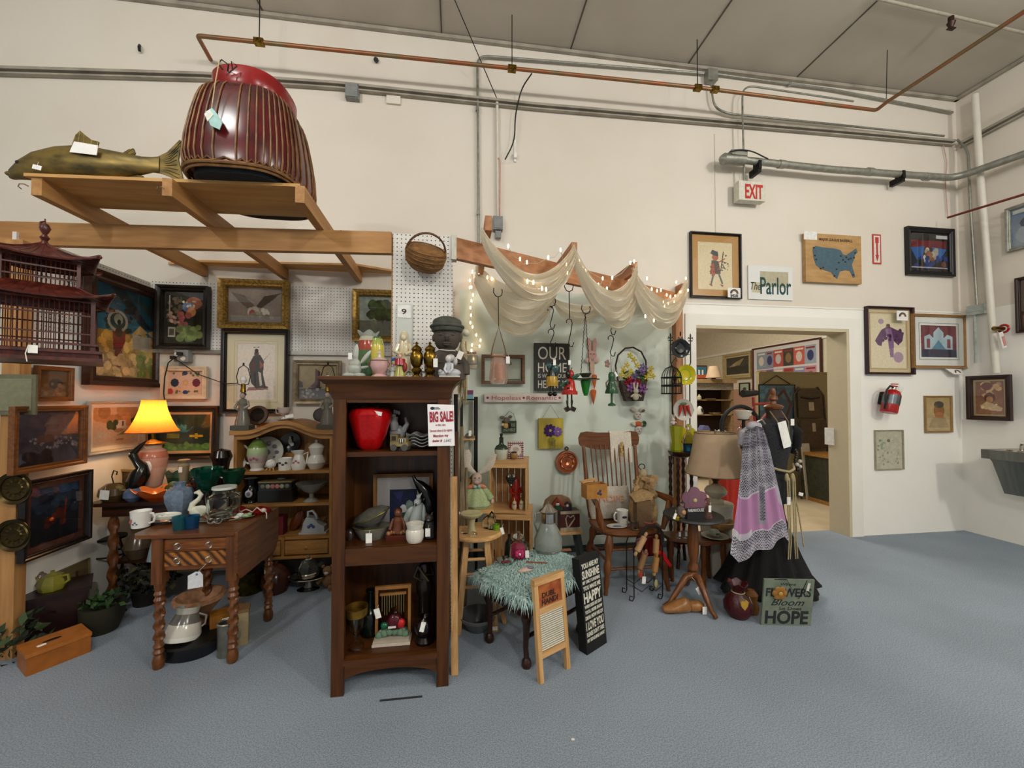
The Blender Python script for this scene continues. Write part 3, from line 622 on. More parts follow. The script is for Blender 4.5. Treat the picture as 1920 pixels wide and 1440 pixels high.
for i,(x,y,r,lb)in enumerate(((30,915,30,'round dark bronze relief plate, the upper one on the timber post'),(28,1003,30,'round dark bronze plate with a coin-like rim, the lower one on the timber post'))):
    p=P(x,y,Y=2.47);b=MB(mpp(p)).col('4A3E22')
    R=Matrix.Rotation(pi/2,3,'X')
    b.lathe([(0,2),(r*.35,2.5),(r*.4,1),(r*.7,1),(r*.74,4),(r*.8,2),(r,5),(r,3),(0,-1)],40,R=R,fn=(lambda a,z,tt,ii:(a,z+(.8*cos(tt*12)if ii in (2,3)else 0))));solo('relief_plate',lb,'plate',p,b,MET)
YB=D-.016
def picB(name,label,x0,y0,x1,y1,shapes,fw=6,Y=YB,**k):return picture(name,label,((x0,y1),(x1,y0)),shapes,fw=fw,Y=Y,**k)
picB('flower_girl_painting','black framed painting of a child in a flowered bonnet among blossoms',299,540,398,654,
 [('g','1A1E14','2E2A18'),('s','6A5A44',24,0,.4,.4,.95,.05),('s','A85A54',14,.3,.35,.6,.6,.06),('s','C8A08C',10,.05,.4,.4,.6,.05),('e','A0583A',.74,.8,.22,.13),('e','6A7A9A',.58,.72,.16,.1),('e','C88A5A',.68,.62,.12,.1),('e','B05A4A',.6,.55,.09,.07),('s','7C8A4E',30,.35,.05,.9,.35,.09),('s','C8C0A0',8,.45,.7,.8,.85,.03),('r','B8B0A0',.05,.1,.25,.3),('r','5A5444',.09,.14,.21,.27),('r','A89C84',.06,.62,.1,.96),('n',.3,14)],fw=10,fmat=DKF,matw=4,matc='2A2218',d=.05,tilt=-.0)
picB('eagle_print','large gold framed print of a flying eagle with a rose, under the rafters',415,530,546,617,
 [('g','A0948A','7A6E64'),('p','6A5C50',[(.05,.85),(.3,.75),(.5,.45),(.35,.4),(.2,.6)]),('p','4E4238',[(.5,.45),(.65,.75),(.95,.85),(.8,.65),(.6,.42)]),('s','B8B0A0',12,.4,.25,.7,.4,.05),('e','A84A44',.44,.28,.06,.09),('s','8A8070',12,.25,.15,.8,.3,.04),('n',.15,10)],fw=13,fmat=GLD,d=.05)
picB('robed_figure_print','tall black framed print of a robed standing figure with a wide cream mat',418,621,545,775,
 [('g','DCD2C4','E4DCD0'),('p','9A6A62',[(.25,.16),(.82,.18),(.8,.24),(.3,.22)]),('p','3E3A34',[(.3,.62),(.42,.78),(.6,.8),(.7,.68),(.68,.45),(.76,.22),(.5,.2),(.36,.3),(.33,.5)]),('p','5C3028',[(.34,.6),(.44,.7),(.46,.52),(.4,.5)]),('p','8A5048',[(.58,.7),(.7,.62),(.6,.54)]),('p','C8C0B4',[(.55,.5),(.62,.48),(.66,.26),(.6,.24)]),('e','5A3A2C',.5,.82,.06,.06),('e','2A201A',.5,.87,.05,.04),('l','2E2A26',.015,[(.42,.93),(.58,.94)]),('l','5A4A3C',.01,[(.66,.68),(.85,.82)]),('p','3A2A22',[(.7,.26),(.84,.22),(.7,.2)]),('p','241C18',[(.46,.24),(.5,.24),(.48,.5),(.44,.46)])],fw=8,fmat=DKF,matw=18,matc='CFC6A6',mat2='B8AC8A',d=.035,res=1.4)
picB('floral_tile_picture','small rustic cream framed picture with two round flowers, under the wall outlet',307,688,393,748,
 [('g','D8B49A','D0A88C'),('e','2E3A48',.2,.5,.11,.17),('e','6A2C3A',.8,.5,.11,.17),('e','C8A080',.5,.5,.09,.14),('e','E0B040',.5,.5,.03,.05),('e','34406A',.48,.9,.08,.08),('e','34406A',.5,.1,.08,.08),('e','B04038',.07,.12,.09,.14),('s','5A6A44',10,.1,.8,.9,.98,.03),('s','5A6A44',8,.2,.05,.9,.2,.03),('l','8A3A34',.02,[(.01,.0),(.99,0),(.99,.99),(.01,.99)])],fw=9,fmat=CRF,d=.03,glass=False)
picB('sailboat_painting','painting of a dark sailboat on a hazy bay, left of the bookcase',552,677,642,757,
 [('g','9C8C62','8A7A56',.3,1),('g','4A4450','6A6460',0,.32),('p','4A2C30',[(.42,.9),(.56,.8),(.56,.33),(.28,.36),(.42,.5)]),('p','2E2024',[(.25,.34),(.6,.36),(.56,.28),(.3,.28)]),('p','4A3234',[(0,.55),(.1,.5),(.12,.35),(0,.35)]),('p','4A3234',[(.72,.8),(.74,.4),(.86,.36)]),('s','8A8680',14,.1,.05,.5,.3,.04),('n',.12,10)],fw=9,fmat=SVF,d=.03)
picB('tree_landscape','gold framed painting of a leafy green tree, partly behind the pegboard end panel',663,548,760,641,
 [('g','8A968C','9AA49A',.4,1),('g','4A4A20','6A6A30',0,.4),('s','2A3A1C',60,.25,.45,.95,.85,.09),('s','3E4E24',40,.3,.5,.9,.85,.06),('r','2A2014',.55,.3,.6,.5),('s','5A5A2C',30,0,.05,1,.35,.07),('n',.25,16)],fw=11,fmat=GLD,d=.045)
picB('lake_painting','dark framed painting of a turquoise lake with a small yellow boat, behind the lit lamp',262,761,414,862,
 [('g','0E241E','16382E'),('p','2E7A74',[(.25,.72),(.75,.7),(.62,.5),(.3,.52)]),('p','1E5A58',[(.5,.9),(.95,.85),(.9,.7),(.6,.74)]),('s','1A3420',40,.5,.65,1,1,.05),('s','4A8A78',14,.3,.58,.6,.72,.03),('r','8A8A2E',.3,.34,.5,.48),('p','4A7A3C',[(.3,.2),(1,.16),(1,0),(.2,0)]),('s','6A9A4A',30,.3,.05,1,.2,.03),('r','E0B020',.66,.38,.88,.43),('r','E8C030',.75,.33,.8,.48),('n',.3,14)],fw=11,fmat=DKF,matw=6,matc='C8A070',d=.04,tilt=-.03)
picB('leaning_landscape','shallow painted box frame standing on the dark table beside the bird carving',186,878,262,930,[('g','6A4A1E','8A6A34'),('s','4A3418',8,.1,.1,.5,.8,.14),('e','3A2A18',.75,.5,.12,.3)],fw=5,Y=3.32,fmat=mat('butter_frame','C8B06A',.5),d=.02)
# wall outlet with cords
p=P(345,668,Y=D-.04);t=It('wall_outlet','grey outlet box with two black plugs above the floral picture','outlet',p)
b=t.mb();b.bx(-12,12,-8,6,-11,11);t.add('box',b,mat('steel_grey_box'));b=t.mb().col('E0DCD0');[b.ell((x,-8,z),(4.5,1.2,4.5))for x,z in ((-8,2),(3,-5))];t.add('socket',b,MAT)
for pts,rr in ((((-10,-10,-4),(-20,-10,-14),(-26,-9,-40),(-28,-8,-70),(-22,-8,-104)),1),(((2,-12,3),(-6,-14,-6),(30,-10,-34),(76,-6,-52),(96,-4,-50)),.9)):
    b=t.mb();b.tube(pts,rr,6);b.box(Vector(pts[0])-Vector((0,3,0)),(7,7,6));t.add('cord',b,CAB)
# ================================================================ LEFT BOOTH: FURNITURE AND WARES
def twist(b,x,y,z0,z1,r,turns=5,n=12):
    m=44;vs=[];fs=[]
    for i in range(m+1):
        u=i/m;z=z0+(z1-z0)*u
        for k in range(n):
            a=2*pi*k/n;rr=r*(1+.26*cos(2*(a-u*turns*2*pi)));vs.append((x+rr*cos(a),y+rr*sin(a),z))
    for i in range(m):
        for k in range(n):l=(k+1)% n;fs.append((i*n+k,i*n+l,(i+1)*n+l,(i+1)*n+k))
    return b.add(vs,fs)
def turned(b,x,y,pr,n=14,k=1.0):return b.lathe([(r*k,z)for r,z in pr],n,c=(x,y,0))
# drop-leaf work table
ZT=.70
c0,c1=P(302,1248,Z=0),P(434,1243,Z=0)
xa,xb,ya=c0.x,c1.x,(c0.y+c1.y)/2-.005;yb=ya+.40
t=It('dropleaf_table','small wooden drop-leaf table with rope-twist legs and striped drawers','table',((xa+xb)/2,(ya+yb)/2,0),k=1)
hx,hy=(xb-xa)/2,(yb-ya)/2
for sx in (-1,1):
    for sy in (-1,1):
        b=t.mb();x,y=sx*hx,sy*hy;b.bx(x-.026,x+.026,y-.026,y+.026,.44,ZT-.02)
        turned(b,x,y,[(.02,0),(.026,.01),(.028,.04),(.022,.06),(.018,.07),(.026,.085),(.018,.1),(.025,.115),(.017,.13),(.02,.15)])
        twist(b,x,y,.15,.34,.021,1.6);turned(b,x,y,[(.02,.34),(.026,.355),(.018,.37),(.026,.385),(.019,.4),(.024,.42),(.026,.44)]);t.add('leg',b,MAP['z'])
b=t.mb();b.bx(-hx,hx,-hy-.01,-hy+.01,.505,.525);b.bx(-hx,hx,-hy-.01,-hy+.01,ZT-.035,ZT-.02);b.bx(-hx,hx,-hy-.01,-hy+.01,.6,.608);b.bx(-hx,hx,hy-.01,hy+.01,.505,ZT-.02)
for s_ in (-1,1):b.bx(s_*hx-.01,s_*hx+.01,-hy,hy,.505,ZT-.02)
t.add('apron',b,MAP['x'])
STR=bpy.data.materials.new('striped_veneer');STR.use_nodes=True;_n=STR.node_tree;wv=_n.nodes.new('ShaderNodeTexWave');wv.inputs['Scale'].default_value=13;wv.inputs['Distortion'].default_value=3;wv.bands_direction='DIAGONAL'
_t2=_n.nodes.new('ShaderNodeTexCoord');_n.links.new(_t2.outputs['Object'],wv.inputs[0]);_r=_n.nodes.new('ShaderNodeValToRGB');_r.color_ramp.elements[0].color=C('3A1C08')+(1,);_r.color_ramp.elements[1].color=C('A5672A')+(1,);_n.links.new(wv.outputs[0],_r.inputs[0]);_n.links.new(_r.outputs[0],_n.nodes['Principled BSDF'].inputs['Base Color']);_n.nodes['Principled BSDF'].inputs['Roughness'].default_value=.3
for z0,z1 in ((.61,.665),(.527,.598)):
    d=t.add('drawer',t.mb().bx(-hx+.028,hx-.028,-hy-.014,-hy+.3,z0,z1),STR if z0 <.6 else wood('burl_veneer','8A5222','5E3010',.3,'x',20))
    for x in (-.075,.075):t.add('knob',t.mb().lathe([(0,0),(.006,.001),(.007,.012),(.016,.02),(.018,.028),(.012,.034),(0,.036)],8,c=(x,-hy-.012,(z0+z1)/2),R=Matrix.Rotation(pi/2,3,'X')),GLS,parent=d)
b=t.mb();b.prism([(-hx-.02,-hy-.04),(hx+.02,-hy-.04),(hx+.02,hy+.04),(-hx-.02,hy+.04)],ZT-.02,ZT,'z');t.add('tabletop',b,MAP['x'])
b=t.mb();b.prism([(-hx-.1,-hy-.03),(-hx-.13,-hy+.01),(-hx-.13,hy-.01),(-hx-.1,hy+.03),(-hx-.02,hy+.03),(-hx-.02,-hy-.03)],ZT-.02,ZT-.002,'z');t.add('side_leaf',b,MAP['x'],label='raised narrow leaf')
b=t.mb();b.prism([(-hy-.04,ZT),(-hy-.04,ZT-.2),(-hy+.0,ZT-.26),(hy-.0,ZT-.26),(hy+.04,ZT-.2),(hy+.04,ZT)],hx+.022,hx+.038,'x');t.add('drop_leaf',b,MAP['y'])
b=t.mb().col('D9D9DC').prism([(-.012,.42),(.06,.43),(.058,.49),(.045,.508),(.022,.508),(-.012,.49)],-hy-.055,-hy-.053);b.col('6A7AA0').ell((.03,-hy-.056,.495),(.006,.002,.006));b.col('C8C8C8').tube([(.03,-hy-.054,.5),(.07,-hy-.05,.545)],.0012,5);t.add('price_tag',b,MAT)
TY=ya
def ware(name,label,cat,x,Y,z,rz=0,group=None,k=None):p=on(x,Y,z);return It(name,label,cat,p,rz,group,k)
def cup(t,r,h,col,m=CER,r0=.8,th=1.2,nm='cup',handle=None,inner='F2F0EA',hn='handle'):
    b=t.mb().col(col);b.lathe([(0,0),(r*r0,0),(r*(r0*.5+.5),h*.5),(r,h),(r-th,h),(r*r0-th,th*1.5),(0,th*1.5)],28,cols=[col,col,col,inner,inner,inner]);t.add(nm,b,m)
    if handle:
        s_=handle;b=t.mb().col(col);b.tube([(s_*(r*.9),0,h*.8),(s_*(r*1.25),0,h*.82),(s_*(r*1.5),0,h*.6),(s_*(r*1.35),0,h*.3),(s_*(r*.85),0,h*.2)],h*.07,6);t.add(hn,b,m)
t=ware('white_mug','white ceramic mug with faint floral print on the left corner of the drop-leaf table','mug',264,2.44,ZT);cup(t,16,30,'D8D4CC',r0=.85,handle=1)
b=t.mb().col('9A5A4A');[b.ell((-8+2*i,-13.6+.1*i*i,12+3*(i % 3)),(2.2,.6,3))for i in range(3)];b.col('4A5A7A');[b.ell((-3+3*i,-14.5,8+3*(i % 2)),(2,.6,1.4))for i in range(3)];t.add('decoration',b,MAT)
def plate(t,r,z=0,col='E8E6E0',rim=None,n=32,nm='plate',tilt=None,c=(0,0,0),flute=0,sq=1.0,dep=.14,m=CER):
    rim=rim or col;f=(lambda a,zz,tt,i:(a*(1+(flute*cos(tt*12)if i in (3,4)else 0)),zz+(flute*r*cos(tt*12)if i in (3,4)else 0)))if flute else None
    b=t.mb().col(col);b.lathe([(0,z),(r*.5,z),(r*.6,z+r*dep*.3),(r,z+r*dep),(r-.5,z+r*dep+1),(r*.6,z+r*dep*.3+1.2),(0,z+1)],n,fn=f,cols=[col,col,rim,rim,rim,col],c=c,R=tilt,sy=sq);return t.add(nm,b,m)
t=ware('platter','white oval relish dish with a dark blue rim lying on a saucer, beside the mug','dish',308,2.5,ZT)
plate(t,28,0,'C8C4BC','2A2E4A',sq=.7,nm='saucer',dep=.2);b=t.mb().col('D8D8CC').lathe([(0,9),(22,9),(26,15),(25,16),(21,11),(0,11)],30,c=(2,0,0),sy=.6);[b.ell((2+s_*10,0,13),(5,4,2.5))for s_ in (-1,0,1)];t.add('relish_dish',b,CER)
for x,Yy,c,lb in ((337,2.36,'3E9AA8','short teal glass tumbler at the front edge of the drop-leaf table'),(360,2.37,'1E78B0','short bright blue glass tumbler at the front edge of the drop-leaf table')):
    t=ware('glass_tumbler',lb,'glass',x,Yy,ZT,group=None);cup(t,12,24,c,GLV,.85,1.5,'glass',inner=c)
t=ware('ginger_vase','faceted blue-grey glass vase with a narrow neck on the drop-leaf table','vase',336,2.62,ZT)
b=t.mb().col('6E7E92').lathe([(0,0),(12,0),(14,6),(22,30),(23,42),(19,52),(10,56),(9,60),(11,64),(9,64),(7,58),(0,55)],8);t.add('body',b,mat('blue_glaze',kind='vc',rough=.15,amt=.3,scale=60))
def goblet(t,r,h,bowl,col,stemcol='D8E0DC',ruff=0,m=None):
    b=t.mb().col(col);f=(lambda a,z,tt,i:(a*(1+ruff*cos(tt*8)*(i/3)),z))if ruff else None
    b.lathe([(2,h-bowl),(r*.55,h-bowl*.8),(r*.85,h-bowl*.3),(r,h),(r-1.2,h),(r*.8,h-bowl*.3),(r*.45,h-bowl*.75),(0,h-bowl*.9)],24,fn=f);t.add('bowl',b,m or GLV)
    b=t.mb().col(stemcol).lathe([(0,0),(r*.7,0),(r*.6,2),(3,4),(2.5,h*.25),(3.6,h*.3),(2.5,h*.4),(2.2,h-bowl)],16);t.add('stem',b,GLS)
t=ware('green_goblet','tall glass vase with a ruffled green-blue bowl on a clear stem, on the mirrored tray','vase',388,2.66,ZT+.012);goblet(t,24,82,46,'0E6E56',ruff=.1)
t=ware('green_goblet','smaller green glass goblet standing behind the clear jar','vase',437,2.72,ZT+.012);goblet(t,20,72,34,'1E6A4A',ruff=.08)
t=ware('mirrored_tray','oval mirrored tray on the drop-leaf table holding glassware','tray',418,2.56,ZT)
b=t.mb().lathe([(0,0),(54,0),(57,3),(56,4),(53,2.5)],40,sy=.62);t.add('rim',b,CHR);t.add('mirror',t.mb().lathe([(0,2.4),(53,2.4)],40,sy=.62),mat('mirror_silver','BFC4C2',.05,metal=1,amt=.02))
t=ware('etched_jar','clear etched glass jar with a wide shoulder on the mirrored tray','jar',420,2.52,ZT+.012)
b=t.mb().lathe([(0,0),(26,0),(25,12),(28,34),(26,42),(18,47),(17,54),(19,56),(16.5,56),(15,46),(24,38),(24,4),(0,3)],30,fn=lambda a,z,tt,i:(a*(1+.015*cos(tt*15)),z));t.add('jar',b,GLS);b=t.mb().col('C9CCC4').lathe([(17,53),(20,54),(19.5,58),(17,58)],24);t.add('rim',b,CER)
t=ware('swan_figurine','glossy cream swan figurine beside the green goblet','figurine',372,2.56,ZT+.012)
b=t.mb().col('DAD8C4');b.ell((0,0,10),(16,9,10));b.tube([(-12,0,12),(-10,0,24),(0,0,32),(4,0,40),(-1,0,46),(-7,0,44)],[6,5,4,4,4.5,2],10);b.ell((8,-5,14),(12,4,8));t.add('body',b,CER)
t=ware('silver_trinkets','small pile of glass leaves and a pale green frog on the tray edge','trinket',456,2.5,ZT+.012)
b=t.mb().col('8AA27C');b.ell((6,0,4),(9,6,4));b.ell((12,-2,7),(4,4,3));b.col('C0C4B8');b.ell((-6,2,4),(7,5,5));b.ell((-8,-6,3),(5,4,3));t.add('leaf',b,CER)
for i,x in enumerate((396,409)):
    t=ware('crystal_stopper','small faceted crystal piece at the front of the mirrored tray, %s' % ('the left one' if i == 0 else 'the right one'),'crystal',x,2.4,ZT+.01);t.add('body',t.mb().lathe([(0,0),(5,2),(7,6),(4,10),(0,12)],7),GLS)
t=ware('fringed_cloth','folded dark red cloth with white cord trim at the right end of the drop-leaf table','cloth',474,2.62,ZT)
b=t.mb().col('7A1214');g=[]
for i in range(9):
    g.append([(-30+7.5*j,-12+3*i,3+12*math.exp(-((i-4)/3)**2)*(.6+.4*sin(j*1.3))+2*sin(j*2+i))for j in range(9)])
b.sheet(g);b.sheet([[(x,y,max(0,z-3))for x,y,z in r][::-1]for r in g]);b.col('D8CCB8').tube([(22,-14,8),(12,-10,14),(4,-10,6),(-6,-12,12),(-14,-12,8)],1.2,5);b.tube([(26,-12,9),(30,-14,4),(31,-15,-6)],1,5);b.ell((24,-12,9),(5,4,4));t.add('cloth',b,CLO)
# under the table
def und(name,label,cat,x,y,rz=0,**k):return It(name,label,cat,P(x,y,Z=0),rz,**k)
t=und('roasting_pan','low oval black enamel roaster on the floor under the drop-leaf table','pan',357,1222)
t.add('pan',t.mb().lathe([(0,0),(44,0),(50,22),(52,24),(50,26),(0,24)],36,sy=.75),mat('black_enamel','14151A',.25));b=t.mb().lathe([(50,24),(54,25),(50,28)],36,sy=.75);t.add('rim',b,BLK);ZPN=24*t.k;pc=t.o.location
t=It('enamel_pitcher','tipped white and grey metal pitcher lying on the black roaster','pitcher',(pc.x-.035,pc.y-.02,ZPN+.012),0,k=pc and mpp(pc),tilt=(radians(-14),radians(8),.3))
b=t.mb().lathe([(0,0),(27,0),(29,8),(24,28),(17,44),(19,55),(17,55),(14,44),(20,28),(0,4)],26,cols=['C8C6BE','DAD7CE','C8C4B8','6A6660','A8A49A','9AA09C','9AA09C','8A8A84','8A8A84']);t.add('body',b,CER);b=t.mb().col('B8B4AA').tube([(16,12,40),(28,18,34),(29,18,20),(22,14,14)],1.8,6);t.add('handle',b,CER)
t=und('clay_funnel','terracotta coloured flared bowl standing on a narrow foot under the table','bowl',374,1188)
b=t.mb().col('A87A58').lathe([(0,0),(14,0),(10,8),(10,20),(20,42),(36,62),(41,66),(41,72),(36,73),(30,64),(0,36)],30);t.add('bowl',b,mat('worn_clay',kind='vc',rough=.7,amt=.35,scale=40))
t=und('galvanised_can','slim pale metal can with a rolled rim behind the right table leg','can',424,1228)
b=t.mb().col('A8A498').lathe([(0,0),(15,0),(15,58),(17,60),(15,62),(13,60),(13,4),(0,3)],24,sy=.8);t.add('can',b,MET);t.add('handle',t.mb().col('A8A498').tube([(17,0,50),(24,0,44),(23,0,30),(16,0,24)],1.4,6),MET)
p=P(425,1192,Z=0);t=It('cigar_box','orange-brown wooden box with a white sticker on the floor under the table','box',p,radians(30));b=t.mb().bx(-26,26,-14,14,0,48);t.add('body',b,mat('amber_wood','8E5A16',.5));t.add('sticker',t.mb().bx(-8,8,-14.6,-14,30,40),PAP)
p=P(452,1205,Z=0);t=It('cream_canister','square cream canister on the floor behind the right table leg','canister',p,radians(20));b=t.mb().col('9A8A68').bx(-12,12,-12,12,0,60);b.col('7A5A38').bx(-13,13,-13,13,60,66);t.add('body',b,MAT)

# dark occasional table with the lamp
ZS=.725;pL=on(172,2.95,ZS);pR=on(352,3.12,ZS)
YS0,YS1=2.90,3.42;XS0,XS1=pL.x,on(405,2.95,ZS).x
t=It('occasional_table','dark wooden side table with rope-twist legs against the left partition, carrying the lit lamp','table',((XS0+XS1)/2,(YS0+YS1)/2,0),k=1)
wx,wy=(XS1-XS0)/2,(YS1-YS0)/2
b=t.mb().prism([(-wx,-wy+.04),(-wx+.05,-wy),(wx-.05,-wy),(wx,-wy+.04),(wx,wy),(-wx,wy)],ZS-.022,ZS,'z');t.add('tabletop',b,WAL['x']);t.add('apron',t.mb().bx(-wx+.06,wx-.06,-wy+.05,wy-.05,ZS-.1,ZS-.022),WAL['x'])
for sx in (-1,1):
    for sy in (-1,1):
        b=t.mb();x,y=sx*(wx-.1),sy*(wy-.09);twist(b,x,y,.1,ZS-.1,.024,2.4);turned(b,x,y,[(.018,0),(.03,.02),(.03,.06),(.02,.1)]);t.add('leg',b,MAP['z'])
t.add('lower_shelf',t.mb().bx(-wx+.1,wx-.1,-wy+.09,wy-.09,.3,.318),WAL['x'])
# lamp
t=ware('table_lamp','lit table lamp with an orange pleated shade and a pink painted porcelain urn base','lamp',285,3.12,ZS)
b=t.mb();b.lathe([(0,0),(17,0),(19,4),(14,9),(10,12)],24);t.add('foot',b,BRS)
U=['C08A70','D0A48A','C89078','B87058','C89C84','D4B094','C08A70']
b=t.mb().lathe([(11,12),(14,18),(21,52),(23,70),(20,82),(13,88),(14,95)],24,cols=U[:6]);t.add('urn',b,CER)
b=t.mb().col('F0E4D4').ell((0,-20.5,55),(13,2.5,15));b.col('7A4A38').ell((1,-22.2,56),(7,2,10));b.col('4A4A6A').ell((-3,-23,49),(6,1.6,4));b.col('C88A5A').ell((1,-23.4,62),(3,1.4,3.4));t.add('portrait_medallion',b,MAT)
b=t.mb().lathe([(20,95),(21,97),(8,101),(3,104),(3,124),(0,126)],16);t.add('neck',b,BRS)
b=t.mb();n=96;b.lathe([(39,118),(33,126),(26,142),(20,160),(17,178)],n,fn=lambda a,z,tt,i:(a*(1+.02*cos(tt*24)),z));b.f=b.f[:-2];b.mi=b.mi[:-2];b.fc=b.fc[:-2]
SH=bpy.data.materials.new('glowing_shade_silk');SH.use_nodes=True;_n=SH.node_tree;_tr=_n.nodes.new('ShaderNodeBsdfTranslucent');_df=_n.nodes.new('ShaderNodeBsdfDiffuse');_ms=_n.nodes.new('ShaderNodeMixShader');_ms.inputs[0].default_value=.35
_nz2=_n.nodes.new('ShaderNodeTexNoise');_nz2.inputs['Scale'].default_value=60;_rr=_n.nodes.new('ShaderNodeValToRGB');_rr.color_ramp.elements[0].color=C('D8842E')+(1,);_rr.color_ramp.elements[1].color=C('F0A850')+(1,);_n.links.new(_nz2.outputs[0],_rr.inputs[0])
for q in (_tr,_df):_n.links.new(_rr.outputs[0],q.inputs[0])
_n.links.new(_df.outputs[0],_ms.inputs[1]);_n.links.new(_tr.outputs[0],_ms.inputs[2]);_n.links.new(_ms.outputs[0],_n.nodes['Material Output'].inputs[0]);_ms.inputs[0].default_value=.6
sh=t.add('lamp_shade',b,SH);b=t.mb().col('8A4A1A').tube([(39.2*cos(a),39.2*sin(a),118)for a in [2*pi*i/40 for i in range(40)]],.8,5,True);b.col('D0A060').tube([(17*cos(a),17*sin(a),178)for a in [2*pi*i/30 for i in range(30)]],.9,5,True);t.add('shade_trim',b,MAT,parent=sh)
t.add('bulb',t.mb().ell((0,0,146),(7,7,9)),mat('lit_bulb','FFD79A',.5,emit=18,amt=0))
lp=t.o.location+Vector((0,0,146*t.k));lamp('POINT',lp,9,(1,.6,.28),size=.035,name='lamp_bulb_light')
t=ware('bird_carving','black carved long-billed bird standing with its beak raised, left of the lamp','carving',258,3.0,ZS)
b=t.mb().col('16140F');b.tube([(-6,0,10),(-4,0,28),(4,0,48),(6,0,60),(-4,0,72),(-10,0,84)],[6,15,15,9,6,7],14);b.tube([(-10,0,84),(2,0,98),(14,0,110)],[6,4,.8],10);b.lathe([(0,0),(16,0),(14,6),(8,12),(0,14)],20,c=(-4,0,0));t.add('body',b,CER);t.add('eye',t.mb().col('D0C8A0').ell((-11,-6,86),1.3),MAT)
t=ware('duck_gourd','round brown carved gourd duck with a white price tag near the table front','carving',212,2.98,ZS)
b=t.mb();b.col('4A3A1E').lathe([(0,0),(14,0),(22,12),(20,24),(10,32),(0,33)],24);b.col('6A5A30').ell((12,-4,22),(10,8,9));b.ell((22,-6,20),(6,3,2.5));t.add('body',b,CER);ptag(t,4,16,15,17,-24,.1)
b=t.mb();b.tube([(0,0,33),(-3,0,45),(0,0,56),(6,0,54),(5,0,48)],1,6);t.add('wire_hook',b,BLK)
t=ware('glass_floats','small mottled blue glass ball beside the orange bowl','vase',250,2.95,ZS);t.add('body',t.mb().col('4E5E78').lathe([(0,0),(8,0),(15,8),(14,18),(8,24),(6,23),(0,12)],20),CER)
t=ware('ruffled_bowl','wide orange glass bowl with a ruffled rim in front of the lamp','bowl',300,2.93,ZS)
b=t.mb().lathe([(0,0),(16,0),(30,10),(43,22),(41,22.5),(28,12),(0,3)],48,sy=.7,fn=lambda a,z,tt,i:(a*(1+(.06*cos(tt*7)if i in (3,4)else 0)),z+(3.5*cos(tt*7)if i in (3,4)else 0)),cols=['7A2A08','8E340A','B04A12','E0844A','D86A2A','D05A1E']);t.add('bowl',b,CER)
t=ware('blossom_candlestick','slender pale candlestick with a white label behind the orange bowl','candlestick',344,3.15,ZS)
b=t.mb().col('8A7A60').lathe([(0,0),(14,0),(12,5),(6,9),(7,30),(9,52),(6,56),(10,62),(8,63),(0,58)],18);t.add('body',b,CER);t.add('sticker',t.mb().bx(-3,3,-9.5,-8.8,40,50),PAP)
t=ware('scalloped_dish','green scalloped planter with a white rim against the back of the dark table','planter',352,3.28,ZS)
b=t.mb().lathe([(0,0),(30,0),(36,24),(40,36),(38,37),(32,24),(0,5)],60,sy=.4,cols=['22402E','2E5A40','5A7A5E','E0D4C0','B8B09C','4A5A48'],fn=lambda a,z,tt,i:(a,z+(2.5*cos(tt*14)if i in (3,4)else 0)));t.add('body',b,CER)
t=ware('frog_planter','dark green and brown ceramic frogs piled in front of the scalloped planter','figurine',325,3.05,ZS)
b=t.mb();
for x,y,z,r,c in ((-16,0,14,12,'2E3418'),(0,-3,16,13,'3E4A22'),(14,0,13,11,'4A1E14'),(24,2,16,9,'5A2418'),(-26,2,10,8,'28180E'),(4,-6,24,8,'5A6A3A')):b.col(c).ell((x,y,z),(r,r*.8,r*.7))
for x in (-14,4,24):b.col('8A8A5A').ell((x,-9,20),2)
b.col('2A1A10').bx(-34,34,-8,12,0,6);t.add('body',b,CER)
t=ware('brown_jug','glossy dark brown owl-shaped jug on the right of the dark table','jug',388,3.0,ZS)
b=t.mb().col('1E0F08').lathe([(0,0),(20,0),(25,14),(24,34),(16,42),(18,50),(14,50),(0,40)],24);b.ell((-12,-18,34),(8,5,8));b.ell((6,-22,34),(7,4,8));b.tube([(22,0,36),(34,0,34),(34,0,16),(24,0,10)],3,8);t.add('body',b,CER)
t=ware('brown_teapot','lustrous near-black teapot with a tall collar behind the brown jug','teapot',414,3.14,ZS)
b=t.mb().col('160C08').lathe([(0,0),(18,0),(28,14),(24,32),(12,42),(14,56),(18,66),(14,78),(0,82)],24);b.tube([(24,0,18),(32,0,30),(34,0,36)],[4,3,2],8);t.add('body',b,CER)
t=ware('jade_bowl','shallow dark green bowl on the front edge of the dark table','bowl',354,2.93,ZS);t.add('bowl',t.mb().col('1E3A34').lathe([(0,0),(8,0),(16,10),(15,11),(0,3)],24),CER)
t=ware('shell_tray','narrow pale dish standing on edge beside the brown jug','dish',366,3.0,ZS);t.add('dish',t.mb().col('A88A60').ell((0,0,12),(11,3,12),R=Matrix.Rotation(.5,3,'Y')),CER)
def wire_hooks():pass
# things on the lower shelf of the dark table
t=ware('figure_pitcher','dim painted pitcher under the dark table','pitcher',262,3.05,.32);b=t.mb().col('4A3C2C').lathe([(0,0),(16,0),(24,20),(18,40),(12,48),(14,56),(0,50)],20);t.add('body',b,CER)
t=ware('sheep_figurine','pale blue and pink porcelain figure under the dark table','figurine',290,2.98,.32);b=t.mb().col('8A98A0').lathe([(0,0),(12,0),(8,22),(5,36),(0,38)],16);b.col('B08A7A').ell((10,0,34),(7,6,8));t.add('body',b,CER)

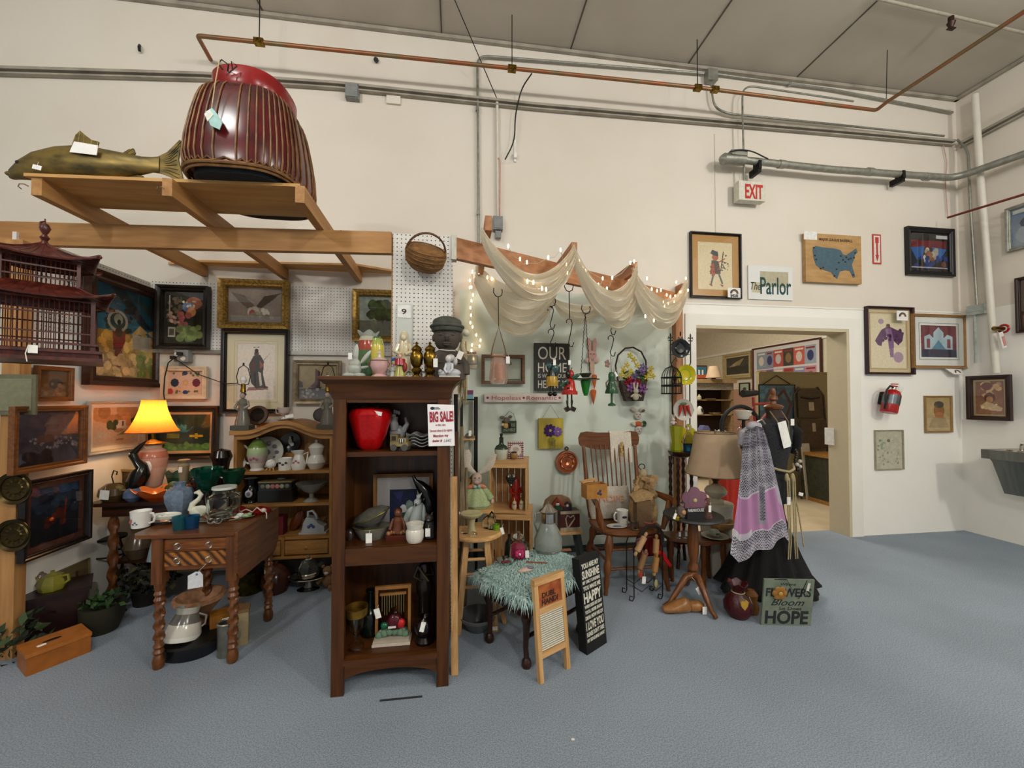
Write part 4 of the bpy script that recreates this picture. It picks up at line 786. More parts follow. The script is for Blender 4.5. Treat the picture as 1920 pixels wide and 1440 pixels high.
# ---------------------------------------------------------------- small oak hutch
YH=3.18;hL,hR=on(440,YH,.6),on(620,YH,.6);HX0,HX1=hL.x,hR.x
ZH=[P(530,1043,Y=YH).z,P(530,947+61,Y=YH).z,P(530,945,Y=YH).z,P(530,884,Y=YH).z,P(530,812,Y=YH).z]
t=It('oak_hutch','light oak hutch with an arched top, open shelves and two small drawers','hutch',((HX0+HX1)/2,YH,0),k=1)
w2=(HX1-HX0)/2;zb0=ZH[0];
for s_ in (-1,1):t.add('side_panel',t.mb().bx(s_*w2-.012,s_*w2+.012,0,.32,zb0,ZH[4]),OAK['z'])
t.add('back_panel',t.mb().bx(-w2,w2,.3,.315,zb0,ZH[4]+.06),OAK['z'])
for z in (ZH[1],ZH[2],ZH[3]):t.add('shelf',t.mb().bx(-w2+.012,w2-.012,.004,.3,z-.02,z),OAK['x'])
t.add('base_board',t.mb().bx(-w2-.012,w2+.012,-.01,.32,zb0-.02,zb0),OAK['x'])
for s_ in (-1,0,1):t.add('stile',t.mb().bx(s_*w2-.01,s_*w2+.01,-.004,.012,zb0,ZH[1]if s_ == 0 else ZH[4]),OAK['z'])
for s_ in (-1,1):
    x=s_*w2/2;d=t.add('drawer',t.mb().bx(x-w2/2+.016,x+w2/2-.016,-.008,.25,zb0+.012,ZH[1]-.028),OAK['x']);t.add('knob',t.mb().lathe([(0,0),(.006,0),(.012,.012),(0,.02)],12,c=(x,-.008,(zb0+ZH[1])/2-.008),R=Matrix.Rotation(pi/2,3,'X')),OAK['x'],parent=d)
    for i in range(5):t.add('scallop',t.mb().ell((x-w2/2+.04+i*(w2-.08)/4,-.01,zb0+.014),(.02,.006,.012)),OAK['x'],parent=d)if False else None
arc=[(-w2-.03,ZH[4]-.005),(-w2-.03,ZH[4]+.02)];N_=24
def ah(u):return .075*(.5-.5*cos(2*pi*min(1,max(0,(u-.12)/.76))))
top=[(-w2-.03+(2*w2+.06)*i/N_,ZH[4]+.02+ah(i/N_))for i in range(N_+1)];bot=[(x,z-.03)for x,z in top]
b=t.mb()
for i in range(N_):b.prism([bot[i],bot[i+1],top[i+1],top[i]],-.03,.33)
t.add('arched_top',b,OAK['x'])
b=t.mb()
for i in range(N_):
    xx0,xx1=max(-w2,top[i][0]),min(w2,top[i+1][0]);b.prism([(xx0,ZH[4]-.045+ah(i/N_)*1.1),(xx1,ZH[4]-.045+ah((i+1)/N_)*1.1),(xx1,bot[i+1][1]+.005),(xx0,bot[i][1]+.005)],-.006,.012)
t.add('valance',b,OAK['x'])
b=MB().bx(HX0-.03,HX1+.03,YH+.0,YH+.33,zb0-.12,zb0-.021);[b.bx(x-.02,x+.02,YH+yy,YH+yy+.04,0,zb0-.12)for x in (HX0,HX1)for yy in (.02,.27)]
solo('low_bench','low black bench carrying the oak hutch','bench',(0,0,0),b,mat('black_lacquer_wood','17120E',.35))
def hw(name,label,cat,x,sh,dy=.12,rz=0,**k):return ware(name,label,cat,x,YH+dy,ZH[sh],rz,**k)
# top row
t=hw('chocolate_pot','tall white chocolate pot with a green shaded top, on the hutch top shelf','pot',482,3,.1)
b=t.mb().lathe([(0,0),(12,0),(10,4),(13,14),(17,28),(16,42),(11,50),(9,54),(5,57),(0,58)],26,cols=['D4D0C4','D4D0C4','CEC8BC','B8A8A0','A8B88A','6E8A3E','7A9A4A','8AA85A','D0D0B8']);t.add('body',b,CER)
b=t.mb().col('D8D4C8').ell((0,0,59),(2.6,2.6,2));t.add('lid_knob',b,CER);b=t.mb().col('D8D4C8').tube([(-15,0,38),(-22,0,46),(-29,0,40),(-28,0,26),(-20,0,14),(-14,0,12)],2,8);t.add('handle',b,CER);b=t.mb().col('9A5A68');[b.ell((-4+5*i,-16,22+2*(i % 2)),(2.4,1,2.2))for i in range(3)];t.add('rose_print',b,MAT);ptag(t,-22,12,7,10,-4,.3)
t=hw('transfer_plate','white plate with grey floral transferware, standing behind the chocolate pot','plate',502,3,.2)
RX=Matrix.Rotation(radians(80),3,'X');plate(t,29,0,'B8B4AA','C4C0B6',tilt=RX,c=(0,0,29));b=t.mb().col('6A6870');[b.ell((17*cos(a*.7),-3.5,29+17*sin(a*.7)),(4,.8,3.4))for a in range(9)];b.ell((0,-2,29),(6,.8,5));t.add('floral_print',b,MAT)
t=hw('egg_dish','small white footed egg-shaped trinket dish on the top shelf of the hutch','dish',508,3,.06);b=t.mb().col('D8D4CC').ell((0,0,12),(9,8,9));b.col('C08A3A');[b.tube([(x,-3,5),(x*1.4,-5,0)],1.2,6)for x in (-5,0,5)];b.col('E8E8E4').ell((0,-6,18),(5,2,2));t.add('body',b,CER)
t=hw('floral_mug','straight white mug with dark blossoms on the top shelf of the hutch','mug',535,3,.08);cup(t,12,22,'D6D2C8',r0=.95);b=t.mb().col('3A3A44');[b.ell((-5+5*i,-11.5+.5*abs(i-1),11+3*((i+1)% 2)),(2.8,.8,2))for i in range(3)];t.add('blossom_print',b,MAT)
t=hw('cream_jug','small white creamer with pink roses and a pointed lip on the hutch top shelf','creamer',560,3,.08)
b=t.mb().col('D8D4CA').lathe([(0,0),(11,0),(13,10),(9,22),(7,28),(10,35),(8,35),(0,26)],22,fn=lambda a,z,tt,i:(a*(1+(.5*max(0,-cos(tt))**4 if i in (5,6)else 0)),z));t.add('body',b,CER);t.add('handle',t.mb().col('D8D4CA').tube([(8,0,28),(16,0,32),(15,0,20),(13,0,10)],1.6,8),CER);b=t.mb().col('B06A70');[b.ell((-5+4*i,-11,14+3*(i % 2)),(2.4,1,2))for i in range(3)];t.add('rose_print',b,MAT)
t=hw('sugar_jar','white lidded sugar jar with a wide belly, right end of the hutch top shelf','jar',593,3,.1)
b=t.mb().col('D6D2C6').lathe([(0,0),(11,0),(17,12),(15,18),(10,26),(13,38),(14,40)],26);t.add('body',b,CER);b=t.mb().col('DAD6CA').lathe([(14,40),(10,45),(4,48),(2,49),(3,53),(0,55)],22);t.add('lid',b,CER)
t=hw('cameo_plate','round black plate with a white cameo figure leaning at the back of the hutch','plate',545,3,.26);plate(t,19,0,'16181A','1E2224',tilt=RX,c=(0,0,44));b=t.mb().col('C8CCC4').ell((0,-3.5,46),(3.5,1,6));b.ell((0,-3.8,53),(2.4,1,2.4));b.ell((3,-3.5,41),(4,1,4));t.add('cameo',b,MAT);t.add('stand',t.mb().bx(-8,8,-4,6,0,26),OAK['x'])
# middle row
t=hw('black_vase','black vase with a white portrait medallion at left on the middle shelf','vase',471,2,.08);b=t.mb().col('0E0D10').lathe([(0,0),(11,1),(10,4),(15,16),(14,26),(9,33),(10,42),(12,46),(10,46),(0,34)],24,cols=['C8C4BC']+['0E0D10']*6+['D0CCC8']*2);t.add('body',b,CER);b=t.mb().col('C8C8CC').ell((2,-14,19),(6.5,2,7));b.col('7A6A7A').ell((2,-15.6,19),(3.5,1,4));t.add('portrait_medallion',b,MAT)
t=hw('floral_casket','dark lidded casket with a row of painted roses on the middle shelf of the hutch','box',521,2,.1);b=t.mb().col('1E1A18').bx(-30,30,-12,12,0,22);t.add('body',b,CER);b=t.mb().col('2A2A2A').bx(-28,28,-13,12,22,38);b.col('8A7A50').bx(-29,29,-13.5,12.5,37,39);t.add('lid',b,CER)
b=t.mb();[b.col(c).ell((x,-13.2,30),(4,1,4))for x,c in ((-21,'6A6A58'),(-12,'8A8A70'),(-4,'A8605A'),(4,'B06A62'),(12,'8A8A70'),(21,'6A6A58'))];t.add('rose_panel',b,MAT);t.add('lid_knob',t.mb().col('5A5A58').ell((6,0,42),(8,5,3)),CER)
t=hw('compote_dish','white footed compote with an embossed leafy bowl at the right of the middle shelf','compote',584,2,.08);b=t.mb().col('8E8C84').lathe([(0,0),(14,0),(10,3),(4,6),(4,14),(14,19),(23,28),(27,34),(25,34),(0,20)],30,fn=lambda a,z,tt,i:(a*(1+(.03*cos(tt*10)if i >5 else 0)),z));t.add('bowl',b,CER)
# lower row
t=hw('cheese_keeper','white cheese dish with blue flowers and a loop handle on the lower hutch shelf','dish',590,1,.1);b=t.mb().col('A8AAA8').bx(-24,24,-12,12,0,3);t.add('tray',b,CER)
b=t.mb().col('A4A8AC').prism([(-20,3),(20,3),(20,12),(10,18),(0,28),(-12,30),(-17,20)],-10,10);t.add('cover',b,CER);b=t.mb().col('A4A8AC').tube([(-12,0,28),(-12,0,38),(-4,0,40),(2,0,32),(4,0,24)],2.4,8);t.add('handle',b,CER);b=t.mb().col('3E4A78');[b.ell((-7+4*i,-10.4,13+3*(i % 2)),(3,.8,3))for i in range(3)];t.add('flower_print',b,MAT)
t=hw('amber_plate','amber brown oval plate leaning on the lower hutch shelf','plate',556,1,.14);b=t.mb().col('5A2A10').ell((0,0,20),(9,3,21),R=Matrix.Rotation(.5,3,'Y'));t.add('plate',b,CER)
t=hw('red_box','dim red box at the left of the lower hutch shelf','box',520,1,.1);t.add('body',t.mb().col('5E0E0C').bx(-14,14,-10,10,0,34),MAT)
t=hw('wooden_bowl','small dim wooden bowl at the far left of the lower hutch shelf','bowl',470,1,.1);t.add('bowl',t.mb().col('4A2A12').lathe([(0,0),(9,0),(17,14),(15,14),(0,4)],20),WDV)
# on top of the hutch
zt_=ZH[4]+.02
def figlamp(x,lb):
    t=ware('figurine_lamp',lb,'lamp',x,YH+.08,zt_)
    b=t.mb().col('4E4E46').bx(-16,16,-12,12,0,9);t.add('plinth',b,MAT)
    b=t.mb();b.col('6E6A60').lathe([(0,9),(13,9),(12,18),(8,34),(7,44),(9,50),(5,58),(0,60)],16);b.col('A89A8A').ell((0,-2,64),(4.5,4.5,5.5));b.col('4A3A2C').ell((0,1,67),(5,5,4));b.col('8A8478').tube([(-8,0,54),(-12,-4,42),(-4,-8,38)],2.4,8);b.tube([(8,0,54),(12,-4,46),(5,-8,40)],2.4,8);t.add('figurine',b,CER)
    b=t.mb();b.lathe([(0,70),(5,71),(4,78),(4,86),(0,87)],12);t.add('socket',b,BRS);t.add('bulb',t.mb().lathe([(0,86),(3,87),(6,94),(4,100),(0,102)],14),mat('unlit_bulb','DEDCD4',.3,amt=0))
    b=t.mb();b.tube([(0,0,84),(-9,0,86),(-12,0,100),(-8,0,116),(0,0,122),(8,0,116),(12,0,100),(9,0,86),(0,0,84)],.8,6);b.tube([(0,0,121),(0,0,126)],1.6,6);t.add('harp',b,BLK);return t
figlamp(455,'porcelain figurine lamp without shade, on the left end of the hutch top');figlamp(614,'porcelain figurine lamp without shade, on the right end of the hutch top')
t=ware('teacup_set','footed painted teacup and saucer in the middle of the hutch top','teacup',533,YH+.08,zt_+.072);plate(t,17,0,'BDB6A8','A89A88',nm='saucer');b=t.mb().lathe([(0,3),(5,3),(4,7),(9,14),(12,24),(11,24),(7,14),(0,9)],20,cols=['B8A898','C8BCB0','A88A80','B8A8A0','D0C8BC','C8C0B4','C8C0B4']);b.col('B8A8A0').tube([(-11,0,20),(-15,0,22),(-14,0,13),(-8,0,12)],1,6);t.add('cup',b,CER);ptag(t,12,8,14,6,-8,-.2)
t=ware('easel_frame','small brown oval frame leaning on the wall behind the left figurine lamp','frame',483,YH+.2,zt_+.03);R_=Matrix.Rotation(radians(75),3,'X');t.add('frame',t.mb().col('4A2C16').lathe([(12,0),(19,0),(18,3),(13,3),(12,0)],28,R=R_,c=(0,0,18)),WDV);t.add('picture',t.mb().col('2A2018').lathe([(0,1),(13,1)],24,R=R_,c=(0,0,18)),MAT)
t=ware('oval_plaque','dark oval plaque leaning behind the right figurine lamp','plaque',601,YH+.2,zt_+.02);t.add('plaque',t.mb().col('33241A').lathe([(0,0),(13,0),(13,2),(10,3),(0,2)],28,R=Matrix.Rotation(radians(78),3,'X'),c=(0,0,20),),WDV)
# on the floor below the hutch
def fl(name,label,cat,x,y,rz=0,**k):return It(name,label,cat,P(x,y,Z=0),rz,**k)
t=fl('silver_tray','oval silver serving stand with a tray on the floor beneath the hutch','tray',578,1104);b=t.mb().lathe([(0,0),(20,0),(8,4),(6,14),(32,22),(35,24),(33,25),(0,18)],36,sy=.7);t.add('tray',b,CHR);b=t.mb();[b.ell((s_*34,0,25),(3,5,2))for s_ in (-1,1)];t.add('handles',b,CHR)
q=t.o.location.copy();q.z=25*t.k;t=It('glass_dome','glass covered silver dish standing on the silver serving stand','dish',q,k=t.k*.8);b=t.mb().lathe([(0,0),(22,0),(24,8),(22,10),(0,8)],28);t.add('dish',b,CHR);t.add('dome',t.mb().lathe([(20,10),(20,22),(14,34),(4,40),(3,46),(0,48)],28),GLS)
t=fl('brass_bucket','dull brass bucket on the floor beneath the hutch, left of the brown crock','bucket',468,1108);b=t.mb().lathe([(0,0),(22,0),(26,40),(24,40),(20,4),(0,3)],28);t.add('bucket',b,mat('dull_brass','5A5020',.4,metal=.8,amt=.4));b=t.mb();b.tube([(26*cos(a),0,40+10*sin(a))for a in [pi*i/12 for i in range(13)]],1,6);t.add('bail_handle',b,BLK)
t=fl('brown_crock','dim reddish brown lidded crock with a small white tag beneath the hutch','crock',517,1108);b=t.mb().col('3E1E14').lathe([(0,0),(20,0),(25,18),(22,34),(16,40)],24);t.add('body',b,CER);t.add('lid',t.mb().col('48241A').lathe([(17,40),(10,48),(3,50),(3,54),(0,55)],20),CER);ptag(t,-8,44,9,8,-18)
t=fl('teddy_toy','small tan stuffed toy beside the bookcase, below the hutch','toy',614,1102);b=t.mb().col('8A6A4A');b.ell((0,0,14),(10,9,14));b.ell((0,-2,33),(8,8,8));b.ell((-8,0,40),3);b.ell((7,0,40),3);b.tube([(-8,-2,20),(-16,-8,12)],3.6,8);b.tube([(6,-6,4),(10,-16,4)],4,8);t.add('body',b,CLO);b=t.mb().col('E0D8CC').ell((0,-8,31),(4,3,3));t.add('muzzle',b,CLO)

# ---------------------------------------------------------------- floor at far left
p=P(105,1262,Z=0);pa,pb,pc_=P(48,1270,Z=0),P(170,1222,Z=0),P(163,1212,Z=0)
d=(pb-pa);an=math.atan2(d.y,d.x);w_=d.length;dep=.17;k_=1
t=It('sewing_box','long orange-brown wooden box with a slot handle on the carpet at far left','box',pa,an,k=1);hh=.108
b=t.mb().bx(0,w_,0,dep,0,hh-.02);t.add('body',b,mat('orange_oak','9A5A1E',.4,col2='8A4E16'));b=t.mb().bx(-.003,w_+.003,-.003,dep+.003,hh-.018,hh);t.add('lid',b,mat('orange_oak_lid','A9662A',.35,col2='9A5A20'));t.add('slot_handle',t.mb().lathe([(0,0),(.012,0),(.01,.003),(0,.004)],16,sx=3,c=(w_*.45,dep*.5,hh)),BLK);t.add('sticker',t.mb().bx(w_*.2,w_*.34,dep*.3,dep*.42,hh,hh+.001),PAP)
pA,pB=P(36,1222,Z=0),P(163,1186,Z=0);dd=pB-pA;an=math.atan2(dd.y,dd.x);L2=dd.length/2;mid=(pA+pB)/2+Vector((-sin(an),cos(an),0))*.12
t=It('dark_chest','low dark mahogany chest against the left partition, carrying a yellow teapot','chest',mid,an,k=1)
b=t.mb().bx(-L2,L2,-.11,.11,.02,.255);t.add('body',b,mat('dark_mahogany','241010',.3,col2='180A0A'));t.add('top',t.mb().bx(-L2-.015,L2+.015,-.125,.125,.255,.275),mat('dark_mahogany'))
for s_ in (-1,1):t.add('foot',t.mb().bx(s_*(L2-.04)-.03,s_*(L2-.04)+.03,-.1,.1,0,.02),mat('dark_mahogany'))
chz=.275;cc=t.o.location.copy()
p=on(98,cc.y-.03,chz);t=It('yellow_teapot','faceted olive-yellow teapot on the dark chest','teapot',p,k=mpp(p)*.78)
b=t.mb().col('7E7A2C').lathe([(0,0),(22,0),(26,12),(24,22),(18,34),(12,36)],8);t.add('body',b,CER);t.add('lid',t.mb().col('86823A').lathe([(12,36),(6,39),(3,41),(4,44),(0,45)],8),CER);t.add('spout',t.mb().col('7E7A2C').tube([(-22,0,14),(-30,0,26),(-35,0,30)],[5,3.5,2.4],8),CER);t.add('handle',t.mb().col('7E7A2C').tube([(20,0,30),(33,0,33),(35,0,20),(24,0,12)],3,8),CER)
p=on(58,cc.y-.02,chz);t=It('wrapped_glassware','heap of dusty glass and brown crockery on the near end of the dark chest','glassware',p);b=t.mb();
for i,(x,y,z,r,c)in enumerate(((0,0,8,12,'5A4634'),(14,4,8,10,'6A5040'),(-12,2,9,11,'4A3A30'),(4,6,24,10,'7A6A5E'),(16,2,22,8,'6E5A50'))):b.col(c).lathe([(0,z-r*.7),(r*.6,z-r*.7),(r,z),(r*.7,z+r*.6),(r*.5,z+r*.6),(0,z)],14,c=(x,y,0))
t.add('crockery',b,CER);b=t.mb();b.lathe([(0,26),(9,26),(12,36),(9,44),(8,44),(10,36),(0,28)],16,c=(-4,2,0));t.add('glass_bowl',b,GLS)
picX('leaning_print','small unframed tan print with two tiny figures, leaning behind the dark chest',98,162,1046,1092,[('g','6A5A3C','7A6A48'),('e','2A2018',.35,.3,.1,.14),('p','5A2A1E',[(.55,.1),(.75,.1),(.68,.55),(.6,.55)]),('e','4A3020',.64,.62,.05,.08)],XL+.01,fw=2,fmat=mat('tan_edge','7A6A48',.8),glass=False,d=.012)
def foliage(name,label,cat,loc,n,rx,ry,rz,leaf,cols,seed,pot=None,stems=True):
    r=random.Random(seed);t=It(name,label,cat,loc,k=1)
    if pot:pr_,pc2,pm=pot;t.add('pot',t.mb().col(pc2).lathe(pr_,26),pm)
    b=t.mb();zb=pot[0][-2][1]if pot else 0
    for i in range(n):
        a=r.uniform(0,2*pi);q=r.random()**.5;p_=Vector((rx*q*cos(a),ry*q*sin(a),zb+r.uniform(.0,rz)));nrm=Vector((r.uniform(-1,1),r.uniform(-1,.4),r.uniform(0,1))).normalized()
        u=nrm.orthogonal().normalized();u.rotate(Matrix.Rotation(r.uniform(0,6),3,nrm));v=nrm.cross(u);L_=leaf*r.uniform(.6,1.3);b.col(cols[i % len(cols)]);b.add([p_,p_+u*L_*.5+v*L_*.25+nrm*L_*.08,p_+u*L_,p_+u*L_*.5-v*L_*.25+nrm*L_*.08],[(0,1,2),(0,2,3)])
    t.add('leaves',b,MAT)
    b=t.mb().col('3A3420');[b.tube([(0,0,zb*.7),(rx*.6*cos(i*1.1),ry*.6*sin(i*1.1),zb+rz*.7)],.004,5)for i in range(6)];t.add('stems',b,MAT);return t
GP=[(0,0),(.07,0),(.085,.1),(.1,.11),(.09,.11),(0,.08)]
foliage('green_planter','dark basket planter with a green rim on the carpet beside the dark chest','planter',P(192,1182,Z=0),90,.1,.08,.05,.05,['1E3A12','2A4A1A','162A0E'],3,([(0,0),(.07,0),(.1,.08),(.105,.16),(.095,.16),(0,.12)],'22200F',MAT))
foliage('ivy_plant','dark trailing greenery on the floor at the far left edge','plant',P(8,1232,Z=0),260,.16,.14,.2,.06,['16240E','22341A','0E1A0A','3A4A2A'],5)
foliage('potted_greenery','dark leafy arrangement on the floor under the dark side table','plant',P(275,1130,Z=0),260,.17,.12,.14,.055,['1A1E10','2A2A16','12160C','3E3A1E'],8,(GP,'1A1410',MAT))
p=P(222,1148,Z=0);t=It('brass_candle_cup','small dark metal cup with a white tag on the floor right of the green planter','cup',p);b=t.mb().lathe([(0,0),(12,0),(8,6),(9,22),(14,32),(12,32),(0,12)],20);t.add('cup',b,BLK);ptag(t,-2,14,8,14,-13,.2)
# wicker chair back glimpsed left of the table legs
p=P(215,1120,Z=0);t=It('bentwood_stand','dark bentwood plant stand at the left of the dark side table','stand',p+Vector((-.05,.02,0)),k=1)
for s_ in (-1,1):t.add('leg',t.mb().tube([(s_*.1,0,0),(s_*.07,0,.15),(s_*.09,0,.3),(s_*.05,0,.42)],.009,8),BLK)
t.add('ring',t.mb().tube([(.09*cos(a),.09*sin(a),.3)for a in [2*pi*i/24 for i in range(24)]],.006,6,True),BLK);t.add('top',t.mb().lathe([(0,.41),(.09,.41),(.09,.425),(0,.43)],24),BLK)
# ================================================================ TALL BOOKCASE AND ITS WARES
BX0,BX1,BY=-.589,-.042,2.0;BW=(BX1-BX0)/2;BD=.31
S1,S2,S3,STP=1.143,.69,.172,1.508
t=It('bookcase','tall open cherry-brown bookcase with a cove crown and an arched base','bookcase',((BX0+BX1)/2,BY,0),k=1)
for s_ in (-1,1):
    t.add('side_panel',t.mb().bx(min(s_*BW,s_*(BW-.02)),max(s_*BW,s_*(BW-.02)),.0,BD,0,STP-.03),CHY['z'])
    t.add('stile',t.mb().bx(min(s_*BW,s_*(BW-.058)),max(s_*BW,s_*(BW-.058)),-.02,0,0,STP-.1),CHY['z'])
t.add('back_panel',t.mb().bx(-BW+.02,BW-.02,BD-.012,BD,.1,STP-.03),CHY['z'])
t.add('shelf',t.mb().bx(-BW+.021,BW-.021,.002,BD-.013,S1-.022,S1),CHY['x']);t.add('shelf',t.mb().bx(-BW+.021,BW-.021,.002,BD-.013,S2-.02,S2),CHY['x']);t.add('shelf',t.mb().bx(-BW+.021,BW-.021,.002,BD-.013,S3-.02,S3),CHY['x'])
t.add('rail',t.mb().bx(-BW+.059,BW-.059,-.016,.001,S2-.085,S2-.004),CHY['x']);t.add('rail',t.mb().bx(-BW+.059,BW-.059,-.016,.001,STP-.125,STP-.1),CHY['x'])
arcp=[(-BW+.059,S3-.004),(BW-.059,S3-.004),(BW-.059,.055)]+[((BW-.059)*cos(pi*i/16),.055+.05*sin(pi*i/16))for i in range(1,16)]+[(-BW+.059,.055)]
b=t.mb()
for i in range(16):
    x0,x1=-(BW-.059)+(2*BW-.118)*i/16,-(BW-.059)+(2*BW-.118)*(i+1)/16;f_=lambda x:.055+.055*math.sqrt(max(0,1-(x/(BW-.05))**2));b.prism([(x0,f_(x0)),(x1,f_(x1)),(x1,S3-.03),(x0,S3-.03)],-.016,.001)
t.add('arched_apron',b,CHY['x']);b=t.mb().bx(-BW+.055,BW-.055,-.026,.004,S3-.03,S3-.004);t.add('base_moulding',b,CHY['x'])
b=t.mb();R_=[]
for o_,z in ((0,STP-.11),(.006,STP-.1),(.008,STP-.085),(.014,STP-.06),(.03,STP-.035),(.048,STP-.022),(.05,STP-.02),(.055,STP-.016),(.055,STP-.003),(.05,STP),(0,STP)):
    R_.append([(-BW-o_,-.02-o_,z),(BW+o_,-.02-o_,z),(BW+o_,BD+.001,z),(-BW-o_,BD+.001,z)])
loft(b,R_);t.add('crown',b,CHY['x'])
# sale sign
p=P(827,797,Y=BY-.03);t=It('sale_sign','white laminated BIG SALE sign taped to the right stile of the bookcase','sign',p,tilt=(0,radians(-2),radians(4)))
b=t.mb().col('F2EEEE').prism([(-24,-38),(24,-40),(25,37),(-24,40)],-1,0);t.add('card',b,mat('laminated_card',kind='vc',rough=.2,amt=.03))
b=t.mb().col('A3263A');b.text('BIG SALE!',-20.5,7,19,44,-1.4,.6,.035);b.text('in this case.',-10,-1.5,5,19,-1.4,.3);b.text('Discount taken at the register.',-21,-12,5,42,-1.4,.3);b.text('Mention my',-15,-22,5.5,28,-1.4,.3,.02);b.text('dealer #',-17,-31,5,18,-1.4,.3,.02);b.col('7A7A80').text('L642',4,-32,6,14,-1.4,.3,0,.3);b.col('2A3040').ell((-15,-1,32),(4,.6,3));b.bx(-12,-1,-1.6,-1,30,31.5);b.bx(-12,-3,-1.6,-1,33,34);t.add('lettering',b,MAT)
def sw(name,label,cat,x,z,dy=.12,rz=0,**k):return ware(name,label,cat,x,BY+dy,z,rz,**k)
# a small robed or seated figure, in the thing's own units
def figure(b,h,robe,skin='D8B8A0',hair='6A4A34',arms=True,w=.22,x=0,y=0,seated=False,z0=0):
    k=h;b.col(robe);b.lathe([(0,z0),(k*w*1.15,z0),(k*w*1.05,z0+k*.1),(k*w*.75,z0+k*.4),(k*w*.6,z0+k*.58),(k*w*.72,z0+k*.7),(k*w*.5,z0+k*.78),(k*.05,z0+k*.81),(0,z0+k*.82)],18,c=(x,y,0),sy=.8)
    if arms:
        for s_ in (-1,1):b.tube([(x+s_*k*w*.62,y,z0+k*.74),(x+s_*k*w*.95,y-k*.06,z0+k*.58),(x+s_*k*w*.25,y-k*w*.8,z0+k*.52)],[k*.055,k*.05,k*.035],8)
    b.col(skin).ell((x,y-k*.01,z0+k*.89),(k*.075,k*.08,k*.095));b.ell((x,y-k*.09,z0+k*.885),k*.016)
    b.col(hair).ell((x,y+k*.02,z0+k*.915),(k*.085,k*.085,k*.09));return b
t=sw('frosted_glass_flower','frosted glass tulip sculpture at the left end of the bookcase top','sculpture',665,STP,.1)
FRG=mat('frosted_glass','CBD0C4',.35,trans=.35,amt=.03)
b=t.mb();b.ell((-9,-2,5),(13,9,5));b.ell((9,-2,5),(12,9,5));b.ell((0,0,17),(13,9,12));b.ell((0,0,26),(11,8,11));t.add('base',b,FRG)
for c,r,a in (((2,0,46),(5,3,18),.08),((20,0,40),(4,3,16),.65),((16,0,20),(10,3,3),-.2)):t.add('petal',t.mb().ell(c,r,R=Matrix.Rotation(a,3,'Y')),FRG)
t.add('sticker',t.mb().bx(-9,-2,-12,-11.6,34,46),PAP)
t=sw('painted_glass_vase','clear ruffled glass vase painted with red and green bands, behind the frosted tulip','vase',690,STP,.24)
b=t.mb().lathe([(0,0),(15,2),(17,30),(18,54),(17,72),(14,80),(19,88),(18,88),(13,80),(0,78)],40,fn=lambda a,z,tt,i:(a*(1+(.06*cos(tt*5)if i in (6,7)else 0)),z+(3*cos(tt*5)if i in (6,7)else 0)),cols=['5A5A58','4A6A4A','5E7A4E','B0503C','C8C0A8','C4C8C0','C4C8C0','D4D8D0','C4C8C0']);t.add('body',b,mat('painted_glass',kind='vc',rough=.12,amt=.1,trans=.25))
t=sw('parrot_vase','yellow and green glass vase right of the painted vase on the bookcase top','vase',707,STP,.22);b=t.mb().lathe([(0,0),(8,0),(11,20),(13,44),(12,64),(9,76),(6,80),(0,80)],22,cols=['6A7A3A','A89A3A','C8B84E','C8B84E','9AA04A','3E6A4A','3E6A4A','3E6A4A']);t.add('body',b,CER)
t=sw('pink_jar','pink porcelain jar with gilt handles and a figure on its lid, on the bookcase top','jar',711,STP,.06)
b=t.mb().col('C8A09E').lathe([(0,0),(14,0),(13,4),(8,7),(13,14),(16,22),(15.5,31),(12,32)],28,fn=lambda a,z,tt,i:(a*(1+(.08*cos(tt*6)if i in (1,2)else 0)),z));t.add('body',b,CER);b=t.mb().col('8A4A30').tube([(16*cos(a),16*sin(a),32)for a in [2*pi*i/30 for i in range(30)]],.8,5,True);[b.tube([(s_*15,0,30),(s_*19,0,27),(s_*16,0,20)],1,6)for s_ in (-1,1)];t.add('gilt_trim',b,MAT)
b=t.mb().col('B8A8A0').lathe([(0,32),(14,33),(10,37),(0,39)],22);figure(b,16,'C0B4AC','C8B0A4','5A4A44',z0=37);t.add('lid',b,CER)
t=sw('bird_figurine','small white bird figurine between the pink jar and the robed couple','figurine',733,STP,.1);b=t.mb().col('D0D0CC');b.ell((0,0,8),(10,5,7));b.tube([(6,0,10),(14,0,14)],[4,1],8);b.ell((-7,0,14),4);t.add('body',b,CER)
t=sw('couple_figurine','porcelain figurine of a couple in red, yellow and blue, on the bookcase top','figurine',750,STP,.07)
b=t.mb();figure(b,46,'A8A050','D0A890','B06A50',x=0);b.col('9A2430').lathe([(0,25),(11,24),(9,36),(0,38)],16);b.col('2E4A8A').ell((0,-7,28),(5,3,6));b.tube([(-8,0,36),(-16,-2,34)],2.6,8);figure(b,26,'A8A8A0','D0B8A8','8A7A6A',x=-14,y=2);b.col('8A2A2A').ell((10,-6,20),(4,4,9));t.add('figures',b,CER);t.add('base',t.mb().col('C8B8A8').lathe([(0,-.5),(17,-.5),(17,2),(0,2)],24,sy=.6),CER)
t=sw('madonna_statue','cream robed madonna statue standing behind the porcelain couple','statue',757,STP,.22);b=t.mb();figure(b,88,'C8BC9C','D0C4A8','C4B898',w=.17);b.col('C4B898').lathe([(0,60),(12,58),(9,74),(8,84),(5,90),(0,92)],18,sy=.8,c=(0,2,0));b.col('D0C4A8').ell((0,-6,78),(5,4,6));t.add('statue',b,CER)
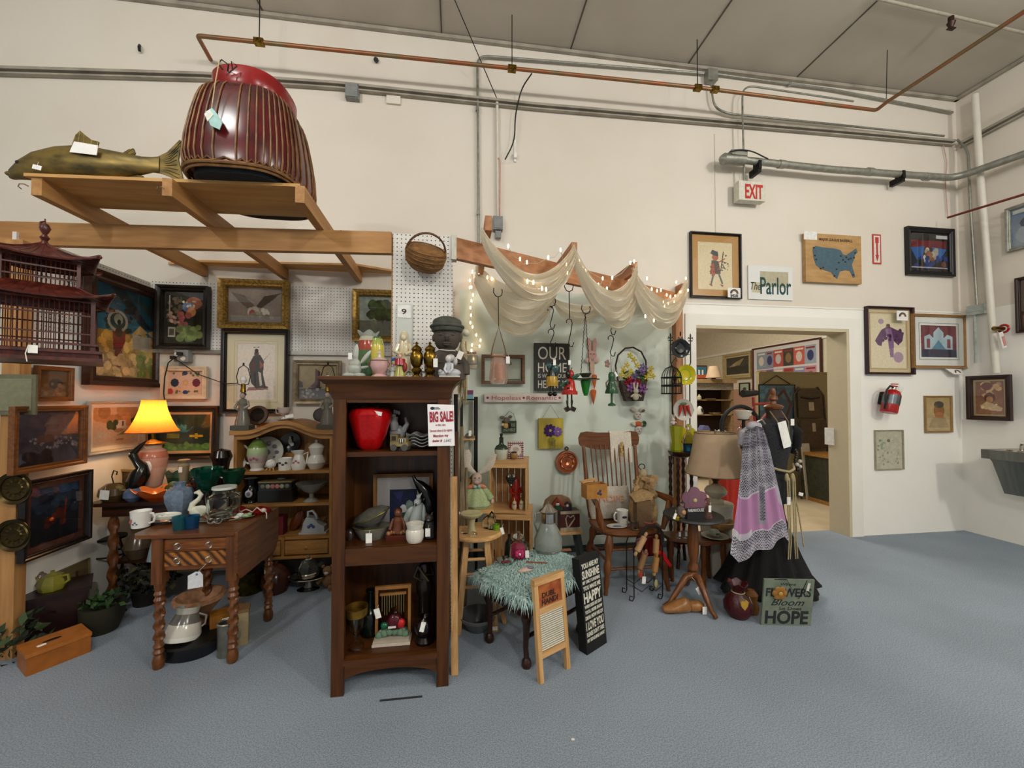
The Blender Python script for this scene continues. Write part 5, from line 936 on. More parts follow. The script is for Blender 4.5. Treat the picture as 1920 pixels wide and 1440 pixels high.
for i,(x,lb)in enumerate(((781,'ornate lidded brass urn, the left one of the pair on the bookcase top'),(806,'ornate lidded brass urn with a white price tag on the bookcase top'))):
    t=sw('brass_urn',lb,'urn',x,STP,.07,group=None);b=t.mb().lathe([(0,0),(9,0),(8,4),(5,7),(9,12),(10,16),(6,20),(11,28),(12,38),(11,46),(8,50),(10,54)],24,fn=lambda a,z,tt,i:(a*(1+.03*cos(tt*9+z)),z));t.add('body',b,BRS);b=t.mb().lathe([(10,54),(8,58),(4,61),(2,63),(3,66),(0,69)],20);t.add('lid',b,BRS)
    if i:ptag(t,11,28,8,16,-13)
for i,x in enumerate((768,793)):
    t=sw('crystal_ball','small faceted crystal ball on the bookcase top, %s' % ('left of the first brass urn' if i == 0 else 'between the brass urns'),'crystal ball',x,STP,.02);t.add('ball',t.mb().ell((0,0,6.5),6.5,10),GLS)
t=sw('kneeling_girl_figurine','white porcelain girl kneeling with a dog, at the right end of the bookcase top','figurine',844,STP,.04)
b=t.mb().col('B8BAC0');b.ell((4,0,10),(16,9,8));b.lathe([(0,8),(9,9),(7,22),(8,28),(0,31)],16,c=(-2,0,0));b.col('C8C4C0').ell((-3,-3,36),(6,6,7));b.col('B0ACA8').ell((1,1,38),(8,7,7));b.ell((9,3,32),(5,4,8));b.col('C4C4C8').tube([(-7,-3,26),(-10,-8,16),(-6,-9,9)],2.3,8);b.tube([(4,-4,26),(4,-10,16),(-2,-10,9)],2.3,8);b.col('A8AAB0').ell((-14,-4,8),(8,5,6));b.ell((-18,-6,12),(4,4,4));t.add('figure',b,CER);t.add('base',t.mb().col('C8C4BC').bx(-20,18,-10,8,0,4),CER)
# stone bust with ringed hat
t=sw('stone_bust','dark grey clay bust of a person wearing a round ringed hat, on the bookcase top','bust',838,STP,.22)
ST=mat('dark_clay','504840',.8,col2='3E372F',scale=14,bump=.3)
b=t.mb();b.lathe([(0,0),(34,0),(36,8),(34,26),(28,40),(20,48),(13,54),(12,62)],28,sy=.62);b.tube([(24,0,38),(33,-2,26),(34,-4,10)],[10,10,9],10);b.tube([(-24,0,38),(-32,-2,24),(-33,-4,8)],[10,10,9],10)
b.prism([(-24,30),(26,30),(30,46),(12,56),(-10,56),(-24,48)],-20,-10);t.add('torso',b,ST)
b=t.mb();b.lathe([(0,52),(12,54),(20,62),(25,76),(25,90),(20,100),(0,104)],24,sy=.88);b.tube([(0,-19,84),(0,-26,76),(0,-24,73)],[2.5,4,3],8);[b.ell((s_*4,-22,73),(2.4,2,2))for s_ in (-1,1)];b.ell((0,-20,66),(8,3.5,2.4));b.ell((0,-19.5,63),(6.5,3.5,2.2));[b.ell((s_*10,-19.5,82),(5,2.4,2.2))for s_ in (-1,1)];[b.tube([(s_*4,-21,87),(s_*10,-21,89),(s_*16,-17,86)],1.6,6)for s_ in (-1,1)];[b.ell((s_*25,0,78),(3,4,7))for s_ in (-1,1)];t.add('head',b,ST)
b=t.mb();n=40;b.lathe([(20,86),(28,90),(30,96),(30,102),(27,104),(27,108),(25,112),(15,117),(0,118)],40);t.add('hat',b,mat('dark_clay_hat','4A4C42',.75,col2='383A32',scale=18));t.add('hat_ring',t.mb().tube([(29.5*cos(a),29.5*sin(a),99)for a in [2*pi*i/40 for i in range(40)]],3,8,True),mat('dark_clay_hat'))
b=t.mb().col('E0DCD4');b.tube([(-14,-20,54),(2,-26,52),(16,-24,52)],.8,5);b.box((24,-24,44),(10,.6,15),Matrix.Rotation(.4,3,'Y'));t.add('price_tag',b,MAT)
# corn husk angel hanging by the divider edge
p=P(873,690,Y=2.34);t=It('husk_angel','pale straw angel with long ragged fibres, hanging right of the bookcase top','ornament',p)
b=t.mb();b.col('B8A67E');r=random.Random(4)
for i in range(60):a=r.uniform(-1,1);x0=-4+6*a;L_=r.uniform(50,78);b.tube([(x0*.4,r.uniform(-3,3),50),(x0,r.uniform(-4,4),10),(x0*1.5+r.uniform(-2,2),r.uniform(-4,4),-L_+r.uniform(0,14))],[1.2,1.3,.3],4)
t.add('straw_skirt',b,CLO);b=t.mb().col('C8BC98').tube([(-4,0,54),(-6,0,40),(-2,0,26)],[5,6,5],10);b.tube([(-8,0,44),(-14,0,24),(-10,0,6)],2.4,8);t.add('body',b,CLO);t.add('head',t.mb().col('D0C8B0').ell((1,0,66),(7,7,7)),CER);t.add('halo_wing',t.mb().col('8A7E6A').ell((-12,3,62),(6,2,14),R=Matrix.Rotation(-.3,3,'Y')),CLO)
# first shelf
t=sw('strawberry_jar','big glossy red strawberry cookie jar on the upper shelf of the bookcase','jar',694,S1,.12)
b=t.mb().lathe([(0,2),(16,0),(23,6),(30,28),(37,53),(39,66),(35,75),(24,80),(0,77)],48,fn=lambda a,z,tt,i:(a*(1-((.34-.06*i)*max(0,-sin(tt))**10 if i <5 else 0)),z));t.add('body',b,mat('strawberry_glaze','B80E12',.14,col2='A00A0E',scale=60,amt=.1))
b=t.mb().col('1E3A1C');
for i in range(7):a=2*pi*i/7;b.tube([(0,0,80),(14*cos(a),14*sin(a),83),(30*cos(a),30*sin(a),80)],[4,4,1],6)
b.tube([(0,0,80),(-2,0,88),(-4,0,92)],[3,2,2],6);t.add('leafy_lid',b,CER);t.add('sticker',t.mb().box((20,-33,68),(14,.6,7),Matrix.Rotation(.2,3,'Y')),PAP)
t=sw('rooster_figurine','grey-white ceramic rooster behind the toy truck on the upper shelf','figurine',745,S1,.18);b=t.mb().col('9A9C9C');b.ell((0,0,26),(15,10,16));b.tube([(-4,-2,34),(-6,-4,48),(-4,-4,58)],[9,7,6],12);b.ell((-6,-8,60),(5,7,4));b.lathe([(0,0),(12,0),(8,10),(5,14)],16);[b.ell((-5+4*i,-3,67-i),(2.4,1.5,4))for i in range(3)];b.tube([(10,0,30),(18,0,44),(14,0,56)],[6,4,2],8);t.add('body',b,CER)
t=sw('toy_truck','cream wooden toy truck with a striped radiator on the upper shelf','toy',752,S1,.05,rz=radians(-12));b=t.mb().col('8A7A50');b.bx(-18,16,-9,9,8,16);t.add('chassis',b,WDV);b=t.mb().col('7A6A40');b.bx(-18,-4,-8,8,14,30);b.col('2A2418');b.bx(-15,-7,-8.6,-8,19,27);t.add('cab',b,WDV);b=t.mb().col('9A8A60').bx(-3,12,-8,8,14,23);t.add('bonnet',b,WDV);b=t.mb();[b.col('D8D4C0' if i % 2 else '2A2A28').bx(-1+2*i,1+2*i,-9,-8,13,22)for i in range(5)];t.add('radiator',b,MAT)
for x,y in ((-11,-9),(10,-9),(-11,9),(10,9)):t.add('wheel',t.mb().col('4A4A44').lathe([(0,-2),(6,-2),(6,2),(0,2)],18,c=(x,y,6),R=Matrix.Rotation(pi/2,3,'X')),MAT)
for i in range(4):
    t=sw('scalloped_platter',['lowest white scalloped platter in the stack on the upper shelf','second white scalloped platter from the bottom of the stack, upper shelf','third white scalloped platter of the stack, upper shelf','topmost white scalloped platter of the stack on the upper shelf'][i],'platter',794,S1+.006+.0165*i,.13,group='white scalloped platters on the upper shelf')
    t.add('platter',t.mb().col(['A8A8A4','B4B4B0','A8A8A4','9A9A96'][i]).lathe([(0,0),(14,0),(32,6),(31,7),(14,1.2),(0,1.2)],48,sy=.9,fn=lambda a,z,tt,ii:(a,z+(2.6*cos(tt*6)if ii in (2,3)else 0))),CER)
# second shelf
picture('rose_picture','blond framed print of a white rose on blue at the back of the middle shelf',(Vector((P(700,1000,Y=BY+.25).x,BY+.25,S2+.002)),0)if False else ((700,1011),(812,886)),[('g','141A30','1E2A4E'),('p','2A2A5A',[(.1,.9),(.5,.95),(.4,.6)]),('e','A8A8A8',.55,.35,.22,.16),('e','C8C8CC',.5,.42,.12,.12),('e','3E5A4A',.5,.18,.2,.12),('e','7A8A80',.72,.5,.14,.16),('n',.2,10)],fw=7,fmat=mat('blond_wood','7A5226',.5,col2='6A441C'),matw=23,matc='8E8A88',Y=BY+.255,off=0,d=.015,cat='picture',glass=False)
t=sw('covered_casserole','tilted stack of grey glass covered dishes with a white tag, left of the middle shelf','dish',697,S2,.12)
b=t.mb().col('6E6C64').lathe([(0,0),(22,0),(30,14),(34,22),(32,22),(0,4)],32,sy=.8);t.add('lower_dish',b,CER)
R_=Matrix.Rotation(radians(-22),3,'Y');b=t.mb().col('5A5850').lathe([(0,-14),(18,-12),(34,2),(36,5),(24,14),(0,18)],36,sy=.75,R=R_,c=(0,0,38));t.add('lid',b,mat('smoky_glass',kind='vc',rough=.08,amt=.3,scale=60));b=t.mb().col('9A8A4A').tube([R_ @ Vector((36*cos(a),27*sin(a),3))+Vector((0,0,38))for a in [2*pi*i/40 for i in range(40)]],.9,5,True);b.tube([(34*cos(a),27*sin(a),22)for a in [2*pi*i/40 for i in range(40)]],.7,5,True);t.add('gilt_rim',b,MET);ptag(t,1,8,11,19,-29)
t=sw('boy_figurine','reddish brown carved child seated over a pile of fruit, on the middle shelf','figurine',744,S2,.08);b=t.mb().col('4E1E12').bx(-18,18,-10,10,0,10);b.col('8A5A38');[b.ell((-14+5.6*i,-6+(i % 2)*3,13+(i % 3)),4.4)for i in range(6)];b.col('5E3420').lathe([(0,12),(12,14),(9,26),(10,36),(6,42),(0,43)],16,c=(2,0,0));b.tube([(9,0,38),(14,-3,28),(16,-6,18)],3,8);b.tube([(-6,0,38),(-10,-4,28),(-12,-7,20)],3,8);b.ell((2,-2,49),(7,7,8));b.col('3E2012').ell((2,1,52),(8,7,7));t.add('figure',b,CER)
t=sw('cockatoo_figurine','white porcelain cockatoo with a raised crest on the middle shelf','figurine',781,S2,.15);b=t.mb().col('B4BCB8');b.tube([(0,0,4),(-2,0,26),(2,0,44),(4,-2,58)],[10,13,10,8],14);b.ell((2,-6,60),(7,7,7));[b.tube([(2,0,62),(0+i*3,2,72+i)],[2.4,.6],6)for i in range(4)];b.ell((12,2,36),(5,6,18));b.ell((-16,2,32),(7,3,20),R=Matrix.Rotation(.4,3,'Y'));t.add('body',b,CER);t.add('beak',t.mb().col('4A4A48').ell((0,-13,57),(2,4,3)),CER)
t=sw('ribbed_cup','white ribbed porcelain jar without a lid at the front of the middle shelf','jar',778,S2,.035);b=t.mb().col('CEC8BC').lathe([(0,0),(13,0),(16,6),(16.5,20),(14,24),(16.5,34),(15,34),(13,24),(14,6),(0,3)],48,fn=lambda a,z,tt,i:(a*(1+.02*cos(tt*16)),z));t.add('body',b,CER)
t=sw('orca_figure','glossy black leaping dolphin sculpture rising in front of the rose print','sculpture',796,S2,.19)
b=t.mb().col('0A0A0C').tube([(10,0,4),(12,0,30),(10,0,56),(0,0,76),(-9,0,86),(-17,-1,94),(-22,-1,104)],[9,14,15,12,9,4,2.4],14);b.ell((20,2,52),(9,2.4,3),R=Matrix.Rotation(.8,3,'Y'));b.ell((-2,-12,58),(3,3,9),R=Matrix.Rotation(.5,3,'Y'));b.lathe([(0,0),(13,0),(11,6),(0,8)],20,c=(8,0,0));t.add('body',b,CER)
t=sw('stone_cat','small dark mottled stone cat with a white tag at the right of the middle shelf','figurine',806,S2,.06);b=t.mb().col('322C28');b.tube([(0,0,4),(0,0,22),(0,-2,34)],[10,10,7],12);b.ell((-1,-4,40),(8,7,7));[b.tube([(-5+8*i,-3,44),(-7+12*i,-3,51)],[3,.6],6)for i in range(2)];b.col('8A847C').ell((-2,-10,38),(2.6,1.4,2));t.add('body',b,mat('mottled_stone',kind='vc',rough=.5,amt=.6,scale=90));ptag(t,-3,16,9,15,-12);
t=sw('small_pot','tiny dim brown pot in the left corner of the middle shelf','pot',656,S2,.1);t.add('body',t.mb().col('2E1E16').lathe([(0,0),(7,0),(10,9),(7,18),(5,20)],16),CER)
# lowest shelf
t=sw('gilt_goblet','large clear glass goblet with a wide gold rim on the lowest shelf, at left','goblet',668,S3,.07)
b=t.mb();b.lathe([(0,0),(15,0),(13,4),(4,9),(3,20),(8,28),(15,40),(18,54),(19,68),(17.5,68),(14,42),(0,26)],28);t.add('bowl',b,GLS);t.add('gold_band',t.mb().lathe([(18.4,60),(19.6,60),(20.6,75),(18.8,75),(18.2,62)],30),mat('matt_gold','8E6E2A',.45,metal=.8,amt=.3))
t=sw('green_bottle','squat dark green glass bottle behind the gilt goblet','bottle',694,S3,.18);t.add('body',t.mb().col('0A140C').lathe([(0,0),(17,0),(19,8),(19,34),(15,44),(7,52),(6,76),(8,78),(8,82),(5,83)],24),CER)
t=sw('bell_gate_ornament','small wooden gate with hanging metal chimes over a painted rock and red flower base','ornament',736,S3,.1)
b=t.mb().col('A89C8C').prism([(-33,0),(33,0),(32,10),(-32,10)],-16,14);b.col('C0B4A8').prism([(-34,0),(34,0),(34,4),(-34,4)],-18,15);t.add('base',b,CER)
b=t.mb();
for i in range(16):b.col(['5E7A62','8A8A7A','3E5E48'][i % 3]).ell((-24+3.2*i,-4+4*(i % 3),13+6*sin(pi*i/15)),(7,6,7))
t.add('rockwork',b,MAT);b=t.mb().col('9A6A34');[b.bar((x,6,8),(x,6,96),5)for x in (-30,30)];b.bar((-33,6,96),(33,6,97),6);b.bar((-24,5,84),(24,5,85),4);t.add('wooden_gate',b,WDV)
b=t.mb().col('B0A070');[b.tube([(-20+4.4*i,4,83),(-20+4.4*i,4,83-30-8*sin(i))],.9,5)for i in range(10)];t.add('chimes',b,MET)
b=t.mb().col('4A0E1A').ell((4,-4,36),(14,8,16));b.col('B01A1E').ell((16,-6,34),(8,6,9));b.col('2A0A10').ell((6,-5,54),5);b.col('0E5A3A').ell((-14,-6,32),(7,5,6));b.col('D8D0C8').bx(-6,8,-14,-12,30,33);t.add('red_bird',b,CER);ptag(t,-26,56,10,18,-8,-.25)
t=sw('dark_statue','tall dark carved standing figure with a gilded face on the lowest bookcase shelf','statue',796,S3,.19)
b=t.mb().col('1E1812');b.lathe([(0,0),(15,0),(12,10),(11,60),(15,66),(16,84),(12,92),(13,112),(8,120),(0,122)],18,sy=.7);b.col('2A2218');b.tube([(-11,0,116),(-18,-4,98),(-4,-10,92)],3.4,8);b.tube([(11,0,116),(15,-4,100),(2,-11,104)],3.4,8);b.col('4A3E1E').bar((-10,-12,118),(8,-12,92),3);t.add('body',b,CER);b=t.mb().col('5A4A22').ell((-3,-3,134),(8,8,10));b.col('1E1812').ell((4,2,137),(11,9,11));b.col('3A3218').ell((-4,-11,133),2);t.add('head',b,CER)
t=sw('claret_vase','round glossy dark red vase with a white tag on the lowest bookcase shelf','vase',796,S3,.07);b=t.mb().col('12060A').lathe([(0,0),(17,0),(18,5),(12,12),(18,22),(19,32),(14,42),(8,46),(9,48),(6,46),(0,30)],26);t.add('body',b,CER);ptag(t,-2,38,8,18,-20,.25)
# tall items between the bookcase and the stool
p=P(851,1200,Z=0);t=It('folded_stepladder','narrow pale wooden plank leaning upright against the right side of the bookcase','plank',(BX1+.03,2.06,0),k=1)
t.add('plank',t.mb().bar((.0,0,0),(-.008,.12,.98),.034,.022),LGT['z']);t.add('upper_slat',t.mb().bar((.012,.1,.6),(.004,.16,1.22),.02,.02),CHY['z'])
t=It('black_cane','black stick standing behind the sale sign at the right of the bookcase','stick',(BX1+.035,2.35,0),k=1);t.add('shaft',t.mb().bar((0,0,0),(-.006,.0,1.43),.024,.02),BLK)
p=on(866,2.62,.0);t=It('birch_branches','bundle of pale birch sticks standing beside the rabbit doll','branches',p,k=1)
for i,(dx,h,r_)in enumerate(((0,1.22,.013),(.02,.95,.011),(-.02,.86,.012))):t.add('stick',t.mb().tube([(dx,.01*i,0),(dx+.01,0,h*.5),(dx-.004+.01*i,.0,h)],[r_,r_*1.1,r_*.8],8),mat('birch_bark','8A7A5E',.8,col2='5E4E38',scale=25,stretch=(1,1,.3)))
# black metal shelf unit in the corner of the green booth
XA,XB=.03,P(893,700,Y=3.3).x
t=It('metal_rack','narrow black metal rack with wooden shelves in the left corner of the green booth','rack',((XA+XB)/2,3.38,0),k=1);hw_=(XB-XA)/2
for sx in (-1,1):
    for sy in (-.12,.12):t.add('post',t.mb().bx(sx*hw_-.011,sx*hw_+.011,sy-.011,sy+.011,0,1.42),BLK)
sz=[P(880,y,Y=3.27).z for y in (748,822,908)]
for z in sz:t.add('shelf',t.mb().bx(-hw_,hw_,-.13,.13,z-.012,z),LGT['x']if z <sz[0]else BLK)
zz=sz[0]
for i,(h,c,lb)in enumerate(((8,'6A9AA8','pale blue box lying on the metal rack top, under the plum box'),(8,'6A3A5A','plum coloured box lying on top of the pale blue box'))):
    t=ware('small_box',lb,'box',878,3.27,zz+.0001);b=t.mb().col(c).bx(-8,9,-8,12,0,h);t.add('body',b,MAT);zz += h*t.k+.001
t=ware('stone_bird','small grey stone trinket with a tag on the middle shelf of the metal rack','trinket',879,3.28,sz[1]);t.add('body',t.mb().col('6A665C').ell((0,0,5),(7,5,5)),MAT);ptag(t,2,10,5,10,-5)
t=ware('brass_ornament','small brass ornament on the lower shelf of the metal rack','ornament',886,3.28,sz[2]);t.add('body',t.mb().lathe([(0,0),(6,0),(3,6),(6,12),(0,18)],14),BRS)
p=P(884,665,Y=D-.01);t=It('booth_sign','white paper sign reading Booth 10 on the wall behind the light strand','sign',p);b=t.mb().col('D8D0C0').bx(-11,11,-.8,0,-26,8);b.col('2A2428').text('Booth',-8,1,5.5,17,-.9,.3,.03);b.text('10',-8,-16,15,17,-.9,.3,.03);t.add('card',b,MAT)
t=ware('glass_canister','dusty clear glass canister hung on the wall below the booth sign','jar',886,D-.09,P(886,683,Y=D-.09).z);t.add('body',t.mb().lathe([(0,0),(10,0),(10,14),(8,17),(7,17),(9,14),(9,2),(0,1)],20),mat('dusty_glass','C8C4B4',.3,trans=.5))
# ================================================================ GREEN BOOTH
ZG2=P(850,447,Y=2.46).z                   # top of the diagonal beam
t=It('draped_pergola','wooden beam on a wall post with four rafters over the sage green booth','wooden frame',(0,0,0),k=1)
CED={a:wood('reddish_pine','B07A52','96633E',.6,a,5)for a in 'xyz'}
ga,gb=P(853,447,Z=ZG2),P(1262,549,Z=ZG2)
t.add('beam',t.mb().bar(ga-Vector((0,0,.065)),gb-Vector((0,0,.065)),.04,.13),CED['x'])
rf=[(916,432),(1077,478),(1191,512),(1282,549)];RF=[]
for x,y in rf:
    a=P(x,y,Z=ZG2);RF.append(a);t.add('rafter',t.mb().bar(a+Vector((0,0,.045)),Vector((a.x,D-.006,ZG2+.045)),.04,.088),CED['y'])
px_=P(1272,700,Y=D-.05).x
t.add('post',t.mb().bx(px_-.035,px_+.035,D-.075,D-.008,0,ZG2-.0),CED['z'])
t.add('bracket',t.mb().bx(ga.x-.02,ga.x+.01,ga.y-.025,ga.y+.03,ZG2-.14,ZG2+.01),mat('galv_bracket','B8B4A8',.4,metal=.6));
# gauze
def swag(b,A,B,s1,s2,bulge=.08,nf=5,w0=(.05,.1),seed=0,nu=40,nv=22):
    A,B=Vector(A),Vector(B);r=random.Random(seed);ph=r.random()*6;g=[]
    for i in range(nu+1):
        u=i/nu;e=4*u*(1-u);row=[]
        for j in range(nv+1):
            v=j/nv;sag=s1*(1-v)+s2*v;wid=(w0[0]*(1-u)+w0[1]*u)*v
            p=A.lerp(B,u)-Vector((0,0,sag*e**.9+wid))
            rip=.014*sin(v*nf*2*pi+ph+1.5*sin(u*3))+.009*sin(v*nf*3.7+u*7+ph)
            p += Vector((.3*rip,-bulge*e*sin(pi*v*.8+.3)-rip*(.5+e),.35*rip));row.append(p)
        g.append(row)
    return b.sheet(g)
GAU=bpy.data.materials.new('cream_gauze');GAU.use_nodes=True;_n=GAU.node_tree;_p=_n.nodes['Principled BSDF'];_p.inputs['Roughness'].default_value=.9;_p.inputs['Specular IOR Level'].default_value=.1
_z=_n.nodes.new('ShaderNodeTexNoise');_z.inputs['Scale'].default_value=70;_r=_n.nodes.new('ShaderNodeValToRGB');_r.color_ramp.elements[0].color=C('DDD2B8')+(1,);_r.color_ramp.elements[1].color=C('F4EEDF')+(1,);_n.links.new(_z.outputs[0],_r.inputs[0]);_n.links.new(_r.outputs[0],_p.inputs['Base Color'])
_t=_n.nodes.new('ShaderNodeBsdfTranslucent');_n.links.new(_r.outputs[0],_t.inputs[0]);_x=_n.nodes.new('ShaderNodeMixShader');_x.inputs[0].default_value=.35;_n.links.new(_p.outputs[0],_x.inputs[1]);_n.links.new(_t.outputs[0],_x.inputs[2])
_tt=_n.nodes.new('ShaderNodeBsdfTransparent');_x2=_n.nodes.new('ShaderNodeMixShader');_x2.inputs[0].default_value=.1;_n.links.new(_x.outputs[0],_x2.inputs[1]);_n.links.new(_tt.outputs[0],_x2.inputs[2]);_n.links.new(_x2.outputs[0],_n.nodes['Material Output'].inputs[0])
t=It('gauze_drapery','cream gauze cloth looped in swags over the rafters of the green booth','drapery',(0,0,0),k=1)
def yv(x,y,dY,Y):return P(x,y,Y=Y+dY)
Y1,Y2,Y3,Y4=[a.y for a in RF]
sg=[((902,428),Y1+.0,(1078,452),Y2-.02,.26,.33,.1,6,(.06,.16),1),((892,492),D-.35,(1048,520),Y2+.25,.16,.33,.06,5,(.1,.1),2),((890,520),D-.3,(1040,556),D-.5,.16,.36,.05,4,(.05,.05),3),
      ((1074,462),Y2-.02,(1194,492),Y3-.02,.27,.37,.1,6,(.1,.16),4),((1036,556),D-.5,(1132,560),Y3+.15,.06,.16,.04,3,(.05,.06),5),((1186,500),Y3,(1288,520),Y4,.24,.34,.07,6,(.16,.16),6),((1120,552),Y3+.05,(1196,540),Y3+.1,.12,.24,.05,4,(.08,.08),7)]
for A,ya_,B,yb_,s1,s2,bl,nf,w0,sd in sg:
    t.add('swag',swag(t.mb(),P(*A,Y=ya_),P(*B,Y=yb_),s1,s2,bl,nf,w0,sd),GAU)
# fairy lights
SL=[(953,463,Y2-.25),(975,487,Y2-.15),(988,493,Y2-.12),(903,490,D-.4),(897,494,D-.4),(898,512,D-.42),(886,511,D-.3),(914,521,D-.46),(922,524,D-.46),(884,539,D-.2),(989,529,Y2-.33),(1000,531,Y2-.33),(1016,542,Y2-.3),(1024,544,Y2-.3),(1028,484,Y2-.2),(1051,470,Y2-.12),(1086,490,Y3-.2),(1062,497,Y2+.1),(1064,513,Y2+.1),(1093,504,Y3-.2),(1098,509,Y3-.2),(1130,523,Y3-.15),(1148,522,Y3-.2),(1122,535,Y3-.15),(1138,542,Y3-.12),(1182,494,Y3-.05),(1189,491,Y3-.05),(1197,524,Y3+.1),(1213,523,Y3+.15),(1208,540,Y3+.15),(1222,543,Y3+.15),(1232,546,Y3+.15),(1239,545,Y3+.2),(1250,554,Y4-.2),(1257,557,Y4-.15),(1268,530,Y4-.05),(1286,523,Y4-.05),(1290,545,Y4-.05),(1275,549,Y4-.08),(1266,556,Y4-.1),(1264,567,Y4-.1),(1253,570,Y4-.12),(1244,567,Y4-.12),(1210,594,Y3+.0),(1226,602,Y3+.05),(1246,575,Y4-.2)]
WLX=[(886,510),(881,527),(881,540),(887,554),(884,565),(882,578),(883,592),(882,606),(886,614),(893,629),(901,639),(899,650),(885,648),(884,658),(888,674)]
t=It('fairy_lights','string of small warm fairy lights wound through the gauze and down the wall','string lights',(0,0,0),k=1)
GLOW=mat('warm_fairy_bulb','FFD9A8',.5,emit=9,amt=0)
pts=[P(x,y,Y=Yq)for x,y,Yq in SL];wl=[P(x,y,Y=D-.05)for x,y in WLX]
for p in pts+wl:t.add('bulb',t.mb().tube([p+Vector((0,0,-.008)),p,p+Vector((0,0,.01)),p+Vector((0,0,.018))],[.003,.0055,.0055,.002],8),GLOW)
b=t.mb().col('C8BCA0');b.tube(wl,.0018,5);pl=[pts[0]];rest=pts[1:]
while rest:
    rest.sort(key=lambda q:(q-pl[-1]).length);pl.append(rest.pop(0))
seg=[pl[0]]
for p in pl[1:]:
    if (p-seg[-1]).length <.35:m=(p+seg[-1])/2-Vector((0,0,.02));seg += [m,p]
    else:
        if len(seg)>1:b.tube(seg,.0018,5)
        seg=[p]
b.tube(seg,.0018,5);t.add('wire',b,MAT)

# ---------------------------------------------------------------- hanging ornaments (hooks are their own things)
def hookS(name,lb,x,y0,y1,Y,big=False):
    p=P(x,y0,Y=Y);k=mpp(p);L_=(y1-y0);t=It(name,lb,'hook',p,k=k);b=t.mb()
    if big:b.tube([(9*cos(a),0,-9+9*sin(a)+6)for a in [radians(q)for q in range(150,391,20)]][::-1][:0]+[(-8,0,6),(-9,0,-2),(-5,0,-9),(0,0,-11),(6,0,-8),(8,0,-1),(7,0,4)],.9,6);b.tube([(0,0,-11),(1,0,-L_)],.9,6)
    else:b.tube([(-6,0,-8),(-6,0,-3),(-2,0,0),(3,0,-1),(5,0,-7),(2,0,-L_*.5),(-2,0,-L_+8),(0,0,-L_+1),(5,0,-L_),(8,0,-L_+8)],.9,6)
    t.add('wire',b,BLK);return t
YHn=2.95
hookS('ring_hook','black hook holding the pink jar lantern below the drapery',934,546,612,2.8,True)
hookS('ring_hook','black ring hook above the bee figure',1034,564,578,YHn,True);hookS('shaped_hook','upper black S hook above the bee figure',1033,575,616,YHn);hookS('shaped_hook','lower black S hook holding the bee figure',1034,617,650,YHn)
hookS('ring_hook','large black hook above the ladybug doll',1067,536,597,YHn,True);hookS('shaped_hook','wide black S hook holding the ladybug doll',1068,598,650,YHn)
hookS('ring_hook','black ring hook above the green glass cup',1099,578,588,3.0,True);hookS('ring_hook','black ring hook above the green lady bell',1146,578,588,3.05,True);hookS('shaped_hook','straight black hook under the ring above the green lady bell',1147,588,628,3.05);hookS('shaped_hook','lower black S hook holding the green lady bell',1146,629,668,3.05)
p=P(935,720,Y=2.8);t=It('jar_lantern','pink glass jar lantern with a candle, hanging on a rope below the drapery','lantern',p)
b=t.mb().col('F4DCD0').lathe([(0,0),(14,0),(18,10),(15,42),(12,48),(13,54),(14,56),(12,56),(11,48),(14,40),(16,10),(0,3)],8);t.add('jar',b,mat('pink_glass',kind='vc',rough=.1,trans=.85,amt=.05,ior=1.1))
t.add('candle',t.mb().col('D0A890').lathe([(0,4),(8,4),(8,34),(6,38),(0,37)],20),MAT);t.add('rope_handle',t.mb().col('7A6048').tube([(-15,0,48),(-12,0,66),(0,0,108),(12,0,66),(15,0,48)],1.3,6),CLO);t.add('wire_collar',t.mb().col('8A6A50').tube([(13.5*cos(a),13.5*sin(a),51)for a in [2*pi*i/24 for i in range(24)]],1.2,6,True),CLO);ptag(t,16,44,7,13,-12)
p=P(1035,742,Y=YHn);t=It('bee_figure','hanging flowerpot bee figure with black boots in front of the black sign','ornament',p);b=t.mb()
b=t.mb().lathe([(0,18),(11,18),(12,24),(11,24),(10,36),(7,48),(0,50)],20,cols=['8A6A1E','B08A2A','1E1A10','B08A2A','14140E','14140E']);t.add('pot_body',b,CER);b=t.mb().col('16160F').ell((0,0,56),(7,7,7));b.tube([(-3,0,60),(-6,0,68)],.8,5);b.tube([(3,0,60),(6,0,68)],.8,5);b.col('2A4A4A').ell((5,-5,50),(7,3,9),R=Matrix.Rotation(.5,3,'Y'));b.ell((-6,-4,56),(6,3,6));t.add('head',b,CER)
for s_ in (-1,1):l=t.add('leg',t.mb().col('14120E').tube([(s_*2,0,18),(s_*3,0,8)],2,8),CER);t.add('boot',t.mb().col('0E0E0C').ell((s_*4.5,-3,3),(4.6,6,4.4)),CER,parent=l)
t.add('cord',t.mb().tube([(0,0,62),(0,0,92)],.4,5),BLK);ptag(t,3,62,5,11,-8)
p=P(1068,772,Y=YHn);t=It('ladybug_doll','hanging red flowerpot ladybug doll with green leaf wings and brown shoes','ornament',p)
b=t.mb().lathe([(0,32),(15,32),(15,38),(12,40),(9,58),(5,62),(0,63)],24,cols=['8A1E16','A8281E','A8281E','A8281E','A8281E','A8281E']);t.add('pot_body',b,CER);b=t.mb().col('A0281C').ell((2,0,70),(7,7,9));b.col('1A1410').ell((-4,-3,70),(5,5,8));b.tube([(-1,0,78),(-4,0,83)],.8,5);b.tube([(2,0,78),(5,0,83)],.8,5);t.add('head',b,CER)
for x0,z0,x1,z1 in ((-2,60,-20,46),(2,62,18,70)):b=t.mb().col('1E4A34');d=Vector((x1-x0,0,z1-z0));b.ell(((x0+x1)/2,-7,(z0+z1)/2),(d.length/2,1,4),R=Matrix.Rotation(-math.atan2(d.z,d.x),3,'Y'));t.add('leaf_wing',b,CER)
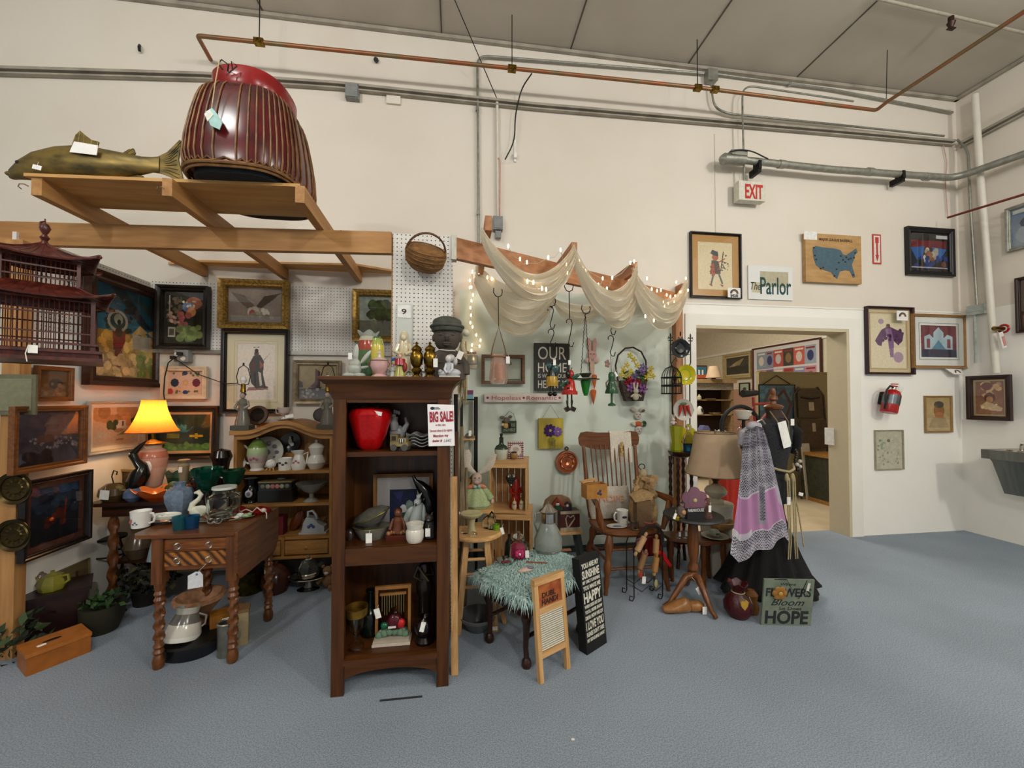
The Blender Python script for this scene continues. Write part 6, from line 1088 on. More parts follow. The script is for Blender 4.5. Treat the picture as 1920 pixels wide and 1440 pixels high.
b=t.mb().col('14120E');[b.ell((x,-12+.2*abs(x),z),(2.4,1.4,2.4))for x,z in ((-6,44),(-9,52),(-4,54))];t.add('spots',b,MAT)
for s_ in (-1,1):l=t.add('leg',t.mb().col('201410').tube([(s_*4,0,32),(s_*4,0,22),(s_*4.5,0,20),(s_*4,0,10)],[1.6,1.8,2.4,1.6],8),CER);t.add('shoe',t.mb().col('1E1410').box((s_*5.5,-3,5),(8,10,8),Matrix.Rotation(s_*.5,3,'Y')),CER,parent=l)
t.add('cord',t.mb().tube([(0,0,78),(0,0,118)],.4,5),BLK);ptag(t,-1,92,5,9,-4)
p=P(1098,742,Y=3.0);t=It('green_glass_cup','green glass cone in a metal leaf dish hung from two chains, beside the ladybug doll','candle holder',p)
t.add('glass',t.mb().col('1E8A2A').lathe([(0,0),(3,0),(6,8),(9,24),(10,30),(8.5,30),(5,8),(0,3)],22),mat('bright_green_glass',kind='vc',rough=.06,trans=.4,amt=.03))
b=t.mb().col('5E6A5A').lathe([(8,28),(24,30),(25,32),(8,31)],30,fn=lambda a,z,tt,i:(a*(1+.12*cos(tt*5))if i in (1,2)else a,z));b.col('8A8070').lathe([(6,34),(12,42),(11,42),(5,36)],20);t.add('leaf_dish',b,MET)
for x in (-9,9):t.add('chain',t.mb().col('2A2620').tube([(x,0,38)]+[(x*(1-i/30)+.6*(-1)**i,0,38+i*3.9)for i in range(1,31)],.7,5),MET)
p=P(1147,762,Y=3.05);t=It('green_lady_bell','hanging green metal lady bell on a round clapper, under an S hook','bell',p)
b=t.mb().col('2E5A34').lathe([(0,0),(7,1),(7,4),(2,7),(2,26)],18);t.add('clapper',b,CER);b=t.mb().col('2E5236').lathe([(12,24),(12.5,26),(8,40),(5,48),(6,52),(6,60),(4,64),(0,65)],24);t.add('skirt',b,CER);b=t.mb().col('5E4E38').tube([(-5,0,50),(-12,-3,44),(-11,-3,34)],1.2,6);b.tube([(5,0,50),(12,-3,46),(12,-3,36)],1.2,6);t.add('arms',b,MAT);ptag(t,7,60,4,9,-5,-.5);b=t.mb().col('8E6E62');[b.ell((-9+3*cos(a),-2,80+5*sin(a)),(3,1,3))for a in (0,1.3,2.6,3.9,5.2)];t.add('flower',b,MAT);t.add('cord',t.mb().tube([(0,0,65),(-2,0,95)],.4,5),BLK)
# ---------------------------------------------------------------- wall pieces of the green booth
YW=D-.02
def wallit(name,lb,cat,x,y,Y=YW,**k):return It(name,lb,cat,P(x,y,Y=Y),**k)
a_,c_=P(903,720,Y=YW),P(983,667,Y=YW);t=wallit('shadow_box','shallow open brown wooden frame with a small pane, behind the jar lantern','frame',943,693,k=1);w_,h_=(c_.x-a_.x),(c_.z-a_.z)
b=t.mb();framebars(b,w_,h_,.026,.05,False);t.add('frame',b,wood('brown_oak','6E4A2A','523420',.5,'x'));t.add('inner_pane',t.mb().bx(.02,w_/2-.035,-.012,-.006,-h_/2+.045,h_/2-.03),mat('milky_pane','A8AE9E',.2,amt=.02));t.add('keyhook',t.mb().tube([(.06,-.02,.07),(.075,-.03,.05),(.06,-.02,.04)],.004,6),BRS)
def signboard(name,lb,x0,y0,x1,y1,bg,Y=YW,d=.02,m=CLEAN,**k):
    a_,c_=P(x0,y1,Y=Y),P(x1,y0,Y=Y);mid=(a_+c_)/2;t=It(name,lb,'sign',mid,k=1);w_,h_=c_.x-a_.x,c_.z-a_.z;b=t.mb().col(bg).bx(-w_/2,w_/2,-d,0,-h_/2,h_/2);t.add('board',b,m);t.w,t.h,t.d=w_,h_,d;return t
def lines(t,rows,col,bold=.02,m=MAT,ext=.0012):   # rows: text, left, bottom, height, width as shares of the board
    b=t.mb().col(col)
    for s_,x,z,h,w_ in rows:b.text(s_,(x-.5)*t.w,(z-.5)*t.h,h*t.h,w_*t.w,-t.d-.0002,ext,bold)
    t.add('lettering',b,m)
t=signboard('our_home_sign','square charcoal sign reading OUR HOME IS WHERE OUR HEART IS',1001,645,1066,733,'22211F',d=.03)
lines(t,[('OUR',.1,.66,.28,.8),('HOME',.1,.39,.21,.82),('IS WHERE OUR',.1,.27,.09,.82),('HEART IS',.1,.06,.17,.82)],'C9C4B4',.0)
t=signboard('romantic_sign','long narrow pale sign reading Hopeless Romantic with tiny hearts',908,738,1054,754,'CDBDB4',d=.02)
lines(t,[('Hopeless',.09,.28,.48,.37),('Romantic',.53,.28,.48,.39)],'9A6A6A',.01);b=t.mb().col('7A4A44');[b.ell(((x-.5)*t.w,-.021,0),(.012,.002,.01))for x in (.04,.495,.96)];t.add('hearts',b,MAT)
t=signboard('bee_humble_sign','little green slate sign reading BEE HUMBLE with a bee and a grey animal',941,789,968,812,'2E3E2A',d=.015)
lines(t,[('BEE',.5,.55,.25,.4),('HUMBLE',.12,.16,.27,.78)],'A8B09A',.0);b=t.mb();k_=t.w/27;
b.col('6E6658').ell((-.2*t.w,-.03,.55*t.h),(6*k_,4*k_,6*k_));b.ell((-.5*t.w,-.025,.8*t.h),(5*k_,2*k_,3*k_));b.ell((.06*t.w,-.025,.85*t.h),(4*k_,2*k_,3*k_));b.col('C8A25A').ell((-.25*t.w,-.035,.12*t.h),(5*k_,3*k_,5*k_));b.col('1E1A14').ell((-.0*t.w,-.035,.1*t.h),(3*k_,3*k_,5*k_));b.col('D8C8A0').ell((-.42*t.w,-.03,.2*t.h),(4*k_,2*k_,3*k_));t.add('bee_and_animal',b,MAT)
t.add('wire_hanger',t.mb().tube([(-.3*t.w,-.01,.9*t.h),(.0,-.01,1.3*t.h),(.3*t.w,-.01,1.1*t.h),(.45*t.w,-.01,.5*t.h)],.002,5),BLK)
t=signboard('yellow_flower_board','yellow wooden board with a purple flower in a little jar, hung on a wire',1009,784,1055,841,'B8A22E',d=.02,m=WDV)
k_=t.w/46;b=t.mb().col('4A2E6A');[b.ell((-2*k_+7*k_*cos(a),-.03,.1*t.h+7*k_*sin(a)),(5*k_,1.5*k_,3*k_),R=Matrix.Rotation(-a,3,'Y'))for a in [2*pi*i/9 for i in range(9)]];b.col('7A5AA0');[b.ell((12*k_+5*k_*cos(a),-.035,.06*t.h+5*k_*sin(a)),(4*k_,1.5*k_,2.4*k_),R=Matrix.Rotation(-a,3,'Y'))for a in [2*pi*i/8 for i in range(8)]];b.col('C0B070');b.ell((-2*k_,-.036,.1*t.h),(2.6*k_,1.5*k_,2.6*k_));b.ell((12*k_,-.04,.06*t.h),1.8*k_);t.add('flowers',b,CLO)
t.add('jar',t.mb().lathe([(0,0),(6*k_,0),(6*k_,14*k_),(4*k_,17*k_),(3.4*k_,17*k_),(5*k_,13*k_),(0,k_)],16,c=(2*k_,-.035,-.45*t.h)),GLS);t.add('hanging_wire',t.mb().tube([(-.36*t.w,-.01,t.h/2-.01),(0,-.005,t.h/2+24*k_),(.36*t.w,-.01,t.h/2-.01)],.0015,5),BLK);t.add('stems',t.mb().col('5A6A2A').tube([(0,-.03,.08*t.h),(2*k_,-.035,-.4*t.h)],.002,5),MAT)
t=wallit('copper_mold','round embossed copper mould hanging on the green wall','mould',1062,866);Rx=Matrix.Rotation(pi/2,3,'X')
b=t.mb().lathe([(0,5),(5,7),(7,4),(9,4),(11,7),(13,7),(14,3),(16,3),(18,7),(20,7),(21.5,3),(21.5,0)],48,R=Rx,fn=lambda a,z,tt,i:(a,z+(.8*cos(tt*8)if i in (4,5)else 0)));t.add('mould',b,mat('polished_copper','D2845C',.3,metal=.7,amt=.2));t.add('ring',t.mb().tube([(3*cos(a),-1,25+3*sin(a))for a in [2*pi*i/14 for i in range(14)]],1.1,6,True),BLK)
t=wallit('flower_basket','half-round twig wall basket of yellow and purple flowers with a white bunny','basket',1184,752,Y=D-.05);TW=mat('dark_twig','2E221A',.8,bump=.5,scale=50)
b=t.mb();b.prism([(-16,0),(18,0),(26,40),(-26,38)],-12,0);t.add('basket',b,mat('grey_bark','4A3E36',.9,col2='2E2620',scale=30,stretch=(1,1,5),bump=.8));t.add('hoop_handle',t.mb().tube([(-18,0,10),(-27,0,40),(-31,0,66),(-26,0,86),(-12,0,99),(4,0,101),(20,0,93),(29,0,76),(30,0,54),(24,0,30)],1.6,7),TW)
r=random.Random(11)
def bloom(b,c,rr,n,col,mid=None):
    b.col(col);c=Vector(c)
    for i in range(n):a=2*pi*i/n;b.ell(c+Vector((rr*.6*cos(a),0,rr*.6*sin(a))),(rr*.45,rr*.2,rr*.28),8,R=Matrix.Rotation(-a,3,'Y'))
    if mid:b.col(mid).ell(c+Vector((0,-rr*.2,0)),rr*.25,8)
for nm,col,pl_ in (('yellow_blossom','C8B03A',[(-22,58),(-16,66),(-10,54),(-2,76),(4,66),(-26,48),(-14,46),(28,52),(34,46),(30,60),(-8,84),(24,44)]),('purple_blossom','6E5A86',[(6,52),(10,58),(14,64),(2,48),(18,60),(12,52),(-2,44)]),('red_blossom','9A2030',[(-10,40),(-4,36),(2,40),(6,34),(16,54),(-14,34)]),('lilac_bow','8A5A8E',[(-8,24),(10,24),(-2,28),(16,22)])):
    b=t.mb();[bloom(b,(x,-12-r.uniform(0,8),z),6 if nm != 'lilac_bow' else 9,5,col,'D8C87A' if nm[0]== 'y' else None)for x,z in pl_];t.add(nm,b,CLO)
b=t.mb();[b.col(['3E5A24','2A4018','54702E'][i % 3]).ell((r.uniform(-20,26),-8-r.uniform(0,6),r.uniform(34,56)),(5,1,2),6,R=Matrix.Rotation(r.uniform(0,6),3,'Y'))for i in range(40)];t.add('leaves',b,CLO)
def bunny(b,k=1,c=(0,0,0),col='C8BEA8',ear=12):
    c=Vector(c);b.col(col);b.ell(c+Vector((0,0,6*k)),(6*k,5*k,7*k));b.ell(c+Vector((0,-1,16*k)),(5*k,4.5*k,5*k));[b.tube([c+Vector((s_*2*k,0,19*k)),c+Vector((s_*4*k,0,(20+ear)*k))],[1.6*k,1.8*k],8)for s_ in (-1,1)];[b.tube([c+Vector((s_*4*k,0,10*k)),c+Vector((s_*10*k,-2,6*k))],1.6*k,6)for s_ in (-1,1)];return b
t.add('toy_bunny',bunny(t.mb(),1,(0,-18,2)),CLO)
t=wallit('pink_bunny_ornament','pink wooden bunny head with long ears hanging on the wall behind the green glass cup','ornament',1110,672);b=t.mb().col('C89C94');b.ell((0,0,6),(9,2,9));[b.ell((s_*5,0,25),(4,1.6,14),R=Matrix.Rotation(s_*.1,3,'Y'))for s_ in (-1,1)];b.col('D4B4A8').ell((-8,-1,-4),(6,2,5));b.ell((8,-1,-4),(6,2,5));b.col('C8A892').bx(-4,4,-2,0,-36,-4);t.add('head',b,MAT);b=t.mb().col('3A2A28');[b.ell((s_*3,-2.4,8),1)for s_ in (-1,1)];t.add('eyes',b,MAT)
t=wallit('carrot_string','two orange wooden carrots hanging in a row on the green wall beside the glass cup','ornament',1111,757);
for i,(x,z,rr)in enumerate(((1,4,1),(3,32,.9))):t.add('carrot',t.mb().col('B85A24').lathe([(0,-2),(2*rr,4),(6*rr,22),(5*rr,26),(0,27)],12,c=(x,-2,z-4),sy=.5),MAT)
for i,(x,y,nm,lb)in enumerate(((1196,785,'bunny_plaque','white and grey wooden bunny head on the wall over the carrot plaque'),(1198,812,'bunny_plaque','white wooden bunny face on the wall just above the rocking chair back'))):
    t=wallit(nm,lb,'plaque',x,y);b=t.mb().col('BDB6A8');b.ell((0,0,6),(7,2.5,8));b.ell((-9,0,17),(6,2,4),R=Matrix.Rotation(.4,3,'Y'));b.ell((8,0,17),(6,2,4),R=Matrix.Rotation(-.4,3,'Y'));b.col('5A5448');b.ell((10,-1,15),(4,2,3));b.ell((-3,-2.4,8),1);b.ell((3,-2.4,8),1);b.col('B07A72').ell((0,-3,4),1.3);t.add('face',b,MAT)
t=wallit('carrot_plaque','orange wooden carrot with a green top on the green wall','plaque',1200,795);b=t.mb().col('B0501C').ell((-4,0,0),(9,2.5,5));t.add('carrot',b,MAT);t.add('leafy_top',t.mb().col('1E4A26').ell((8,0,1),(5,2.5,5)),MAT)
# ---------------------------------------------------------------- wrought iron rack with plates
YR=3.3;t=It('iron_plate_rack','tall black wrought iron plate rack with fleur-de-lis finials beside the doorway','plate rack',P(1278,870,Y=YR),k=mpp(P(1278,750,Y=YR)))
def scroll(b,cx,cz,r0,s_,n=18,th=.8):b.tube([(cx+s_*r0*(1-i/n*.8)*cos(i*.5),0,cz+r0*(1-i/n*.8)*sin(i*.5))for i in range(n)],th,5)
for s_ in (-1,1):t.add('upright',t.mb().tube([(s_*20,0,240),(s_*20,0,190),(s_*14,0,174),(s_*18,0,160),(s_*17,0,0)],1.1,6),BLK)
b=t.mb()
for x in (-20,0,20):
    b.ell((x,0,240 if x else 244),(1.4,1.4,5));[b.tube([(x,0,234),(x+s_*4,0,238),(x+s_*5,0,234)],.9,5)for s_ in (-1,1)];b.bar((x-4,0,231),(x+4,0,231),1.6)
b.tube([(-20,0,222),(-10,0,230),(0,0,222),(10,0,230),(20,0,222)],1,6);[scroll(b,s_*10,224,6,s_)for s_ in (-1,1)];b.bar((-18,0,205),(18,0,205),1.2);t.add('crest',b,BLK)
for z in (150,92):
    b=t.mb();b.bar((-17,0,z),(17,0,z),1.2);[b.tube([(s_*17,0,z+2),(s_*17,-7,z),(s_*17,-8,z+8)],1,5)for s_ in (-1,1)];[b.ell((s_*17,-8,z+9),(4,1.4,5))for s_ in (-1,1)];[b.ell((s_*17,-8,z+9),(1.6,1.6,8))for s_ in (-1,1)];t.add('plate_bracket',b,BLK)
b=t.mb();scroll(b,-18,18,5,-1);scroll(b,18,18,5,1);b.bar((-17,0,60),(17,0,60),1.2);t.add('lower_scroll',b,BLK)
t=It('black_plate','round black embossed plate at the top of the iron plate rack','plate',P(1274,654,Y=YR-.03));b=t.mb().col('15171A').lathe([(0,3),(8,3.5),(10,2),(13,4),(18,5),(18,3),(0,0)],36,R=Rx);t.add('plate',b,CER)
t=It('hanging_birdcage','small black wire birdcage with a domed top hanging by the iron plate rack','birdcage',P(1259,738,Y=YR-.16));CR=18
b=t.mb()
for i in range(20):
    a=2*pi*i/20;b.tube([(CR*cos(a),CR*sin(a),0),(CR*cos(a),CR*sin(a),30),(CR*.9*cos(a),CR*.9*sin(a),38),(CR*.6*cos(a),CR*.6*sin(a),47),(0,0,52)],.5,4)
t.add('bars',b,BLK);b=t.mb();[b.tube([(CR*cos(a),CR*sin(a),z)for a in [2*pi*i/30 for i in range(30)]],rr,5,True)for z,rr in ((0,1.1),(14,.7),(16,.7),(30,1.1))];b.tube([(0,0,52),(0,0,56),(3,0,60),(10,0,68),(12,0,60)],.8,5);b.lathe([(0,0),(CR,0),(CR,1),(0,1)],24);t.add('rings',b,BLK)
t=It('yellow_plate','glossy yellow and green glass plate on the middle bracket of the iron rack','plate',P(1283,703,Y=YR-.05));b=t.mb().lathe([(0,2),(10,2),(15,4),(19,7),(19,5),(0,-1)],36,R=Rx,cols=['B8A80A','B8A80A','C0B010','8AA010','8AA010']);t.add('plate',b,CER)
t=It('chili_plate','white plate painted with three red peppers on the lower bracket of the iron rack','plate',P(1279,768,Y=YR-.06));b=t.mb().col('B8B4AA').lathe([(0,2),(12,2),(15,3),(20,5),(20,3),(0,-1)],40,R=Rx);t.add('plate',b,CER);b=t.mb().col('A82A1A');[b.tube([(x,-4.5,8),(x*1.3,-5,-2),(x*1.9,-5,-13)],[3,2.4,.6],8)for x in (-5,2,8)];b.col('4A6A3A').ell((0,-5,11),(7,1,2.5));t.add('pepper_painting',b,MAT)
# ---------------------------------------------------------------- dark plant stand with glass
ZPS=1.4-102*3.2/740;ps=on(1276,3.15,ZPS)
t=It('plant_stand','tall dark plant stand with twisted legs below the iron plate rack','plant stand',(ps.x,ps.y,0),k=1)
b=t.mb().lathe([(0,ZPS-.05),(.06,ZPS-.05),(.09,ZPS-.03),(.1,ZPS-.01),(.1,ZPS),(0,ZPS)],8,R=Matrix.Rotation(pi/8,3,'Z'));t.add('top',b,WAL['x'])
for sx in (-1,1):
    for sy in (-1,1):b=t.mb();twist(b,sx*.06,sy*.06,.12,ZPS-.05,.013,6);b.tube([(sx*.06,sy*.06,.12),(sx*.08,sy*.08,0)],.014,8);t.add('leg',b,WAL['z'])
t.add('lower_shelf',t.mb().bx(-.085,.085,-.085,.085,.2,.215),WAL['x'])
t=It('yellow_vase','ribbed yellow-green glass vase holding a bunny pick, on the dark plant stand','vase',on(1268,3.12,ZPS));b=t.mb().lathe([(0,0),(10,0),(11,4),(9,18),(13,48),(12,48),(8,18),(0,4)],8,cols=['8A9010']*2+['9AA01A','A0A020','B0A828','8A9010','8A9010']);t.add('vase',b,mat('yellow_glass',kind='vc',rough=.08,trans=.3,amt=.1));t.add('bunny_pick',bunny(t.mb(),.62,(-6,0,50),'C8B8B0'),MAT);b=t.mb().col('7A8A2A');[b.tube([(x,0,8),(x*1.6,0,46)],1,5)for x in (-4,0,4)];t.add('stems',b,MAT)
t=It('daffodil_plate','yellow glass flower disc leaning behind the yellow-green vase','plate',P(1290,818,Y=3.26));t.add('disc',t.mb().col('B8A820').lathe([(0,4),(5,4),(7,2),(17,3),(18,1),(0,-1)],30,R=Rx),CER)
t=It('teal_decanter','clear glass decanter with a teal base beside the yellow-green vase','decanter',on(1291,3.1,ZPS));b=t.mb().col('1E6A90').lathe([(0,0),(9,0),(10,14),(0,14)],12);t.add('teal_base',b,GLV);b=t.mb();b.lathe([(0,14),(10,14),(9,28),(4,36),(4,40),(0,40)],12);b.ell((0,0,46),(6,6,6));t.add('glass',b,GLS)
# ---------------------------------------------------------------- stool
sL=P(870,1212,Z=0);YST=2.52;ZST=1.4-252*2.42/740
sc=on(893,YST,ZST);t=It('wooden_stool','tall round natural wood stool carrying glass pieces and a mushroom dish','stool',(sc.x,sc.y,0),k=1)
SR=.165;t.add('seat',t.mb().lathe([(0,ZST-.032),(SR-.02,ZST-.032),(SR,ZST-.022),(SR,ZST-.01),(SR-.012,ZST),(0,ZST)],48),LGT['x'])
for i,a in enumerate((radians(225),radians(315),radians(45),radians(135))):
    t.add('leg',t.mb().bar((.085*cos(a),.085*sin(a),ZST-.03),(.16*cos(a),.16*sin(a),0),.034,.034),LGT['z'])
for z,off in ((.36,0),(.2,0),(.42,1),(.26,1)):
    for s_ in (-1,1):
        q=.06+.053*(1-z/ZST)+.0;q=(.085+.075*(1-z/ZST))*.707
        t.add('rung',t.mb().tube([(-q,s_*q,z),(q,s_*q,z)]if off else [(s_*q,-q,z),(s_*q,q,z)],.01,8),LGT['x'])
# mushroom dish etc on the stool
t=It('mushroom_dish','cream ceramic mushroom-shaped pedestal dish on the wooden stool','dish',on(884,YST-.03,ZST));b=t.mb().col('A8A07A').lathe([(0,0),(9,0),(7,6),(6,16),(8,24)],20);t.add('stem',b,CER);b=t.mb().col('B8AE84').lathe([(0,24),(8,24),(19,30),(21,34),(20,35),(0,33)],30);t.add('dish',b,CER)
t=It('pale_bird_dish','small pale ruffled creature at the left edge of the mushroom dish','figurine',on(858,YST-.05,ZST+.11));t.add('body',t.mb().col('C4BEB0').ell((0,0,4),(5,4,3.4)),CER)
for i,(x,dy,h,r_,lb)in enumerate(((915,.03,24,11,'clear glass pumpkin-shaped ornament on the stool'),(872,-.06,12,7,'tiny clear glass animal at the left front of the stool'),(887,-.11,9,8,'round crystal paperweight at the front of the stool'),(922,.0,34,9,'tall clear glass figure at the right of the stool'))):
    t=It('glass_ornament',lb,'ornament',on(x,YST+dy,ZST));t.add('body',t.mb().lathe([(0,0),(r_*.8,0),(r_,h*.3),(r_*.8,h*.7),(r_*.3,h*.9),(0,h)],12),GLS)
t=It('green_cup','small lime green glass cup with a white tag at the right rim of the stool','cup',on(930,YST-.02,ZST));t.add('cup',t.mb().col('6E9A1E').lathe([(0,0),(6,0),(7.5,10),(6.5,10),(5,2),(0,2)],20),CER);ptag(t,11,0,6,13,-8,-.25)
# rabbit doll
t=It('rabbit_doll','cloth rabbit doll with long floppy ears and a pale green dress with a peach collar','doll',on(894,2.72,.66))
b=t.mb().col('A8B488');b.lathe([(0,0),(22,0),(27,6),(22,22),(12,36),(7,42),(0,43)],40,sy=.7,fn=lambda a,z,tt,i:(a*(1+.07*cos(tt*7)),z));t.add('dress',b,CLO);b=t.mb().col('9CAA7C');[b.tube([(s_*8,0,38),(s_*18,-2,28),(s_*26,-3,16)],[5,7,7],10)for s_ in (-1,1)];t.add('sleeves',b,CLO);b=t.mb().col('C8A898');[b.ell((s_*28,-4,12),(4,4,5))for s_ in (-1,1)];t.add('hands',b,CLO)
b=t.mb().col('B8A094');b.ell((0,-2,54),(9.5,9,12));b.ell((-1,-9,49),(5,4,4));b.col('2A2420');b.ell((-4,-10,57),1.1);b.ell((4,-10,57),1.1);t.add('head',b,CLO);b=t.mb().col('C87E60');[b.ell((s_*9,-6,41),(9,3,4),R=Matrix.Rotation(s_*.3,3,'Y'))for s_ in (-1,1)];t.add('collar',b,CLO);b=t.mb().col('8AB0A8');[b.ell((s_*4,-10,41),(4,2,3))for s_ in (-1,1)];t.add('bow',b,CLO)
for pts_ in (((-3,0,64),(-12,0,72),(-18,0,80),(-16,0,96),(-18,0,108)),((4,0,64),(14,0,70),(22,0,74),(28,0,86),(34,0,100))):t.add('ear',t.mb().col('C4B8A8').tube(pts_,[3,5,6,7,4],10,fl=.4),CLO)
t.add('shelf_support',t.mb().bx(-12,12,4,14,-.66/t.k,-.001),MAT)if False else None
# small stand the doll sits on
b=MB().bx(-.11,.11,-.08,.08,.632,.658);[b.bx(x-.012,x+.012,y-.012,y+.012,0,.632)for x in (-.09,.09)for y in (-.06,.06)]
q=on(894,2.75,.66);solo('small_stand','small plain stand behind the stool carrying the rabbit doll','stand',(q.x,q.y,0),b,LGT['x'])
# cream shape behind stool (plush)
t=It('cream_bonnet','cream cloth goose with a patchwork wing on the floor behind the stool','toy',P(936,1120,Z=0));b=t.mb().col('C0B8AC');b.ell((0,0,36),(20,14,36));t.add('body',b,CLO);b=t.mb().col('A89080').ell((14,-13,22),(8,2,14),R=Matrix.Rotation(.5,3,'Y'));t.add('wing',b,CLO)
t=It('blue_white_bowl','wide blue and white bowl with a tag on the floor behind the furry bench','bowl',P(896,1178,Z=0));b=t.mb().col('6A6C6E').lathe([(0,0),(18,0),(34,22),(36,28),(34,28),(16,4),(0,3)],32,cols=['4A4C50','5A5C60','74767A','8A8A88','5A5C60','4A4C50']);t.add('bowl',b,CER);ptag(t,30,10,9,7,-22)
# ---------------------------------------------------------------- crates
YCR=2.95
cA,cB=on(947,YCR,.9),on(1003,YCR,.9);CRX=(cA.x+cB.x)/2;cw=.27;zc0=P(970,962,Y=YCR).z;zc1=P(970,864,Y=YCR).z
def crate(lb,cx,cy,z0,h,w_,d_,rz):
    t=It('wooden_crate',lb,'crate',(cx,cy,z0),rz,k=1);m=LGT
    n=5
    for s_ in (-1,1):
        for i in range(n):u=-d_/2+d_*(i+.5)/n;t.add('slat',t.mb().bx(s_*w_/2-.005,s_*w_/2+.005,u-d_/n*.43,u+d_/n*.43,0,h),m['z'])
    for i in range(n):u=-w_/2+.01+(w_-.02)*(i+.5)/n;t.add('slat',t.mb().bx(u-w_/n*.43,u+w_/n*.43,d_/2-.006,d_/2+.004,0,h),m['z'])
    t.add('end_board',t.mb().bx(-w_/2+.006,w_/2-.006,-d_/2,d_/2-.007,0,.018),m['x']);t.add('end_board',t.mb().bx(-w_/2-.006,w_/2+.006,-d_/2,d_/2+.005,h,h+.016),m['x']);t.add('front_rail',t.mb().bx(-w_/2-.006,w_/2+.006,-d_/2-.008,-d_/2-.001,h-.035,h+.016),m['x']);return t
crate('slatted pine crate standing on end, the upper of the two stacked crates',CRX-.06,YCR+.13,zc0,zc1-zc0-.016,cw,.27,radians(-14))
crate('lower slatted pine crate under the stack, holding tiny drawers',CRX-.05,YCR+.15,0,zc0-.0165,cw+.05,.27,radians(-14))
t=It('jug_with_stopper','cream and green pottery jug with a dark green stopper on top of the crates','jug',on(940,YCR+.12,zc1));b=t.mb().lathe([(0,0),(10,0),(12,6),(13,18),(10,24),(5,27),(4,30)],26,cols=['A8AA98','B4B6A4','B4B6A4','2A3A2A','1E2E20','1E2E20']);t.add('body',b,CER);t.add('stopper',t.mb().col('16261A').lathe([(0,28),(4,29),(4,40),(2,41),(3,44),(3,47),(0,48)],16),CER)
t=It('gingham_frame','small red gingham frame with a tiny pot face on top of the crates','frame',on(967,YCR+.1,zc1));im=art([('r','D8D4CC',0,0,1,1)]+[('r','8A4A4A',i/8,0,i/8+.05,1)for i in range(9)]+[('r','6A4048',0,i/8,1,i/8+.05)for i in range(9)]+[('e','C8C4B8',.5,.5,.36,.34),('e','B09A90',.5,.55,.2,.14)],60,60);b=t.mb().col('C8C0B4').bx(-15,15,0,3,0,32);t.add('board',b,MAT);canvas('gingham_print',im,-15*t.k,15*t.k,0,32*t.k,-.0008,parent=t.o);b=t.mb().col('8A6A3E').ell((-4,-6,7),(7,5,7));b.col('1E2A1A').ell((-4,-6,13),(6,4,2));t.add('pot_face',b,CER)
t=It('heart_ornament','grey metal heart with jewels hanging on the corner of the upper crate','ornament',P(958,905,Y=YCR-.03));b=t.mb().col('4A463E');b.ell((-4,0,10),(6,2,7));b.ell((4,0,10),(6,2,7));b.lathe([(0,-10),(9,6),(0,9)],4,sy=.25);t.add('heart',b,MET);b=t.mb().col('C8B8A8');[b.ell((x,-3,z),1.6)for x,z in ((-5,12),(5,12),(0,-4))];t.add('jewels',b,CER);t.add('wire',t.mb().tube([(-8,0,14),(0,1,24),(9,0,12)],.5,5),BLK)
t=It('red_gnome','red and white cloth figure sitting inside the upper crate','figurine',on(967,YCR+.1,zc0+.018));b=t.mb();figure(b,50,'9A1E18','D0A890','9A1E18',z0=0);b.col('9A1E18').lathe([(0,36),(9,36),(7,48),(2,58),(0,60)],14);t.add('figure',b,CER)
for i,(x,lb)in enumerate(((964,'small gold and white elephant shaker inside the upper crate, the left one'),(977,'small gold and white elephant shaker inside the upper crate, the right one'))):
    t=It('elephant_shaker',lb,'figurine',on(x,YCR+.02,zc0+.018));b=t.mb().col('B8A888');b.ell((0,0,7),(5,5,8));b.ell((0,-3,14),(4,4,4));t.add('body',b,CER);t.add('gilt_cap',t.mb().lathe([(3,16),(2,19),(0,24)],10),BRS)
t=It('spice_drawers','tiny cream three-drawer spice cabinet with red knobs in the lower crate','cabinet',on(988,YCR+.06,zc0-.0165-.33));b=t.mb().col('A89A66').bx(-10,10,0,14,0,66);t.add('body',b,WDV)
for i in range(3):d=t.add('drawer',t.mb().col('B4A670').bx(-9,9,-1.5,0,4+15*i,17+15*i),WDV);t.add('knob',t.mb().col('5A1E18').ell((0,-3,10.5+15*i),2),CER,parent=d)
t.o.location.z=.019;
t=It('dark_bottle','dark glass bottle leaning at the left of the lower crate','bottle',on(955,YCR-.08,0));t.o.location.z=0;t.add('body',t.mb().col('1E2420').lathe([(0,0),(9,0),(10,70),(8,92),(3,100),(3,108),(0,108)],16),CER)
# ---------------------------------------------------------------- bench with houses
bz=P(1078,998,Y=3.2).z;bl,br=on(1040,3.2,bz),on(1093,3.2,bz)
t=It('little_bench','small pale wooden bench with grey legs carrying painted wooden houses','bench',((bl.x+br.x)/2,3.3,0),k=1);w_=(br.x-bl.x)/2
t.add('top',t.mb().bx(-w_,w_,-.1,.1,bz-.02,bz),LGT['x']);[t.add('leg',t.mb().bar((s_*(w_-.03),y,bz-.02),(s_*(w_+.02),y,0),.03,.03),mat('grey_paint','4A5250',.6))for s_ in (-1,1)for y in (-.07,.07)]
t=It('heart_box','dark red wooden box with a cream heart cut-out on the little bench','box',on(1066,3.3,bz));t.add('body',t.mb().col('4A1414').bx(-18,18,-12,12,0,36),WDV);b=t.mb().col('A89C84').bx(-19,20,-14,-12,0,6);b.bx(-19,20,-14,-12,31,36);b.tube([(-6,-13,6),(-9,-13,22),(-6,-13,28),(0,-13,24),(6,-13,28),(8,-13,22),(-4,-13,6)],1.4,6);t.add('heart_cutout',b,WDV);zb2=bz+36.3*t.k
t=It('village_plaque','wooden plaque of little houses with red roofs and hearts, atop the heart box','plaque',on(1046,3.28,zb2));b=t.mb().col('8A6A46').prism([(-26,0),(26,0),(27,12),(22,22),(8,28),(-12,28),(-24,20),(-28,8)],0,3);t.add('board',b,WDV)
